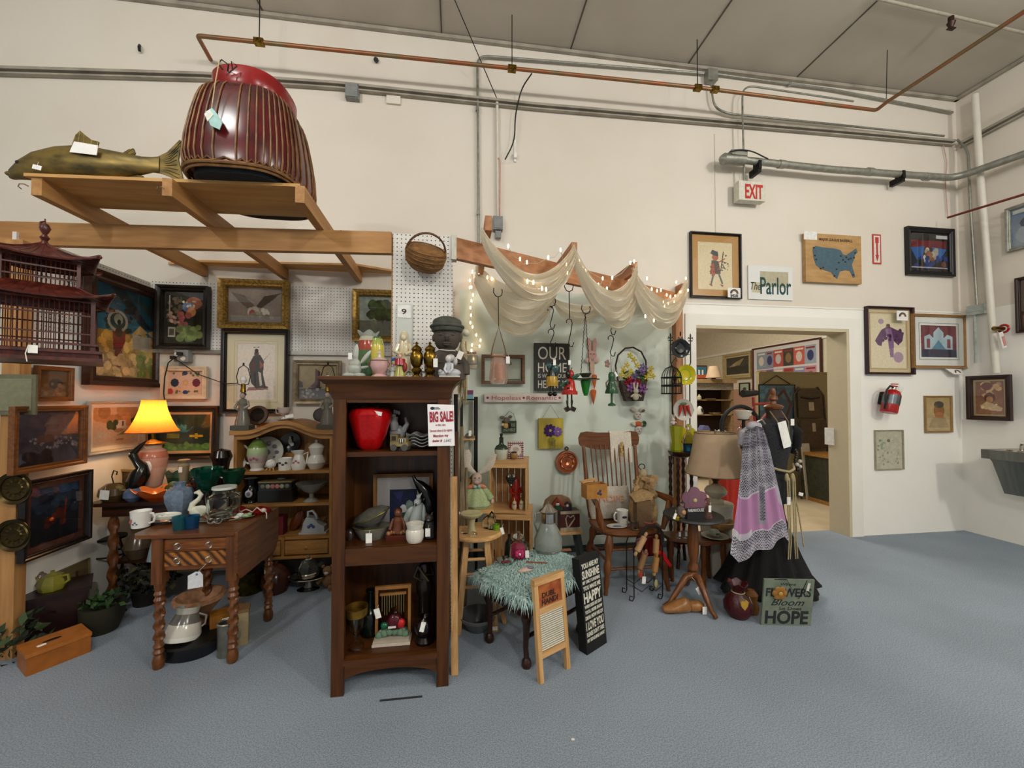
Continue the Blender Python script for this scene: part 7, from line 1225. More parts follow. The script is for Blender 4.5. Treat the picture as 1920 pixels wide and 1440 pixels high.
b=t.mb();b.col('1E3A22').prism([(-10,0),(6,0),(6,12),(-2,20),(-10,12)],-4,0);b.col('8A3024').prism([(-16,8),(-2,25),(14,8),(8,8),(-2,18),(-10,8)],-6,-1);b.col('2A1E2A').prism([(10,0),(26,0),(26,10),(18,16),(10,10)],-4,0);b.col('6E2A22').prism([(-24,0),(-12,0),(-12,8),(-18,13),(-24,8)],-4,0);b.col('C8B89A');[b.ell((x,-5,z),(2.6,1,2.6))for x,z in ((-3,12),(-0.5,12),(17,9))];t.add('houses',b,WDV)
# ---------------------------------------------------------------- furry bench
f1,f2=P(905,1203,Z=0),P(981,1257,Z=0);e=f2-f1;an=math.atan2(e.y,e.x);zf=.375
f3=f1+Vector((.42,.28,0));ux=Vector((e.x,e.y,0)).normalized();uy=Vector((-ux.y,ux.x,0));Lx,Ly=e.length+.02,.52
fc=f1+ux*Lx/2+uy*Ly/2;t=It('cabriole_bench','dark carved bench with curved legs under a teal furry throw','bench',fc,an,k=1)
b=t.mb().bx(-Lx/2-.01,Lx/2+.01,-Ly/2-.01,Ly/2+.01,zf-.1,zf-.03);t.add('seat_frame',b,WAL['x']);t.add('cushion',t.mb().bx(-Lx/2+.005,Lx/2-.005,-Ly/2+.005,Ly/2-.005,zf-.029,zf),mat('teal_pad','8AA8A4',.95))
for sx in (-1,1):
    for sy in (-1,1):
        x,y=sx*(Lx/2-.03),sy*(Ly/2-.03);b=t.mb();b.tube([(x,y,zf-.03),(x+sx*.012,y+sy*.012,zf-.1),(x+sx*.005,y,.22),(x-sx*.002,y-sy*.0,.1),(x+sx*.004,y,.05)],[.028,.03,.02,.014,.015],12);b.lathe([(0,0),(.022,0),(.028,.014),(.024,.035),(.014,.05),(0,.052)],14,c=(x+sx*.004,y,0));t.add('leg',b,WAL['z'])
t.add('stretcher',t.mb().tube([(-Lx/2+.03,-Ly/2+.03,.15),(-Lx/2+.03,Ly/2-.03,.15)],.011,8),WAL['x']);t.add('stretcher',t.mb().tube([(Lx/2-.03,-Ly/2+.03,.15),(Lx/2-.03,Ly/2-.03,.15)],.011,8),WAL['x']);t.add('stretcher',t.mb().tube([(-Lx/2+.03,0,.15),(Lx/2-.03,0,.15)],.011,8),WAL['x'])
b=MB();r=random.Random(5);pal=[C(c)for c in ('BAD4CF','A4C4C0','CCE2DC','94B6B2','C0D8D2')]
HX,HY=Lx/2+.035,Ly/2+.05
b.col('A4C2BE');loft(b,[sel(HX-.015,HY-.015,zf+.001,40,5),sel(HX-.01,HY-.01,zf+.012,40,5),sel(HX-.03,HY-.03,zf+.022,40,4)])
for i in range(7600):
    x,y=r.uniform(-HX,HX),r.uniform(-HY,HY);ed=max(abs(x)/HX,abs(y)/HY);L_=r.uniform(.03,.055)*(1.35 if ed >.88 else 1)
    a=r.gauss(0,.9)+(math.atan2(y,x)if ed >.7 else 1.0*sin(x*9)+y*8);out=Vector((cos(a),sin(a),0));p=Vector((x,y,zf+.02 if ed <.95 else zf+.005))
    up_=Vector((0,0,1));m1=p+out*L_*.5+up_*(.014 if ed <.88 else -.004);m2=p+out*L_*.9+up_*(.006 if ed <.88 else -L_*.75);sd_=Vector((-out.y,out.x,0))*.0022
    b.c=pal[i % 5];b.add([p-sd_,p+sd_,m1+sd_*.8,m1-sd_*.8,m2],[(0,1,2,3),(3,2,4)])
fur=b.obj('fur_throw',CLO,None,fc,(0,0,an));tag(fur,'long-haired pale teal furry throw covering the dark carved bench','throw')
zfu=zf+.026
def fz(x,y0):return P(x,y0,Z=zfu)
THK=mat('thick_swirl_glass','D8E0DA',.12,trans=.75,amt=.1,ior=1.3)
t=It('candy_jar','clear lidded jar of bright pink potpourri with a white tag on the furry throw','jar',fz(972,1046));b=t.mb().lathe([(0,0),(15,0),(17,6),(16,26),(11,32),(12,38),(10,38),(9.5,32),(14,25),(14,4),(0,2)],26);t.add('glass',b,GLS);b=t.mb().col('B01E50').lathe([(0,2.5),(13,3),(14,8),(13.5,22),(0,24)],20);t.add('pink_filling',b,MAT);b=t.mb().col('C03A6A');[b.ell((5*cos(a),-15,13+5*sin(a)),(4,1.6,4))for a in [2*pi*i/7 for i in range(7)]];b.col('E8D0D0').ell((0,-17,13),2.4);t.add('flower',b,CLO);t.add('glass_lid',t.mb().lathe([(0,38),(11,38),(9,43),(3,46),(3,49),(0,51)],20),GLS);ptag(t,14,12,7,13,-15)
t=It('swirl_pitcher','large clear swirled glass pitcher with a silver neck and hinged lid on the furry throw','pitcher',fz(1028,1034));b=t.mb().lathe([(0,0),(22,0),(26,8),(26,24),(17,46),(12,56),(12,60),(10.5,60),(15,46),(24,24),(24,8),(0,3)],32,fn=lambda a,z,tt,i:(a*(1+.02*cos(tt*12+z*.12)),z));t.add('glass',b,THK);b=t.mb().lathe([(12.5,54),(13.5,55),(13,72),(17,76),(15,78),(12,74)],28);t.add('silver_collar',b,CHR);t.add('lid',t.mb().lathe([(16,76),(10,82),(5,88),(2,90),(2,93),(0,94)],26),CHR);t.add('handle',t.mb().tube([(-13,0,74),(-24,0,72),(-26,0,52),(-20,0,34)],1.8,8),CHR)
t=It('glass_dish','clear cut glass dish of red candy lying on the furry throw','dish',fz(948,1058));b=t.mb().lathe([(0,0),(12,0),(19,8),(18,9),(11,2),(0,2)],24,fn=lambda a,z,tt,i:(a*(1+(.06*cos(tt*10)if i >1 else 0)),z));t.add('glass',b,GLS);b=t.mb().col('6A1E28');[b.ell((-6+4*i,-2+2*(i % 2),5),(3.4,3,2))for i in range(4)];t.add('candies',b,CER)
t=It('wrapped_soap','pale pink oval brush with a lace ribbon at the front of the furry throw','brush',fz(986,1072),rz=.3);t.add('body',t.mb().col('D0B4A4').ell((0,0,4),(17,7,3.5)),MAT);t.add('ribbon',t.mb().col('7A7A88').ell((9,-2,7),(7,4,3)),CLO)
for x,y,L_,a,lb in ((1006,1057,20,-.25,'brown wooden carved comb lying in the fur near the jar'),(1050,1033,21,.03,'long pale wooden ruler-like stick lying in the fur behind the black box sign')):
    p=fz(x,y);b=MB(mpp(p)).col('8E6244').bx(-L_,L_,-3.5,3.5,0,2.6);solo('wooden_stick',lb,'stick',p,b,WDV,rz=a)
t=It('silver_bell','small silver ball ornament on the furry throw beside the pitcher','ornament',fz(1037,1040));t.add('ball',t.mb().ell((0,0,4),4),CHR)
# ---------------------------------------------------------------- washboard, leaning on the bench
def panel_frame(bl,br,tl,tr):     # board axes from four corner points
    X_=(br-bl).normalized();Z_=((tl-bl)-(tl-bl).dot(X_)*X_).normalized();Y_=Z_.cross(X_);M=Matrix((X_,Y_,Z_)).transposed().to_4x4();M.translation=(bl+br)/2;return M,(br-bl).length,(tl-bl).dot(Z_)
bl,br=P(1014,1280,Z=.0),P(1064,1252,Z=.0);hd=(br-bl).normalized();back=Vector((-hd.y,hd.x,0));
tl,tr=P(988,1104,Z=.455),P(1044,1086,Z=.455)
M,w_,hh=panel_frame(bl,br,tl,tr);t=It('washboard','wooden washboard with a ribbed metal panel leaning against the furry bench','washboard',(0,0,0),k=1);t.o.matrix_world=M
hw2=w_/2
for s_ in (-1,1):t.add('side_leg',t.mb().bx(s_*hw2-.012,s_*hw2+.012,-.012,.012,0,hh),LGT['z'])
t.add('top_rail',t.mb().bx(-hw2-.012,hw2+.012,-.015,.015,hh,hh+.03),LGT['x']);t.add('middle_rail',t.mb().bx(-hw2+.012,hw2-.012,-.012,.012,hh*.69,hh*.69+.03),LGT['x']);t.add('bottom_rail',t.mb().bx(-hw2+.012,hw2-.012,-.012,.012,hh*.24,hh*.24+.03),LGT['x'])
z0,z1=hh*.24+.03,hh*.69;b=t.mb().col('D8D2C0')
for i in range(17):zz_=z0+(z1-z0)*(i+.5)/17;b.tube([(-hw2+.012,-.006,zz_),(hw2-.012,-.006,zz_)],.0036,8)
t.add('ribbed_panel',b,mat('zinc_panel',kind='vc',rough=.35,metal=.2,amt=.1));t.add('groove_shade_sheet',t.mb().col('8A8476').bx(-hw2+.012,hw2-.012,-.003,.003,z0,z1),mat('zinc_panel'))  # backing sheet coloured darker than the ribs, painting in the shade between them
t.add('label_panel',t.mb().bx(-hw2+.012,hw2-.012,-.004,.006,hh*.69+.03,hh),mat('printed_wood','A8622A',.5,col2='8A3A1A',scale=18));b=t.mb().col('2A1E14');b.text('DUBL',-hw2+.04,hh*.69+.072,.026,w_-.09,-.005,.0012,.02);b.text('HANDI',-hw2+.035,hh*.69+.038,.028,w_-.07,-.005,.0012,.02,.1);t.add('lettering',b,MAT)
# black box sign
bl,br=P(1101,1229,Z=0),P(1138,1205,Z=0);hd=(br-bl).normalized();back=Vector((-hd.y,hd.x,0));tl,tr=P(1076,1054,Z=.5),P(1114,1038,Z=.5)
M,w_,hh=panel_frame(bl,br,tl,tr);t=It('sunshine_sign','tall black box sign reading YOU ARE MY SUNSHINE, leaning by the furry bench','sign',(0,0,0),k=1);t.o.matrix_world=M
t.add('box',t.mb().bx(-w_/2,w_/2,0,.055,0,hh),mat('black_box_paint','0E0D0D',.6,amt=.3));b=t.mb().col('D8D4C4');z=.965
for s_,hf in (('YOU ARE MY',.055),('SUNSHINE',.085),('MY ONLY SUNSHINE',.035),('YOU MAKE ME',.045),('HAPPY',.11),('WHEN SKIES ARE GRAY',.035),("YOU'LL NEVER KNOW",.035),('DEAR HOW MUCH',.04),('I LOVE YOU',.085),("PLEASE DON'T TAKE",.045),('MY SUNSHINE AWAY',.035)):
    z -= hf+.022;b.text(s_,-w_/2+.012,z*hh,hf*hh,w_-.024,-.0002,.001,.03)
t.add('lettering',b,MAT)
t=It('pink_paddle','small pale wooden piece leaning under the furry bench','plank',P(935,1185,Z=0)+Vector((.05,.1,0)),k=1);t.add('plank',t.mb().bar((0,0,0),(-.12,.02,.33),.04,.02),LGT['z'])
# ================================================================ CHAIR AND TABLES NEAR THE DOORWAY
cy0,cy1=2.74,3.17;cx_=on(1176,2.9,.44).x;zs=.44;CW=.24
t=It('spindle_armchair','brown spindle-back wooden armchair with turned legs and a white towel on its crest','chair',(cx_,(cy0+cy1)/2,0),k=1);hd_=(cy1-cy0)/2
b=t.mb();loft(b,[sel(CW+.005,hd_+.005,zs-.04,48,2.8),sel(CW+.02,hd_+.02,zs-.02,48,2.8),sel(CW+.018,hd_+.018,zs-.006,48,2.8),sel(CW-.01,hd_-.01,zs,48,2.8)]);t.add('seat',b,MAP['x'])
for sx in (-1,1):
    for sy in (-1,1):
        p0=Vector((sx*(CW-.06),sy*(hd_-.06),zs-.03));p1=Vector((sx*(CW+.0),sy*(hd_+.01),0));rr=[.02,.026,.034,.026,.018,.028,.03,.018,.022,.016,.014];t.add('leg',t.mb().tube([p0.lerp(p1,i/10)for i in range(11)],rr,12),MAP['z'])
def lp_(sx,sy,z):u=1-z/(zs-.03);return Vector((sx*(CW-.06+.06*u),sy*(hd_-.06+.07*u),z))
for z in (.3,.17):t.add('rung',t.mb().tube([lp_(-1,-1,z),lp_(1,-1,z)],.011,8),MAP['x']);t.add('rung',t.mb().tube([lp_(-1,1,z),lp_(1,1,z)],.011,8),MAP['x'])
for s_ in (-1,1):t.add('rung',t.mb().tube([lp_(s_,-1,.22),lp_(s_,1,.22)],.011,8),MAP['y'])
BR=lambda z:hd_-.03+(z-zs)*.2
cz0,cz1=.99,1.125
for s_ in (-1,1):t.add('back_post',t.mb().tube([(s_*(CW-.03),BR(zs),zs-.01),(s_*(CW-.02),BR(.6),.6),(s_*(CW-.015),BR(.8),.8),(s_*(CW-.01),BR(1.0),1.0)],[.016,.022,.017,.014],10),MAP['z'])
for i in range(9):u=-.8+1.6*i/8;t.add('spindle',t.mb().tube([(u*(CW-.05),BR(zs)-.005,zs-.01),(u*(CW-.03),BR(cz0),cz0+.02)],.006,7),MAP['z'])
cp=[(-.24,cz0+.06),(-.265,cz0+.03),(-.25,cz0+.01),(-.225,cz0+.015),(-.2,cz0-.0),(-.12,cz0-.02),(.12,cz0-.02),(.2,cz0),(.225,cz0+.015),(.25,cz0+.01),(.265,cz0+.03),(.27,cz0+.08),(.25,cz1-.01),(.2,cz1),(.1,cz1-.012),(-.1,cz1-.012),(-.2,cz1),(-.25,cz1-.01),(-.27,cz0+.08)][1:]
t.add('crest_rail',t.mb().prism(cp,BR(1.05)-.012,BR(1.05)+.012),MAP['x'])
for s_ in (-1,1):
    t.add('arm',t.mb().tube([(s_*(CW-.01),BR(.66),.66),(s_*(CW+.03),0,.655),(s_*(CW+.05),-hd_+.06,.65),(s_*(CW+.055),-hd_-.0,.645)],[.018,.022,.03,.03],10,fl=.5),MAP['y']);t.add('arm_post',t.mb().tube([(s_*(CW-.01),-hd_+.05,zs-.01),(s_*(CW+.02),-hd_+.05,.52),(s_*(CW+.03),-hd_+.05,.58),(s_*(CW+.04),-hd_+.05,.645)],[.016,.028,.02,.016],10),MAP['z'])
cc=t.o.location.copy()
# towel
T0=on(1163,cc.y+BR(1.05)-.02,1.0);b=MB();g=[]
yb_=cc.y+BR(1.05)
for j in range(15):
    v=j/14;z=cz1+.002 if j == 0 else cz1+.004-(v*.27)
    g.append([(T0.x-.095+.19*i/10+.014*v,(yb_-.0135-.012*sin(i*.8+v)*v-.004)if j >0 else yb_,z)for i in range(11)])
g=[[(x,yb_+.016,cz1-.12)for x,y,z in g[0]],[(x,yb_+.014,cz1+.002)for x,y,z in g[0]]]+g
b.col('D8CFBE').sheet(g);b.col('B89A5A');[b.ell((T0.x+.012+.006*sin(i*2),yb_-.026,cz1-.1-.02*i),(.012,.003,.012))for i in range(6)]
o=b.obj('hanging_towel',CLO);tag(o,'white embroidered tea towel draped over the crest of the brown armchair','towel')
t=It('arm_box','open honey wooden box with painted berries resting on the left arm of the chair','box',Vector((cc.x-CW-.05,cc.y-hd_+.08,.677)),radians(8));t.k=mpp(t.o.location)
b=t.mb();b.bx(-21,21,-12,-10,0,26);b.bx(-21,21,10,12,0,26);b.bx(-21,-19,-10,10,0,26);b.bx(19,21,-10,10,0,26);b.bx(-19,19,-10,10,0,2);t.add('box',b,mat('honey_box','A9742E',.45,col2='96642A'));t.add('lid',t.mb().bar((-21,12,27),(10,14,31),14,2),LGT['x']);b=t.mb().col('3A3A5A');[b.ell((x,-12.5,z),(2.6,1,2.6))for x,z in ((2,10),(6,14),(7,8))];t.add('berry_painting',b,MAT)
t=It('lettered_cushion','off-white cushion with faded pink stitched letters on the armchair seat','cushion',Vector((cc.x-.07,cc.y+.1,zs+.004)),0,k=1,tilt=(radians(-12),0,0))
b=t.mb().col('B8AFA0');loft(b,[[(x*sx_,y_,z)for x,z in [(cos(a)*.0,0)for a in (0,)]]for sx_,y_ in ()]or [sel(.16,.02,.0,32,2.5),sel(.175,.05,.06,32,2.5),sel(.175,.055,.15,32,2.5),sel(.17,.03,.235,32,2.5),sel(.165,.012,.25,32,2.5)]);t.add('cushion',b,CLO);b=t.mb().col('C89A84').text('HOPE',-.1,.13,.05,.2,-.056,.003,.04);t.add('lettering',b,CLO)
# kraft paper angel
t=It('paper_angel','crumpled kraft paper angel with lace ruffles sitting in the armchair','doll',Vector((cc.x+.16,cc.y+.02,zs+.002)),0);t.k=mpp(t.o.location)
KR=mat('kraft_paper','A8895E',.85,col2='8A6C46',scale=30,bump=.8);r=random.Random(9)
b=t.mb();b.lathe([(0,0),(26,0),(27,20),(20,50),(12,70),(8,78),(0,80)],22,sy=.7,fn=lambda a,z,tt,i:(a*(1+.09*cos(tt*5+i)),z));t.add('skirt',b,KR)
b=t.mb();
for i in range(34):a=r.uniform(-1.5,1.5);p=Vector((22*sin(a)*r.uniform(.6,1.1),-8+r.uniform(-8,4),r.uniform(50,84)));q=Vector((r.uniform(-1,1),r.uniform(-.5,.5),r.uniform(-1,1))).normalized()*r.uniform(6,11);s2_=Vector((-q.z,r.uniform(-3,3),q.x))*.6;b.add([p-q-s2_,p+q-s2_*.5,p+q+s2_,p-q+s2_*.6],[(0,1,2,3)])
t.add('paper_ruffles',b,KR);t.add('head',t.mb().col('A89678').ell((0,-4,88),(8,8,9)),CLO);t.add('halo',t.mb().tube([(6*cos(a),1,100+5*sin(a))for a in [2*pi*i/16 for i in range(16)]],.9,5,True),mat('dark_twig'))
t=It('burlap_bag','upright brown burlap bag in front of the paper angel','bag',Vector((cc.x+.1,cc.y-.1,zs+.002)));t.k=mpp(t.o.location);b=t.mb();b.box((0,0,24),(28,16,48));t.add('bag',b,mat('burlap','6A5238',.95,bump=.8,scale=90));b=t.mb();b.prism([(-18,46),(14,50),(20,60),(4,66),(-12,62),(-24,56)],-9,8);t.add('folded_top',b,KR)
def seat(name,lb,cat,x,y):return It(name,lb,cat,P(x,y,Z=zs+.002))
t=seat('moose_mug','white mug with a dark animal print on the armchair seat','mug',1167,982);cup(t,11,26,'B8B4AE',r0=.9,handle=-1);t.add('animal_print',t.mb().col('2A2628').ell((0,-10.5,15),(5,1,2.4)),MAT)
t=seat('celadon_jar','pale green small bowl behind the clear candle cup on the armchair seat','bowl',1188,975);t.add('bowl',t.mb().col('8A9A8E').lathe([(0,0),(8,0),(12,10),(11,18),(10,18),(0,4)],22),CER)
t=seat('oval_plate','white oval plate with a blue scene at the front of the armchair seat','plate',1157,988);plate(t,20,0,'BEB8AC','B0AAA0',sq=.6,dep=.1);t.add('blue_scene',t.mb().col('5A6480').lathe([(0,1.6),(9,1.6),(0,1.8)],20,sy=.6),MAT)
t=seat('candle_cup','clear glass candle cup with a dark band on the armchair seat','candle holder',1188,992);t.add('cup',t.mb().lathe([(0,0),(8,0),(10,14),(9,14),(7,2),(0,2)],20),GLS);t.add('band',t.mb().col('3A2030').tube([(9.5*cos(a),9.5*sin(a),9)for a in [2*pi*i/20 for i in range(20)]],.8,5,True),MAT)
t=seat('pink_bowl','small coral pink bowl at the right front of the armchair seat','bowl',1216,986);t.add('bowl',t.mb().col('B86A5E').lathe([(0,0),(7,0),(14,9),(13,9.5),(6,2),(0,2)],26),CER)
# wrought iron stand with rolling pins
p=P(1212,1120,Z=0);t=It('iron_stand','low black wrought iron stand with scroll feet in front of the armchair','stand',p)
for x in (-29,27):
    for dy in (-10,22):t.add('upright',t.mb().tube([(x-3,dy,8),(x-8,dy,10),(x-9,dy,3),(x-3,dy,0),(x,dy,6),(x,dy,60),(x,dy,96),(x+4*(-1 if x >0 else 1),dy,108)],1.1,6),BLK)
for dy in (-10,22):b=t.mb();b.tube([(-25,dy,108),(-10,dy,116),(8,dy,116),(23,dy,108)],1.1,6);b.tube([(-29,dy,26),(-14,dy,16),(0,dy,26),(14,dy,16),(27,dy,26)],.9,6);t.add('crossbar',b,BLK)
pk=p.copy();kk=t.k
def pin(x0,y0,x1,y1,lb,col,Y):
    a,c=P(x0,y0,Y=Y),P(x1,y1,Y=Y);t=It('rolling_pin',lb,'rolling pin',(a+c)/2,k=1,group=None);d=(c-a);n=d.normalized();L_=d.length/2
    t.add('roller',t.mb().col(col).tube([-n*L_*.62,-n*L_*.58,n*L_*.58,n*L_*.62],[.016,.021,.021,.016],14),WDV)
    for s_ in (-1,1):t.add('handle',t.mb().col(col).tube([n*s_*L_*.62,n*s_*L_*.72,n*s_*L_*.9,n*s_*L_],[.008,.011,.012,.006],10),WDV)
YPN=p.y-.06
pin(1213,998,1190,1042,'upper left rolling pin of the cluster tied to the iron stand','B08A62',YPN);pin(1231,1002,1229,1046,'upper right rolling pin of the cluster, beside the red ribbon','A27A4E',YPN+.02);pin(1212,1030,1196,1076,'lower left rolling pin of the cluster with a white tag below','8A6440',YPN+.05);pin(1232,1036,1226,1080,'lower right rolling pin of the cluster over a yellow leaf','A0733E',YPN+.0)
t=It('twig_wreath','dark twig arc with red and pink ribbons holding the rolling pins on the iron stand','wreath',P(1222,1000,Y=YPN+.09));b=t.mb();r=random.Random(2)
for i in range(9):o_=Vector((r.uniform(-3,3),r.uniform(-2,2),r.uniform(-3,3)));b.tube([Vector((22*cos(a),0,-10+24*sin(a)))+o_ for a in [radians(q)for q in range(-10,171,18)]],1.3,5)
t.add('twigs',b,TW);b=t.mb().col('A81A1E');b.tube([(2,-12,-30),(12,-14,-32),(20,-13,-44),(30,-12,-58)],[3,5,4,3],8,fl=.5);t.add('red_ribbon',b,CLO);b=t.mb().col('9A5468');b.ell((-26,-4,-14),(7,4,8));b.ell((-18,-8,-34),(7,4,5));t.add('pink_bow',b,CLO);b=t.mb().col('5A1414').bx(-12,20,4,10,-44,-6);t.add('red_fabric',b,CLO);b=t.mb().col('A84A3A').ell((-26,-6,-70),(5,3,9));b.col('B0A878').ell((4,-8,-90),(4,1.6,8));t.add('fabric_ends',b,CLO);ptag(t,-20,-82,7,13,-8,.1)
# tilt-top pedestal table
pc=P(1304,1135,Z=0);ztp=.61;tc=Vector((pc.x,pc.y+.02,0));t=It('pedestal_table','small round table with a dark grey top on a turned tripod pedestal','table',tc,k=1)
t.add('tabletop',t.mb().lathe([(0,ztp-.02),(.185,ztp-.02),(.195,ztp-.012),(.19,ztp),(0,ztp)],48),mat('charcoal_top','2E2E2C',.5,col2='242422'))
t.add('column',t.mb().lathe([(0,.16),(.03,.165),(.034,.2),(.024,.22),(.036,.24),(.03,.27),(.022,.29),(.032,.33),(.038,.4),(.034,.5),(.03,.56),(.045,.59),(0,.59)],20),MAP['z'])
for a in (P(1245,1141,Z=0),P(1343,1163,Z=0),None):
    d=(a-tc)if a else Vector((.1,.26,0));d.z=0;t.add('leg',t.mb().tube([(0,0,.2),d*.25+Vector((0,0,.19)),d*.5+Vector((0,0,.12)),d*.8+Vector((0,0,.035)),d*1.0+Vector((0,0,.014))],[.024,.024,.02,.016,.014],10),MAP['z'])
b=t.mb().col('E0DCD4');b.box((-.01,-.075,.125),(.028,.003,.05),Matrix.Rotation(-.5,3,'Y'));b.tube([(-.035,-.02,.2),(-.01,-.05,.17),(.035,-.02,.2)],.0015,5);t.add('price_tag',b,MAT)
def ontop(name,lb,cat,x,y):return It(name,lb,cat,P(x,y,Z=ztp))
t=ontop('flower_block','dusty pink wooden flower rising from a black lettered block on the round table','ornament',1302,972);t.add('block',t.mb().col('16161A').bx(-17,17,-5,5,0,20),MAT);b=t.mb().col('C8C4C0').text('FARMHOUSE',-16,14,6,32,-5.1,.4,.02);t.add('lettering',b,MAT);b=t.mb().col('7E5466');[b.prism([(15*cos(a)+11*cos(q),35+13*sin(a)+11*sin(q))for q in [2*pi*i/18 for i in range(18)]],-2+.05*j,2+.05*j)for j,a in enumerate([pi/2+2*pi*i/5 for i in range(5)])];b.prism([(14*cos(q),34+13*sin(q))for q in [2*pi*i/18 for i in range(18)]],-2.3,2.3);t.add('flower',b,WDV);t.add('centre',t.mb().col('A89A6A').ell((0,-3,34),(4,1.6,4)),MAT)
t=ontop('perfume_bottle','round clear perfume bottle with a flower inside, left on the round table','bottle',1279,971);t.add('glass',t.mb().col('C8B0A8').ell((0,0,12),(10,7,12),20),GLV);t.add('stopper',t.mb().lathe([(0,22),(3,22),(4,28),(0,31)],12),GLS);t.add('flower',t.mb().col('B08A5A').ell((0,-7,12),(4.5,1.6,4.5)),MAT)
t=ontop('gilt_tin','small gold lidded tin with a white tag at the left front of the round table','tin',1268,974);t.add('tin',t.mb().lathe([(0,0),(7,0),(7,5),(6,6),(6,9),(0,9)],24),mat('bright_gold','B8962E',.2,metal=1,amt=.15));ptag(t,-6,8,5,11,-6,.4)
t=ontop('pink_bottle','tall pink glass perfume bottle with a stopper, right on the round table','bottle',1327,972);t.add('glass',t.mb().col('B88A7E').lathe([(0,0),(7,0),(8,4),(4,24),(3,28),(0,28)],8),GLV);t.add('stopper',t.mb().col('B07A6E').ell((0,0,33),(4,3,6)),GLV);ptag(t,-1,20,5,12,-8)
# step table, cream pedestal and beige lamp
YL=2.98;kl=on(1345,YL,.573)
b=MB().col('B8B0A0').lathe([(0,0),(.13,0),(.135,.03),(.12,.12),(.115,.3),(.125,.5),(.13,.553),(0,.553)],36);solo('garden_stool','cream cylindrical pedestal carrying the beige lamp','pedestal',(kl.x,kl.y+.02,0),b,CER)
t=It('beige_lamp','unlit table lamp with a large beige drum shade and cream gourd base','lamp',(kl.x,kl.y+.02,.554),k=mpp(kl))
t.add('base',t.mb().col('B0A890').lathe([(0,0),(14,0),(14,5),(8,8),(10,10),(18,16),(20,22),(16,29),(8,33),(5,36)],30),CER);t.add('neck',t.mb().col('5E4022').lathe([(5,36),(4,38),(9,46),(8,54),(3,60),(2,66),(0,66)],20),WDV)
b=t.mb().lathe([(52,54),(48,70),(36,131)],64);b.f=b.f[:-2];b.mi=b.mi[:-2];b.fc=b.fc[:-2];LSH=mat('beige_linen','C0A688',.9,col2='B69C7E',scale=8);sh=t.add('lamp_shade',b,LSH);b=t.mb().col('8E785E');[b.tube([(r_*cos(a),r_*sin(a),z)for a in [2*pi*i/48 for i in range(48)]],.9,6,True)for r_,z in ((52,54),(36,131))];t.add('shade_trim',b,CLO,parent=sh);t.add('harp',t.mb().tube([(0,0,64),(8,0,90),(0,0,126),(0,0,134)],.8,6),BRS)
zb_=P(1295,1000,Y=2.85).z;s0,s1=on(1258,2.8,zb_),on(1362,2.8,zb_)
t=It('step_bench','low dark wooden two-level bench with turned legs behind the round table','bench',((s0.x+s1.x)/2,2.85,0),k=1);w_=(s1.x-s0.x)/2
t.add('seat',t.mb().prism([(-w_,-.02),(-.02,-.16),(w_,-.13),(w_,.04),(.04,.1),(-w_,.12)],zb_-.04,zb_-.015,'z'),MAP['x'])
for x,y in ((-w_+.04,.02),(-w_+.06,.08),(w_-.05,-.08),(w_-.1,.03),(0,-.1)):t.add('leg',t.mb().tube([(x,y,zb_-.04),(x,y,zb_*.6),(x,y,zb_*.5),(x,y,zb_*.2),(x+.01,y,0)],[.018,.022,.015,.02,.012],10),MAP['z'])
zq=zb_-.0145
t=It('serving_plate','white plate with a painted creamer on the right end of the low bench','plate',on(1340,2.78,zq));plate(t,24,0,'8A867C','A8A498',dep=.15);b=t.mb().col('A8A89A').lathe([(0,4),(8,4),(9,10),(7,14),(0,12)],18);b.col('4A6A4A').ell((0,-9,9),(4,1,2));t.add('cup',b,CER)
t=It('nested_bowls','stack of brown wooden bowls with a white dish, at the right end of the bench','bowl',on(1352,2.9,zq));b=t.mb().lathe([(0,0),(12,0),(24,14),(26,20),(24,21),(0,10)],28);t.add('bowl',b,LGT['x']);t.add('white_dish',t.mb().col('B8B8B4').lathe([(0,14),(10,14),(16,24),(15,24),(0,17)],26,c=(0,-2,4)),CER)
for i,x in enumerate((1272,1284)):t=It('small_glass','tiny glass with a white tag on the bench under the round table, %s' % ('left one' if i == 0 else 'right one'),'glass',on(x,2.8,zq));t.add('glass',t.mb().lathe([(0,0),(4,0),(5,10),(4,10),(3,1),(0,1)],14),GLS);ptag(t,0,9,4,8,-5)
# ---------------------------------------------------------------- shoe last
p=P(1280,1148,Z=0);t=It('shoe_last','wooden shoe last with a white tag lying on the carpet under the round table','shoe last',p,radians(-4));b=t.mb()
b=body(b,[(-38,7,3,5),(-34,7,6,9),(-22,9,8,13),(-8,12,11,13),(4,14,14,11),(10,12,12,9),(13,11,9,8)]);t.add('toe_block',b,mat('worn_maple','9A6A3A',.35,col2='7E5228'));t.add('heel_block',body(t.mb(),[(14,10,8,8),(18,11,10,9),(28,11,10,10),(36,10,9,9),(40,9,6,6)]),mat('worn_maple'));t.add('hinge',t.mb().ell((13.5,0,12),(2,6,6)),BLK);ptag(t,36,8,8,14,-12)
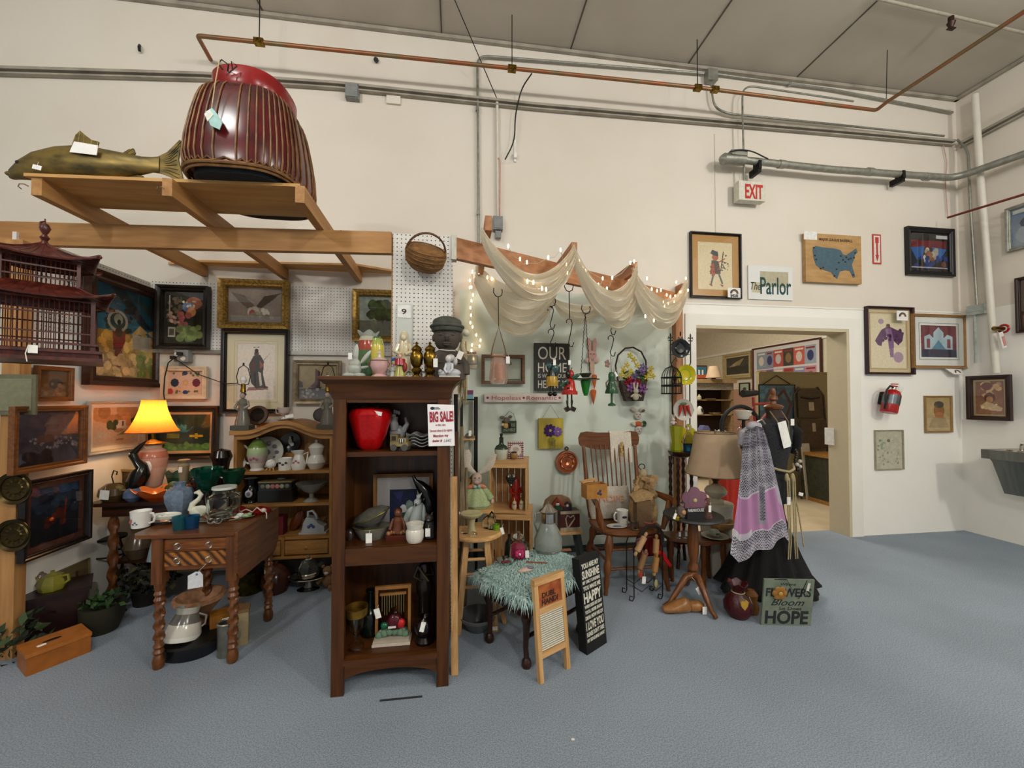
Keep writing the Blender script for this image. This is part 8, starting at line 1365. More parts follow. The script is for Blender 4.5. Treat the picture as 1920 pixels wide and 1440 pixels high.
# red netted vase with heart
t=It('netted_vase','round dark red netted glass vase with a yellow heart charm on the carpet','vase',P(1384,1155,Z=0));b=t.mb().col('4E1218').lathe([(0,0),(16,0),(24,12),(25,24),(18,38),(10,46),(13,54),(18,62),(16,63),(9,50),(0,44)],36,fn=lambda a,z,tt,i:(a*(1+.015*cos(tt*18+z)),z+(2*cos(tt*6)if i in (7,8)else 0)));t.add('body',b,mat('red_netting',kind='vc',rough=.3,amt=.6,scale=120,bump=.6));b=t.mb().col('B08A2E');b.prism([(-14,38),(-10,42),(-6,39),(-2,42),(2,38),(0,31),(-6,24),(-12,30)],-26,-23);t.add('heart_charm',b,MAT);b=t.mb().col('B8A888').tube([(11*cos(a),11*sin(a)-.5,46)for a in [2*pi*i/24 for i in range(24)]],1,6,True);b.tube([(14,-12,40),(18,-14,28),(16,-14,18)],.8,5);t.add('cord',b,CLO)
t=It('wooden_form','amber turned wooden piece partly hidden behind the HOPE sign','ornament',P(1416,1158,Z=0)+Vector((.02,.06,0)));t.add('body',t.mb().col('8A5A2A').lathe([(0,0),(12,0),(14,12),(10,24),(12,34),(6,42),(0,43)],20),WDV)
# HOPE sign
bl,br=P(1427,1172,Z=0),P(1520,1174,Z=0);hb=.3;tl,tr=P(1425,1086,Z=hb),P(1515,1084,Z=hb)
M,w_,hh=panel_frame(bl,br,tl,tr);t=It('flowers_sign','square grey-green sign reading FLOWERS Bloom So Does HOPE, leaning below the dress form','sign',(0,0,0),k=1);t.o.matrix_world=M
t.add('board',t.mb().bx(-w_/2,w_/2,0,.012,0,hh),mat('slate_green','76806F',.7,col2='667060',scale=14));b=t.mb().col('23272A');b.text('FLOWERS',-w_/2+.015,hh*.64,.055,w_-.03,-.0002,.001,.025);b.text('Bloom',-w_/2+.05,hh*.44,.045,w_-.1,-.0002,.001,0,.4);b.text('So Does',-w_/2+.1,hh*.345,.022,w_*.45,-.0002,.001);b.text('HOPE',-w_/2+.02,hh*.05,.085,w_-.04,-.0002,.001,.03);b.text('Where',-w_/2+.1,hh*.87,.02,w_*.3,-.0002,.001,0,.3);t.add('lettering',b,MAT)
b=t.mb().col('A8742E');[b.ell((-w_*.2+.026*cos(a),-.012,hh*.73+.026*sin(a)),(.02,.006,.02))for a in [2*pi*i/6 for i in range(6)]];b.col('C89A4A').ell((-w_*.2,-.02,hh*.73),(.014,.006,.014));t.add('wooden_flower',b,WDV);t.add('wire_hanger',t.mb().tube([(-w_*.3,0,hh),(-.02,-.006,hh*1.02),(0,-.01,hh*.88),(w_*.2,-.006,hh*.6),(w_*.35,0,hh)],.0018,5),BLK);b=t.mb().col('D8D4C8');b.box((w_*.37,-.006,hh*.86),(.016,.002,.05),Matrix.Rotation(.15,3,'Y'));t.add('price_tag',b,MAT)
# ---------------------------------------------------------------- dress form
YM=2.62;pm=on(1440,YM,.5);t=It('dress_form','dress form wearing a dark lace top, long black skirt and rope belt beside the doorway','dress form',(pm.x,pm.y,0));km=t.k=mpp(pm)
zz=lambda y:(CH-(y-748)*km)/km
BLS=mat('black_skirt_cloth','0C0B0D',.95,amt=.3,scale=60,bump=.5)
b=t.mb();n=96;rows=[(34,zz(935),0),(37,zz(960),.01),(44,zz(985),.03),(60,zz(1020),.05),(72,zz(1045),.06),(84,zz(1072),.07),(98,zz(1094),.09),(97,zz(1094)+1,.09),(80,zz(1072),.07),(40,zz(985),.02)]
b.lathe([(r_*.9,z)for r_,z,_ in rows],n,sy=.72,c=(-4,0,0),fn=lambda a,z,tt,i:(a*(1+rows[i][2]*cos(tt*9+.4*i)+.5*rows[i][2]*cos(tt*17)),z+(4*cos(tt*3+.5)+2*cos(tt*7)if i in (6,7)else 0)));b.f=b.f[:-2];b.mi=b.mi[:-2];b.fc=b.fc[:-2];t.add('skirt',b,BLS)
LAC2=mat('dark_lace','2A2A2C',.9,col2='16161A',scale=110,bump=.5)
b=t.mb();b.lathe([(0,zz(942)),(33,zz(940)),(36,zz(925)),(33,zz(900)),(27,zz(880)),(29,zz(862)),(36,zz(838)),(38,zz(818)),(40,zz(805)),(36,zz(796)),(22,zz(790)),(14,zz(785)),(0,zz(784))],36,sy=.66,c=(10,0,0));t.add('top',b,LAC2)
b=t.mb();b.lathe([(0,zz(790)),(11,zz(788)),(10,zz(776)),(12,zz(766)),(0,zz(765))],20,c=(12,0,0));t.add('neck',b,mat('neck_cloth','3A2A1E',.8));t.add('finial',t.mb().lathe([(0,zz(768)),(15,zz(766)),(17,zz(762)),(14,zz(759)),(6,zz(757)),(5,zz(752)),(8,zz(748)),(7,zz(743)),(4,zz(740)),(5,zz(735)),(3,zz(728)),(0,zz(726))],22,c=(14,0,0)),MAP['z'])
b=t.mb();[b.tube([(10+s_*30,-6,zz(800)),(10+s_*44,-6,zz(812)),(10+s_*46,-4,zz(835)),(10+s_*40,0,zz(850))],[12,13,10,6],12)for s_ in (-1,1)];t.add('shrug_sleeves',b,BLS)
t.add('pole',t.mb().tube([(6,0,8),(6,0,zz(940))],3,10),CHR);b=t.mb().col('1E1A18');b.lathe([(0,0),(44,0),(40,4),(8,8),(0,8)],30,c=(6,0,0));t.add('base',b,MET)
dform=t.o.location.copy()
# scarf
t2=It('patterned_scarf','sheer white and grey patterned scarf with pink blocks hanging from the dress form','scarf',(pm.x,pm.y,0));t2.k=km
def scarf_im():
    S=[('g','B4B0B8','BAB6BE'),('r','A87A9E',0,.16,1,.46),('r','B4B0B8',0,.14,.3,.2),('r','8A8690',.38,.2,.58,.5),('r','A4A0AA',.8,.3,1,.5)]
    for i in range(34):
        for j in range(80):
            x,y=(i+.5+(j % 2)*.5)/34,(j+.5)/80
            if y >.48 or y <.15 or (.4 <x <.56 and .22 <y <.48):S.append(('e','4A4852',x,y,.0125 if y <.85 else .016,.006 if (j//6)% 2 else .0045))
    return S
im=art(scarf_im(),110,220,150)
def scf(x,y,z):      # x 0..1 across, z 0..1 up
    a=x*2-1;top=z**1.3;wd=17+40*(1-z)**.75;X0=-48-20*(1-z);Xp=X0+a*wd;fold=4*sin(a*8+z*2)*(1-.3*z)+2.4*sin(a*17+z*5);Yp=-38-24*(1-z)**.8-8*(1-a*a)+fold+z*10;zt,zbm=zz(795)-abs(a)*10,zz(1000)+14*sin(a*2.2)-8*sin(a*7)
    return ((Xp)*km,Yp*km,(zbm+(zt-zbm)*z)*km)
SCM=mat('sheer_scarf',kind='vc',rough=.9,amt=.08,spec=.1);o=canvas('cloth',im,0,1,0,1,0,SCM,t2.o,curve=scf)
b=t2.mb().col('B8B4BC');b.ell((-44,-22,zz(797)),(14,10,9));b.tube([(-46,-12,zz(804)),(-58,-14,zz(812)),(-64,-14,zz(832))],[8,10,6],10);t2.add('shoulder_gather',b,CLO);t2.add('safety_pin',t2.mb().tube([(-48,-34,zz(788)),(-40,-36,zz(784)),(-34,-36,zz(792))],1.2,6),CHR)
# rope belt and necklaces and tags
t3=It('rope_belt','cream macrame rope belt with long tassels tied round the dress form','belt',(pm.x,pm.y,0));t3.k=km;b=t3.mb().col('A89A76');b.tube([(-16,-20,zz(870)),(0,-26,zz(876)),(20,-28,zz(880)),(34,-24,zz(876)),(44,-12,zz(868))],2.2,8);b.ell((14,-29,zz(890)),(4,3,8));b.ell((26,-29,zz(890)),(4,3,8))
for x in (16,20,27,31):b.tube([(x-2,-30,zz(890)),(x-5,-34,zz(920)),(x-10,-40,zz(960)),(x-15,-46,zz(1000)),(x-18+(-2 if x <24 else 2),-49,zz(1028))],[1.4,1.2,1.2,1.2,.8],6)
b.tube([(46,-10,zz(915)),(46,-20,zz(960)),(44,-32,zz(1015))],1.2,6);t3.add('cords',b,CLO);b=t3.mb().col('E4E0D8');b.box((10,-37,zz(930)),(7,.8,14));b.box((47,-24,zz(922)),(9,.8,6),Matrix.Rotation(.3,3,'Y'));t3.add('price_tag',b,MAT)
t4=It('bead_necklaces','beaded necklaces hanging from the neck of the dress form with paper tags','necklace',(pm.x,pm.y,0));t4.k=km;b=t4.mb().col('8A7A64');b.tube([(0,-8,zz(770)),(4,-22,zz(790)),(14,-27,zz(812)),(22,-27,zz(826))],1,6);b.tube([(24,-8,zz(770)),(26,-22,zz(790)),(22,-26,zz(810))],1,6);b.col('2A5A5A').ell((24,-28,zz(832)),(2,2,5));t4.add('cords',b,CLO)
b=t4.mb().col('2A1E16');[b.ell((44+2*sin(i),-16-i*.4,zz(842+i*4.4)),2.8 if i <7 else 5)for i in range(9)];b.col('B0A898');[b.ell(p,3.6)for p in ((42,-22,zz(868)),(48,-22,zz(872)),(46,-24,zz(862)))];t4.add('beads',b,CER)
b=t4.mb().col('E8E6E0');b.box((11,-29,zz(812)),(17,.8,48),Matrix.Rotation(-.25,3,'Y'));b.box((30,-26,zz(790)),(7,.8,12));t4.add('paper_tag',b,MAT)

# ================================================================ RIGHT-HAND WALL: SIGNS, PICTURES, EXTINGUISHER, FOUNTAIN
p=P(1406,361,Y=D-.08);t=It('exit_sign','white box EXIT sign with red letters hanging from the conduit','sign',p);t.add('housing',t.mb().col('D8D4C4').bx(-27,27,-6,8,-18,18),MAT);b=t.mb().col('C8302A').text('EXIT',-14.5,-14,27,36,-6.2,.5,.02);t.add('lettering',b,MAT);t.add('stem',t.mb().tube([(-8,0,18),(-8,0,30)],2.4,8),GAL)
picture('headdress_print','framed print of a dancing figure with a feathered staff on an ochre mat',((1293,558),(1387,441)),[('g','D8C8A0','DCCDA6'),('p','3A3430',[(.35,.32),(.4,.62),(.6,.6),(.66,.34)]),('p','B0482A',[(.36,.5),(.46,.56),(.5,.3),(.4,.28)]),('e','A85A3A',.5,.68,.09,.07),('p','22283E',[(.36,.76),(.42,.84),(.58,.8),(.6,.7),(.46,.72)]),('l','3A3028',.03,[(.74,.8),(.66,.4)]),('s','4A3A2E',14,.7,.4,.9,.8,.02),('l','5A5A58',.05,[(.44,.3),(.38,.12)]),('l','5A5A58',.05,[(.6,.34),(.7,.14)]),('p','9A3A28',[(.3,.12),(.42,.1),(.4,.06)]),('p','9A3A28',[(.62,.12),(.74,.1),(.7,.06)]),('l','A84A2A',.03,[(.6,.58),(.78,.66)]),('s','8A3A28',10,.34,.36,.62,.5,.025)],fw=4,fmat=DKF,matw=13,matc='B0803A',Y=D-.005,d=.03,off=0,res=1.3)
def rainbow_card(name,lb,x,y,w_,h_,Y=None,X=None,off=.0,rot=0,txt=None):
    p=P(x,y,Y,X);t=It(name,lb,'card',p,0 if X is None else -pi/2);b=t.mb().col('ECEAE4').bx(-w_/2,w_/2,-1,-.2,-h_/2,h_/2);t.add('card',b,MAT);b=t.mb()
    for i,c in enumerate(('2E3A4A','6A6A5E','A8683A')):r_=w_*(.3-.05*i);b.col(c).tube([(r_*cos(a),-1.2-i*.05,h_*(-.1)+r_*sin(a))for a in [pi*q/12 for q in range(13)]],.7,5)
    if txt:b.col('2A2A2A').text(txt,-w_*.3,-h_*.45,h_*.3,w_*.6,-1.1,.3,.03)
    t.add('printing',b,MAT);return t
rainbow_card('price_card','small white rainbow price card at the lower right corner of the feathered dancer print',1376,549,26,18,Y=D-.05,txt='$45.00')
t=signboard('parlor_sign','white framed sign reading The Parlor in green letters above the doorway',1402,502,1484,561,'DCDCD8',Y=D-.003,d=.012)
b=t.mb().col('B8B094');b.bx(-.24*t.w,.4*t.w,-.0128,-.012,-.12*t.h,.34*t.h);b.col('C8C0A0').bx(-.42*t.w,-.2*t.w,-.0126,-.012,-.3*t.h,-.0*t.h);t.add('ground_blocks',b,MAT);b=t.mb().col('1E4A48').text('Parlor',-.24*t.w,-.33*t.h,.52*t.h,.7*t.w,-.0132,.0012,.012);b.col('2A2A2A').text('The',-.45*t.w,-.22*t.h,.24*t.h,.22*t.w,-.0132,.0012,0,.3);t.add('lettering',b,MAT)
for s_ in ((-1,0),(1,0),(0,-1),(0,1)):pass
# wooden map
a_,c_=P(1505,530,Y=D-.004),P(1607,446,Y=D-.004);mid=(a_+c_)/2;w_,h_=c_.x-a_.x,c_.z-a_.z;t=It('baseball_map','wooden plaque with a blue map headed MAJOR LEAGUE BASEBALL above the doorway','plaque',mid,k=1)
t.add('plaque',t.mb().bx(-w_/2,w_/2,-.04,0,-h_/2,h_/2),mat('birch_ply','B8925E',.5,col2='A57E4C',scale=6,stretch=(1,4,4)));US=[(.12,.72),(.17,.8),(.3,.78),(.5,.77),(.62,.74),(.66,.66),(.72,.64),(.76,.68),(.84,.74),(.9,.8),(.93,.72),(.88,.66),(.86,.56),(.82,.46),(.84,.36),(.88,.2),(.84,.18),(.78,.32),(.7,.33),(.6,.3),(.55,.14),(.5,.2),(.44,.28),(.36,.3),(.26,.34),(.18,.4),(.14,.54)]
t.add('map',t.mb().col('4A6470').prism([((x-.5)*w_,(z-.56)*h_*1.0)for x,z in US],-.043,-.04),MAT);b=t.mb().col('4A2E22').text('MAJOR LEAGUE BASEBALL',-.26*w_,.36*h_,.055*h_,.6*w_,-.0405,.001,.02)
r=random.Random(3);b.col('2E2A2E');[b.ell(((x-.5)*w_,-.044,(z-.56)*h_),(.012,.002,.009))for x,z in [(.14,.76),(.16,.6),(.18,.52),(.3,.36),(.26,.34),(.54,.34),(.5,.2),(.72,.6),(.76,.56),(.8,.58),(.86,.6),(.7,.5),(.66,.54),(.84,.24),(.58,.48),(.62,.62),(.88,.7)]];t.add('lettering',b,MAT)
t.add('price_tag',t.mb().col('E8E6E0').bx(-.53*w_,-.3*w_,-.044,-.0405,.36*h_,.53*h_),MAT)
t=signboard('arrow_sign','narrow red and white fire extinguisher arrow sign on the upper wall',1636,440,1651,495,'B8372E',Y=D-.002,d=.004);b=t.mb().col('DAD6CE').bx(-.36*t.w,.36*t.w,-.005,-.004,-.45*t.h,.45*t.h);b.col('B8372E').bx(-.2*t.w,.2*t.w,-.0056,-.005,.2*t.h,.4*t.h);b.bx(-.1*t.w,.1*t.w,-.0056,-.005,-.2*t.h,.2*t.h);b.prism([(-.22*t.w,-.2*t.h),(.22*t.w,-.2*t.h),(0,-.42*t.h)],-.0056,-.005);t.add('arrow',b,MAT)
picture('cafe_picture','black framed night picture with red script lettering and blue figures, upper right wall',((1697,516),(1783,432)),[('g','14161C','1A1216'),('r','6A1A22',.05,.62,.95,.8),('p','2A5A9A',[(.05,.6),(.4,.66),(.35,.35),(.2,.3)]),('p','3A6AAA',[(.6,.64),(.95,.6),(.8,.32),(.62,.36)]),('s','B8B0A0',12,.35,.25,.7,.6,.05),('s','8A5A3A',8,.4,.3,.6,.55,.05),('s','1E3A7A',20,.05,.12,.95,.4,.04),('r','A8A8B0',.03,.1,.97,.13),('e','7A4A3A',.88,.2,.06,.08),('r','C8C8C8',.7,.86,.98,.95)],fw=9,fmat=mat('matt_black_frame','0E0E10',.4),Y=D-.005,off=0,d=.035,res=1.4)
p=P(1740,460,Y=D-.005);t=It('script_title','red script title lettering across the top of the black framed picture','lettering',p)if False else None
picture('purple_dancer_print','tall framed print of a swirling purple caped figure with two violet discs',((1622,702),(1707,578)),[('g','DCCFAE','E0D4B4'),('e','A890A4',.3,.86,.08,.05),('e','A88AA0',.78,.2,.14,.1),('p','5E3A5E',[(.12,.5),(.3,.7),(.5,.78),(.7,.72),(.95,.66),(.9,.5),(.78,.42),(.62,.52),(.5,.62),(.36,.56),(.3,.4),(.2,.42)]),('p','8A6A8E',[(.42,.72),(.58,.74),(.66,.5),(.64,.2),(.55,.2),(.5,.45)]),('s','4A2A4E',14,.3,.5,.9,.7,.04),('e','6A4A4A',.5,.78,.06,.04)],fw=4,fmat=mat('plum_frame','34181C',.35),matw=9,matc='C8B68A',mat2='8A5A4A',Y=D-.005,off=0,d=.04,res=1.3)
rainbow_card('price_card','small rainbow price card at the upper right of the purple figure print',1691,592,24,18,Y=D-.06)
picture('palace_print','light wood framed print of a pale domed palace on red, wide white mat',((1709,690),(1808,592)),[('g','6A2A34','7A3840'),('r','24364E',0,0,1,.24),('p','A8C0C8',[(.1,.25),(.1,.65),(.25,.72),(.36,.6),(.36,.78),(.5,.95),(.64,.78),(.64,.6),(.75,.72),(.9,.65),(.9,.25)]),('r','8A4A4E',.17,.3,.26,.58),('r','8A4A4E',.74,.3,.83,.58),('p','5A8AA0',[(.3,.25),(.5,.55),(.7,.25)]),('s','3A2A3E',12,.1,.02,.9,.2,.05),('n',.15,10)],fw=5,fmat=mat('light_wood_frame','9A7240',.45),matw=16,matc='DCDCD4',mat2='2A2A4A',Y=D-.02,off=0,d=.03,res=1.6)
t=It('price_card','curled white rainbow card under the palace print','card',P(1790,697,Y=D-.05),tilt=(radians(-25),0,0));b=t.mb().col('E8E6E0').prism([(-18,6),(17,5),(17,-6),(-6,-6)],-1,0);t.add('card',b,MAT);b=t.mb();[b.col(c).tube([(4+r_*cos(a),-1.4,-3+r_*sin(a))for a in [pi*q/10 for q in range(11)]],.6,5)for c,r_ in (('8A4A3A',6),('4A4A4A',4.6))];t.add('printing',b,MAT)
picX('sepia_couple_photo','brown framed sepia photograph of two reclining figures standing on the right wall ledge',1898,1817,703,783,[('g','7A4636','9A6A4E'),('s','C8A070',10,.3,.5,.9,.95,.12),('e','6A382C',.4,.85,.2,.12),('e','5E3026',.5,.5,.2,.16),('p','D0B48A',[(.15,.25),(.4,.4),(.95,.2),(.9,.1),(.5,.12)]),('e','B8845E',.5,.45,.12,.1),('s','D8BE94',8,.2,.15,.8,.3,.05),('n',.15,8)],XR-.06,fw=8,fmat=mat('mahogany_frame','2E1812',.35),matw=4,matc='A8946A',d=.035)if False else None
_a=P(1817,784,X=XR-.075);_c=P(1898,699,X=XR-.075)
pic3('sepia_couple_photo','brown framed sepia photograph of two reclining figures standing on the right wall ledge',Vector((_a.x,_a.y,ZL+.003)),Vector((_c.x,_c.y,ZL+.003+(P(1817,703,X=XR-.075).z-_a.z))),[('g','7A4636','9A6A4E'),('s','C8A070',10,.3,.5,.9,.95,.12),('e','6A382C',.4,.85,.2,.12),('e','5E3026',.5,.5,.2,.16),('p','D0B48A',[(.15,.25),(.4,.4),(.95,.2),(.9,.1),(.5,.12)]),('e','B8845E',.5,.45,.12,.1),('s','D8BE94',8,.2,.15,.8,.3,.05),('n',.15,8)],X=XR-.075,fw=8,fmat=mat('mahogany_frame','2E1812',.35),matw=4,matc='A8946A',d=.035,off=0)
for (xl,xr_,yt,yb,nm,lb,shp,fm_)in ((1890,1990,392,474,'blue_poster','blue and grey framed picture at the upper right edge, on the right wall',[('g','5A7490','8A98A4'),('e','9AA4AC',.5,.3,.4,.26),('e','26364E',.35,.6,.14,.12),('r','C8C8C0',.05,.86,.6,.96),('s','34507A',12,.4,.4,1,.8,.08)],GAL),(1909,1990,522,625,'dark_brown_picture','dark brown framed picture cut off by the right edge of the view',[('g','3A2418','4A3020'),('s','8A6A4A',6,.2,.2,.8,.8,.1)],mat('mahogany_frame'))):
    _a=P(xl,yb,X=XR-.01);_c=P(xr_,yt,X=XR-.01);zt_2=P(xl,yt,X=XR-.01).z;pic3(nm,lb,_a,Vector((_c.x,_c.y,zt_2)),shp,X=XR-.01,fw=6,fmat=fm_,d=.03,off=0)
picture('canvas_sketch','small unframed cream canvas with faint grey-green sketching, low on the wall by the doorway',((1640,881),(1691,806)),[('g','B4AF9A','BAB6A2'),('e','6A6454',.5,.74,.06,.04),('s','8E9A80',14,.1,.5,.4,.75,.03),('s','A09A86',20,.1,.05,.9,.5,.03),('l','7A8A6A',.02,[(.15,.6),(.3,.7),(.4,.66)]),('l','7E8E70',.02,[(.8,.5),(.86,.4),(.8,.34)]),('n',.12,14)],fw=1.5,fmat=mat('canvas_edge','A8A288',.8),Y=D-.003,off=0,d=.02,glass=False,res=1.6)
picture('portrait_sketch','small tan framed portrait drawing on the wall between the extinguisher and corner',((1733,811),(1782,742)),[('g','B89E6C','BFA87A'),('e','9A6A40',.55,.6,.22,.2),('e','4A4A40',.55,.78,.2,.1),('e','B0764A',.56,.45,.18,.12),('p','A8906A',[(.1,.1),(.3,.4),(.8,.4),(.95,.1)]),('n',.12,10)],fw=3,fmat=mat('tan_frame','9A7848',.5),Y=D-.003,off=0,d=.02,res=1.6)
# extinguisher
t=It('fire_extinguisher','red fire extinguisher with a silver label and black hose hung tilted on the wall','fire extinguisher',P(1666,774,Y=D-.11),k=.0043,tilt=(0,radians(15),0));RD=mat('extinguisher_red','A81818',.25,amt=.1)
b=t.mb().lathe([(0,0),(15,0),(16,3),(16,44),(13,52),(7,56),(0,57)],30);t.add('cylinder',b,RD);t.add('label_band',t.mb().col('6E7276').lathe([(16.3,20),(16.5,20),(16.5,42),(16.3,42)],30),MET);b=t.mb();b.lathe([(0,55),(5,55),(5,62),(0,62)],14);t.add('valve',b,CHR);b=t.mb();b.bar((-10,0,63),(8,0,66),4,3);b.bar((-8,0,68),(8,0,72),4,2);t.add('handle',b,RD);t.add('hose',t.mb().tube([(-4,-2,60),(-14,-3,62),(-21,-3,50),(-20,-3,30),(-16,-3,16)],2,8),CAB);t.add('nozzle',t.mb().tube([(-16,-3,18),(-15,-3,6)],[2.4,3.4],8),BLK);t.add('inspection_tag',t.mb().col('E8E6E0').box((12,-6,62),(14,1,11),Matrix.Rotation(.4,3,'Y')),MAT);t.add('wall_bracket',t.mb().bx(-6,6,12,24,20,50),BLK)
# valve on the white pipe
t=It('shutoff_valve','red valve with paper tags on the white corner pipe','valve',P(1872,616,X=XR-.14));b=t.mb();b.tube([(-10,0,0),(10,0,0)],4,10);t.add('body',b,BRS);t.add('wheel',t.mb().tube([(12+0*a,7*cos(a),7*sin(a))for a in [2*pi*i/16 for i in range(16)]],2,6,True),RD);b=t.mb().col('E0DCD4');b.box((2,-4,-22),(10,1,30),Matrix.Rotation(-.3,3,'Y'));b.col('C88A84').box((4,-5,-24),(5,1,18),Matrix.Rotation(-.3,3,'Y'));t.add('tag',b,MAT)
# drinking fountain
xf=XLED;pa=P(1839,842,X=xf-.36);yf1=pa.y;zf_=pa.z;STL=mat('fountain_steel','7A7C78',.3,metal=.8,col2='6A6C68',scale=3,stretch=(1,8,1))
t=It('drinking_fountain','grey steel wall-mounted drinking fountain cut off by the right edge','drinking fountain',(xf-.18,yf1-.25,0),k=1)
b=t.mb();b.bx(-.18,.18,-.25,.25,zf_-.085,zf_);t.add('basin',b,STL);b=t.mb();b.lathe([(0,zf_+.001),(.1,zf_+.001),(.13,zf_+.012),(.14,zf_+.014),(.15,zf_)],30,sx=1,sy=1.3);t.add('bowl_rim',b,CHR);b=t.mb();q0,q1=[(-.13,-.22),(.18,-.22),(.18,.22),(-.13,.22)],[(.0,-.2),(.18,-.2),(.18,.2),(.0,.2)];loft(b,[[(x,y,zf_-.42)for x,y in q1],[(x,y,zf_-.12)for x,y in [(-.1,-.22),(.18,-.22),(.18,.22),(-.1,.22)]],[(x,y,zf_-.085)for x,y in q0]]);t.add('body',b,STL);t.add('bubbler',t.mb().tube([(.08,.12,zf_),(.08,.12,zf_+.05),(.05,.1,zf_+.07)],[.014,.012,.01],10),CHR)
# papers and dark scuffs on the carpet
solo('paper_scrap','tiny white paper scrap lying on the carpet in the foreground','paper scrap',P(1074,1387,Z=0)+Vector((0,0,.001)),MB(.0016).col('ECEAE6').prism([(-4,-2),(4,-3),(5,2),(-2,4)],0,.8,'z'),MAT)
SCF=mat('dark_tape','2E3034',.8);q=P(752,1310,Z=0);b=MB();A,B_=P(712,1314,Z=.001)-q,P(792,1306,Z=.001)-q;b.bar(A,B_,.012,.001);solo('floor_tape','short dark tape strip on the carpet in front of the bookcase','tape',q+Vector((0,0,.0008)),b,SCF)

# ================================================================ THE PARLOR THROUGH THE DOORWAY
YK=5.1;a_,c_=on(1424,YK,1.0),on(1560,YK,1.0);zk=P(1490,700,Y=YK).z
t=It('khaki_partition','khaki coloured low partition panel standing in the room beyond the doorway','partition',((a_.x+c_.x)/2,YK,0),k=1);w_=(c_.x-a_.x)/2;t.add('panel',t.mb().bx(-w_,w_,0,.05,0,zk),mat('khaki_fabric','8E825E',.9,amt=.04));t.add('cap_rail',t.mb().bx(-w_,w_,-.01,.06,zk,zk+.02),mat('khaki_rail','8E8058',.6,amt=.05))
t=It('folding_chair','folded brown padded chair leaning against the khaki partition','chair',on(1530,YK-.12,0)+Vector((0,0,0)),k=1,tilt=(radians(-4),0,0));t.o.location.z=0;BRN=mat('brown_chair','4A3E2A',.6,col2='3E3422');zt4=P(1530,728,Y=YK-.05).z
t.add('backrest',t.mb().prism([(-.2,zt4-.42),(.2,zt4-.42),(.19,zt4-.05),(.12,zt4),(-.12,zt4),(-.19,zt4-.05)],-.03,0),BRN);t.add('seat',t.mb().prism([(-.2,zt4-.85),(.2,zt4-.85),(.2,zt4-.45),(-.2,zt4-.45)],-.05,-.02),BRN)
for s_ in (-1,1):t.add('leg',t.mb().tube([(s_*.24,-.01,0),(s_*.24,-.01,zt4-.1),(s_*.15,-.01,zt4+.02)],.014,8),BRN)
for z in (.25,.45):t.add('rung',t.mb().tube([(-.24,-.01,z),(.24,-.01,z)],.01,8),BRN)
b=t.mb().col('A89A80');b.bx(-.03,.05,-.034,-.03,zt4-.32,zt4-.2);b.bx(-.02,.03,-.054,-.05,zt4-.62,zt4-.5);t.add('sticker',b,MAT);t.add('dark_strap',t.mb().tube([(-.15,-.035,zt4-.13),(0,-.04,zt4-.15),(.15,-.035,zt4-.13)],.012,6),BLK)
a_,c_=P(1423,842,Y=YK-.03),P(1490,721,Y=YK-.03)
picture('stained_glass_panel','hanging leaded panel of teal glass with a dark floral design on the khaki partition',((1423,842),(1490,721)),[('g','1E4A5A','2A4A5E'),('s','2E6A78',14,0,.5,1,1,.09),('s','34406A',10,0,0,1,.5,.1),('l','3A1418',.07,[(.1,.1),(.3,.4),(.12,.7),(.3,.92),(.5,.8)]),('l','3A1418',.07,[(.9,.1),(.7,.4),(.9,.7),(.7,.92),(.5,.8)]),('e','5A5A6E',.5,.45,.2,.2),('l','140E12',.02,[(0,.5),(1,.45)]),('l','140E12',.02,[(.5,0),(.5,1)])],fw=2,fmat=BLK,Y=YK-.02,off=0,d=.012,res=1.3)
t=It('panel_cord','thin cord holding the leaded glass panel on the khaki partition','cord',P(1456,700,Y=YK-.02));t.add('cord',t.mb().tube([(-28,0,-21),(0,0,-4),(28,0,-20)],.8,5),BLK)
t=It('painted_chest','dark green chest painted with orange flowers by the right jamb beyond the doorway','chest',on(1545,4.75,0)+Vector((.2,0,0)),k=1);t.o.location.z=0;b=t.mb().bx(-.28,.28,-.2,.2,.05,.62);t.add('body',b,mat('green_chest','3A3A28',.6,col2='2C2E1E'));b=t.mb().bx(-.3,.3,-.22,.22,.62,.66);t.add('top',b,OAK['x']);t.add('plinth',t.mb().bx(-.29,.29,-.21,.21,0,.05),OAK['x']);b=t.mb();r=random.Random(6)
for i in range(14):b.col(['A8521E','A8862E','7A2A1E'][i % 3]).ell((r.uniform(-.24,0),-.202,r.uniform(.15,.55)),(.035,.004,.035))
t.add('flower_painting',b,MAT)
t=It('white_board','white board leaning beside the painted chest','board',on(1520,4.9,0),k=1,tilt=(radians(-6),0,0));t.o.location.z=0;t.add('board',t.mb().col('BDB6A4').bx(-.05,.07,0,.02,0,.78),MAT)
p=P(1556,818,X=DX1-.035);solo('light_switch','white switch plate on the doorway jamb','switch',p,MB().col('E8E6E0').bx(-.012,0,-.05,.05,-.09,.09),MAT)
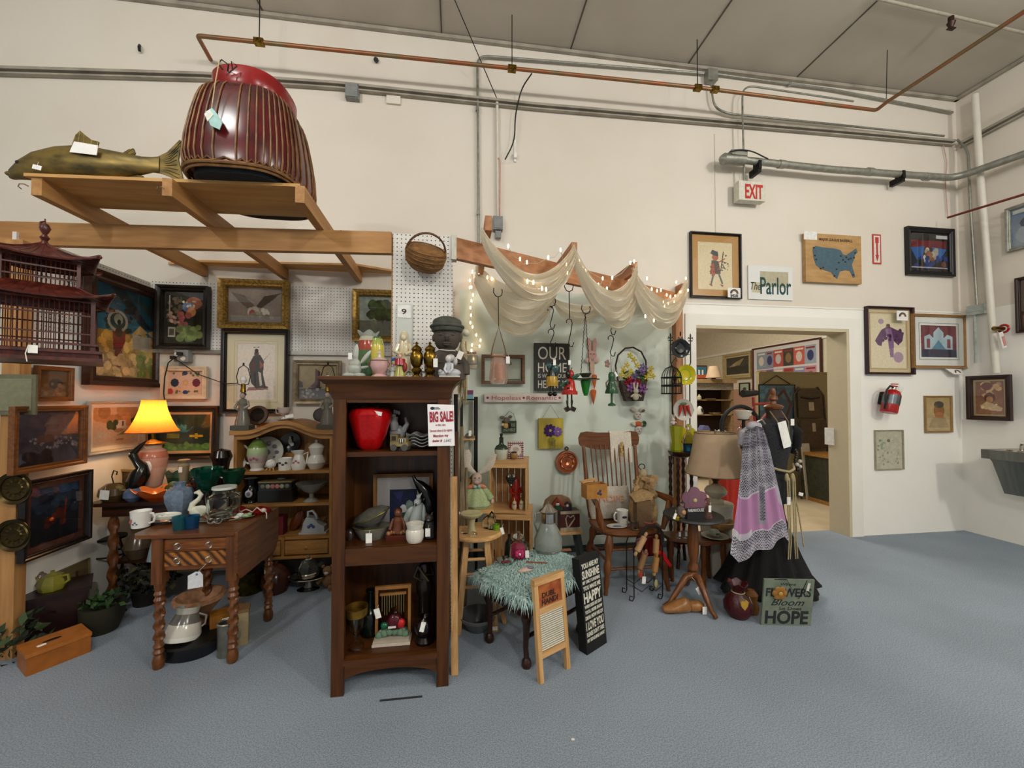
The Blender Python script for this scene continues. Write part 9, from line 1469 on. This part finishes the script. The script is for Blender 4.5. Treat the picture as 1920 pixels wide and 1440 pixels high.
# pictures on the far right wall
XPW=PX-.02
def pw(name,lb,xl,xr_,ytl,ybl,shp,**k):
    a=P(xl,ybl,X=XPW);c=P(xr_,ytl,X=XPW);z1=P(xl,ytl,X=XPW).z;return pic3(name,lb,a,Vector((c.x,c.y,z1)),shp,X=XPW,off=0,**k)
cov=[('g','D8D4D0','DCD8D4')]
for i,(x0,y0,x1,y1,c)in enumerate(((.03,.5,.2,.95,'8A9AA8'),(.2,.5,.33,.95,'8E8A9A'),(.33,.52,.49,.95,'B84A48'),(.49,.52,.65,.95,'3A3A34'),(.65,.52,.81,.95,'C85A50'),(.81,.52,.97,.95,'A0A8B8'),(.03,.04,.2,.48,'B88A88'),(.2,.04,.33,.48,'6A6A98'),(.33,.04,.49,.48,'C8B8B4'),(.49,.04,.65,.48,'B04A4A'),(.65,.04,.81,.48,'8A94B4'),(.81,.04,.97,.48,'C88A98'))):
    cov += [('r',c,x0,y0,x1,y1),('e',['D8C8B8','2A3A6A','C8C0B8','8A6A4A'][i % 4],(x0+x1)/2,(y0+y1)/2-.02,.045,.12),('r',['E0D8C8','8A2A2A'][i % 2],x0+.02,y1-.08,x1-.02,y1-.04)]
pw('magazine_cover_display','wide white framed display of colourful magazine covers on the parlor wall',1413,1541,654,734,cov,fw=3,fmat=mat('thin_maroon_frame','5A2A24',.4),matw=3,matc='D8D4D0',d=.03,res=2)
pw('stormy_landscape','cream framed dark stormy landscape painting on the parlor wall',1358,1410,666,711,[('g','2E2A1E','4A4430'),('p','A8946A',[(.1,.45),(.5,.75),(.8,.9),(.6,.5)]),('s','1E1C14',14,0,.0,1,.4,.1),('n',.3,10)],fw=5,fmat=mat('cream_gilt','B09A66',.5),matw=3,matc='C8B890',d=.04,res=2)
pw('small_bird_print','small dark framed print of a bird beneath the stormy landscape',1387,1406,718,741,[('g','A8B09A','B0B8A0'),('e','2A2A22',.5,.5,.2,.15)],fw=2,fmat=DKF,d=.02,res=2)
# hutch of wares beyond
YH2=6.3;a_,c_=on(1296,YH2,1.2),on(1374,YH2,1.2);zt5=P(1330,716,Y=YH2).z
t=It('display_hutch','pale wooden display hutch with dark shelves seen through the doorway','hutch',((a_.x+c_.x)/2,YH2+.15,0),k=1);w_=(c_.x-a_.x)/2;PLW=mat('pale_hutch_wood','A88A62',.6)
for s_ in (-1,1):t.add('side_panel',t.mb().bx(s_*w_-.02,s_*w_+.02,-.15,.15,0,zt5),PLW)
t.add('back_panel',t.mb().bx(-w_,w_,.13,.15,0,zt5),mat('hutch_back','3E2A20',.8));
for y in (749,777):z=P(1330,y,Y=YH2).z;t.add('shelf',t.mb().bx(-w_,w_,-.15,.13,z-.02,z),PLW)
t.add('crown',t.mb().bx(-w_-.05,w_+.05,-.2,.16,zt5-.02,zt5+.05),PLW);t.add('lace_valance',t.mb().bx(-w_,w_,-.155,-.15,zt5-.14,zt5-.02),mat('lace','A8A090',.9,amt=.3,scale=60));t.add('counter',t.mb().bx(-w_,w_,-.3,.14,.75,.8),PLW)
def far(name,lb,cat,x,ybase,Y):return It(name,lb,cat,P(x,ybase,Y=Y))
zA=P(1330,749,Y=YH2).z;zB=P(1330,777,Y=YH2).z
def fh(name,lb,cat,x,z):p=on(x,YH2,z);return It(name,lb,cat,p)
t=fh('cream_bottle','small cream bottle on the upper shelf of the far hutch','bottle',1311,zA);t.add('body',t.mb().col('B8B090').lathe([(0,0),(4,0),(4,5),(1.5,8),(1.5,10),(0,10)],12),CER)
t=fh('low_dish','long low dish on the upper shelf of the far hutch','dish',1332,zA);t.add('dish',t.mb().col('8A7A60').lathe([(0,0),(8,0),(10,2),(0,2)],16),CER)
t=fh('black_white_jug','black and white figurine jug on the middle shelf of the far hutch','jug',1312,zB);b=t.mb().col('C8C4BC').lathe([(0,0),(6,0),(7,8),(3,15),(0,16)],14);b.col('1A1A1A').ell((1,-5,8),(3,3,4));t.add('body',b,CER)
t=fh('silver_basket','low silver wire basket on the middle shelf of the far hutch','basket',1340,zB);t.add('basket',t.mb().col('A89878').lathe([(0,0),(8,0),(11,4),(0,2)],16),MET)
ztop5=zt5+.05
t=It('small_beige_lamp','beige lamp shade standing on top of the far hutch','lamp',on(1338,YH2,ztop5));t.add('base',t.mb().col('8A7450').lathe([(0,0),(4,0),(2,4),(0,5)],12),CER);t.add('lamp_shade',t.mb().lathe([(14,2),(8,24),(7.5,24),(13,2)],24),LSH)
t=It('fruit_picture','small dark framed picture of white bottles on top of the far hutch','picture',on(1312,YH2+.05,ztop5));t.add('frame',t.mb().col('3A2418').bx(-16,15,0,2,0,26),MAT);b=t.mb().col('2E5A6A').bx(-14,13,-.5,0,8,23);b.col('A84A24').bx(-14,13,-.6,0,2,8);b.col('C8C8C0');[b.bx(-10+7*i,-7+7*i,-.9,-.5,8,17)for i in range(3)];t.add('painting',b,MAT)
# sales table with wares and bicycle
YT2=4.5;zt6=P(1340,819,Y=YT2).z;a_,c_=on(1300,YT2,zt6),on(1372,YT2,zt6)
t=It('sales_table','small wooden counter with trinkets just beyond the doorway','table',((a_.x+c_.x)/2,YT2+.2,0),k=1);w_=(c_.x-a_.x)/2;t.add('top',t.mb().bx(-w_,w_,-.2,.2,zt6-.03,zt6),PLW);[t.add('leg',t.mb().bx(x-.02,x+.02,y-.02,y+.02,0,zt6-.03),PLW)for x in (-w_+.03,w_-.03)for y in (-.17,.17)]
def ft(name,lb,cat,x,dy=.1):return It(name,lb,cat,on(x,YT2+dy,zt6))
t=ft('cottage_ornament','tiny cream cottage with a lilac roof on the far counter','ornament',1320);b=t.mb().col('B8A88E').bx(-8,8,-6,6,0,12);t.add('walls',b,CER);t.add('roof',t.mb().col('6A6E98').prism([(-9,12),(9,12),(4,20),(-4,20)],-7,7),CER)
t=ft('amber_dish','flat amber dish on the far counter','dish',1334,.02);t.add('dish',t.mb().col('8A4A1E').lathe([(0,0),(8,0),(13,3),(0,2)],20),CER)
t=ft('white_teapot','small white teapot on the far counter','teapot',1352,.06);t.add('body',t.mb().col('C8C8CC').lathe([(0,0),(7,0),(8,7),(5,12),(1,13),(1,15),(0,15)],16),CER);t.add('spout',t.mb().col('C8C8CC').tube([(-7,0,5),(-12,0,12)],[2,1],6),CER);t.add('handle',t.mb().col('C8C8CC').tube([(7,0,10),(12,0,8),(8,0,3)],1,6),CER)
YBK=4.15;t=It('bicycle','red bicycle with a black saddle seen behind the dress form','bicycle',on(1405,YBK,0),k=1);bo=t.o.location
def bq(x,y,dy=0):return P(x,y,Y=YBK+dy)-bo
wc=bq(1388,800);rw=.2
t.o.location.z=0
WR=(bq(1388,800)-bq(1388,762)).length
wheel=t.add('wheel',t.mb().tube([wc+Vector((WR*cos(a),0,WR*sin(a)))for a in [2*pi*i/40 for i in range(40)]],.024,8,True),mat('tyre_rubber','141414',.7));t.add('spokes',t.mb().tube([wc,wc+Vector((WR,0,0)),wc,wc+Vector((-WR,0,0)),wc,wc+Vector((0,0,WR)),wc,wc+Vector((0,0,-WR)),wc,wc+Vector((WR*.7,0,WR*.7)),wc,wc-Vector((WR*.7,0,WR*.7))],.003,4),CHR,parent=wheel)
BRD=mat('bicycle_red','8E2414',.35);b=t.mb();b.tube([bq(1412,745),bq(1416,800)],.014,8);b.tube([wc,bq(1413,762)],.01,8);b.tube([bq(1413,758),bq(1450,756)],.013,8);b.tube([wc,bq(1416,800),bq(1450,760)],.012,8);b.tube([bq(1416,800),(bq(1416,800).x,0,.05)],.012,8);t.add('frame',b,BRD)
sp_=bq(1406,738);t.add('saddle',t.mb().tube([sp_+Vector((-.09,0,0)),sp_,sp_+Vector((.09,0,.01))],[.045,.035,.03],12),mat('tyre_rubber'))
zb7=bq(1394,786).z;t=It('white_bowl','white bowl on a shelf stand beside the red bicycle','bowl',P(1394,786,Y=YBK-.15));t.add('bowl',t.mb().col('C8C2B6').lathe([(0,0),(8,0),(15,16),(14,16),(0,4)],24),CER)
q=P(1394,786,Y=YBK-.15);b=MB().bx(-.012,.012,-.012,.012,0,q.z);b.lathe([(0,0),(.1,0),(.09,.015),(0,.02)],20);b.lathe([(0,q.z-.01),(.06,q.z-.01),(.06,q.z-.001),(0,q.z)],20);solo('pedestal_stand','slim stand under the white bowl beyond the doorway','stand',(q.x,q.y,0),b,BLK)
t=It('red_bin','bright red bin on the parlor floor, seen between the beige lamp and dress form','bin',on(1372,4.3,0)+Vector((0,0,0)),k=1);t.o.location.z=0;t.add('bin',t.mb().col('B0281A').bx(-.15,.15,-.12,.12,0,.52),MAT)
# ---------------------------------------------------------------- repeats share a group
GRP={'brass_urn':'lidded brass urns on the bookcase top','crystal_ball':'crystal balls on the bookcase top','crystal_stopper':'crystal pieces on the mirrored tray','elephant_shaker':'gold and white shakers in the upper crate','rolling_pin':'rolling pins tied to the iron stand','wooden_crate':'stacked pine crates','bunny_plaque':'wooden bunny faces on the green wall','price_card':'rainbow price cards by the pictures','relief_plate':'bronze plates on the timber post','glass_tumbler':'blue glass tumblers on the drop-leaf table','green_goblet':'green goblets on the mirrored tray','ring_hook':'black ring hooks under the drapery','shaped_hook':'black S hooks under the drapery','figurine_lamp':'figurine lamps on the hutch top','small_glass':'tiny tagged glasses on the low bench','small_box':'small boxes on the metal rack','glass_ornament':'clear glass ornaments on the stool','sprinkler_head':'sprinkler heads','outlet_box':'electrical boxes on the wall conduits'}
for o in COL.objects:
    k_=o.name.split('.')[0]
    if o.parent is None and k_ in GRP and 'label' in o:o['group']=GRP[k_]
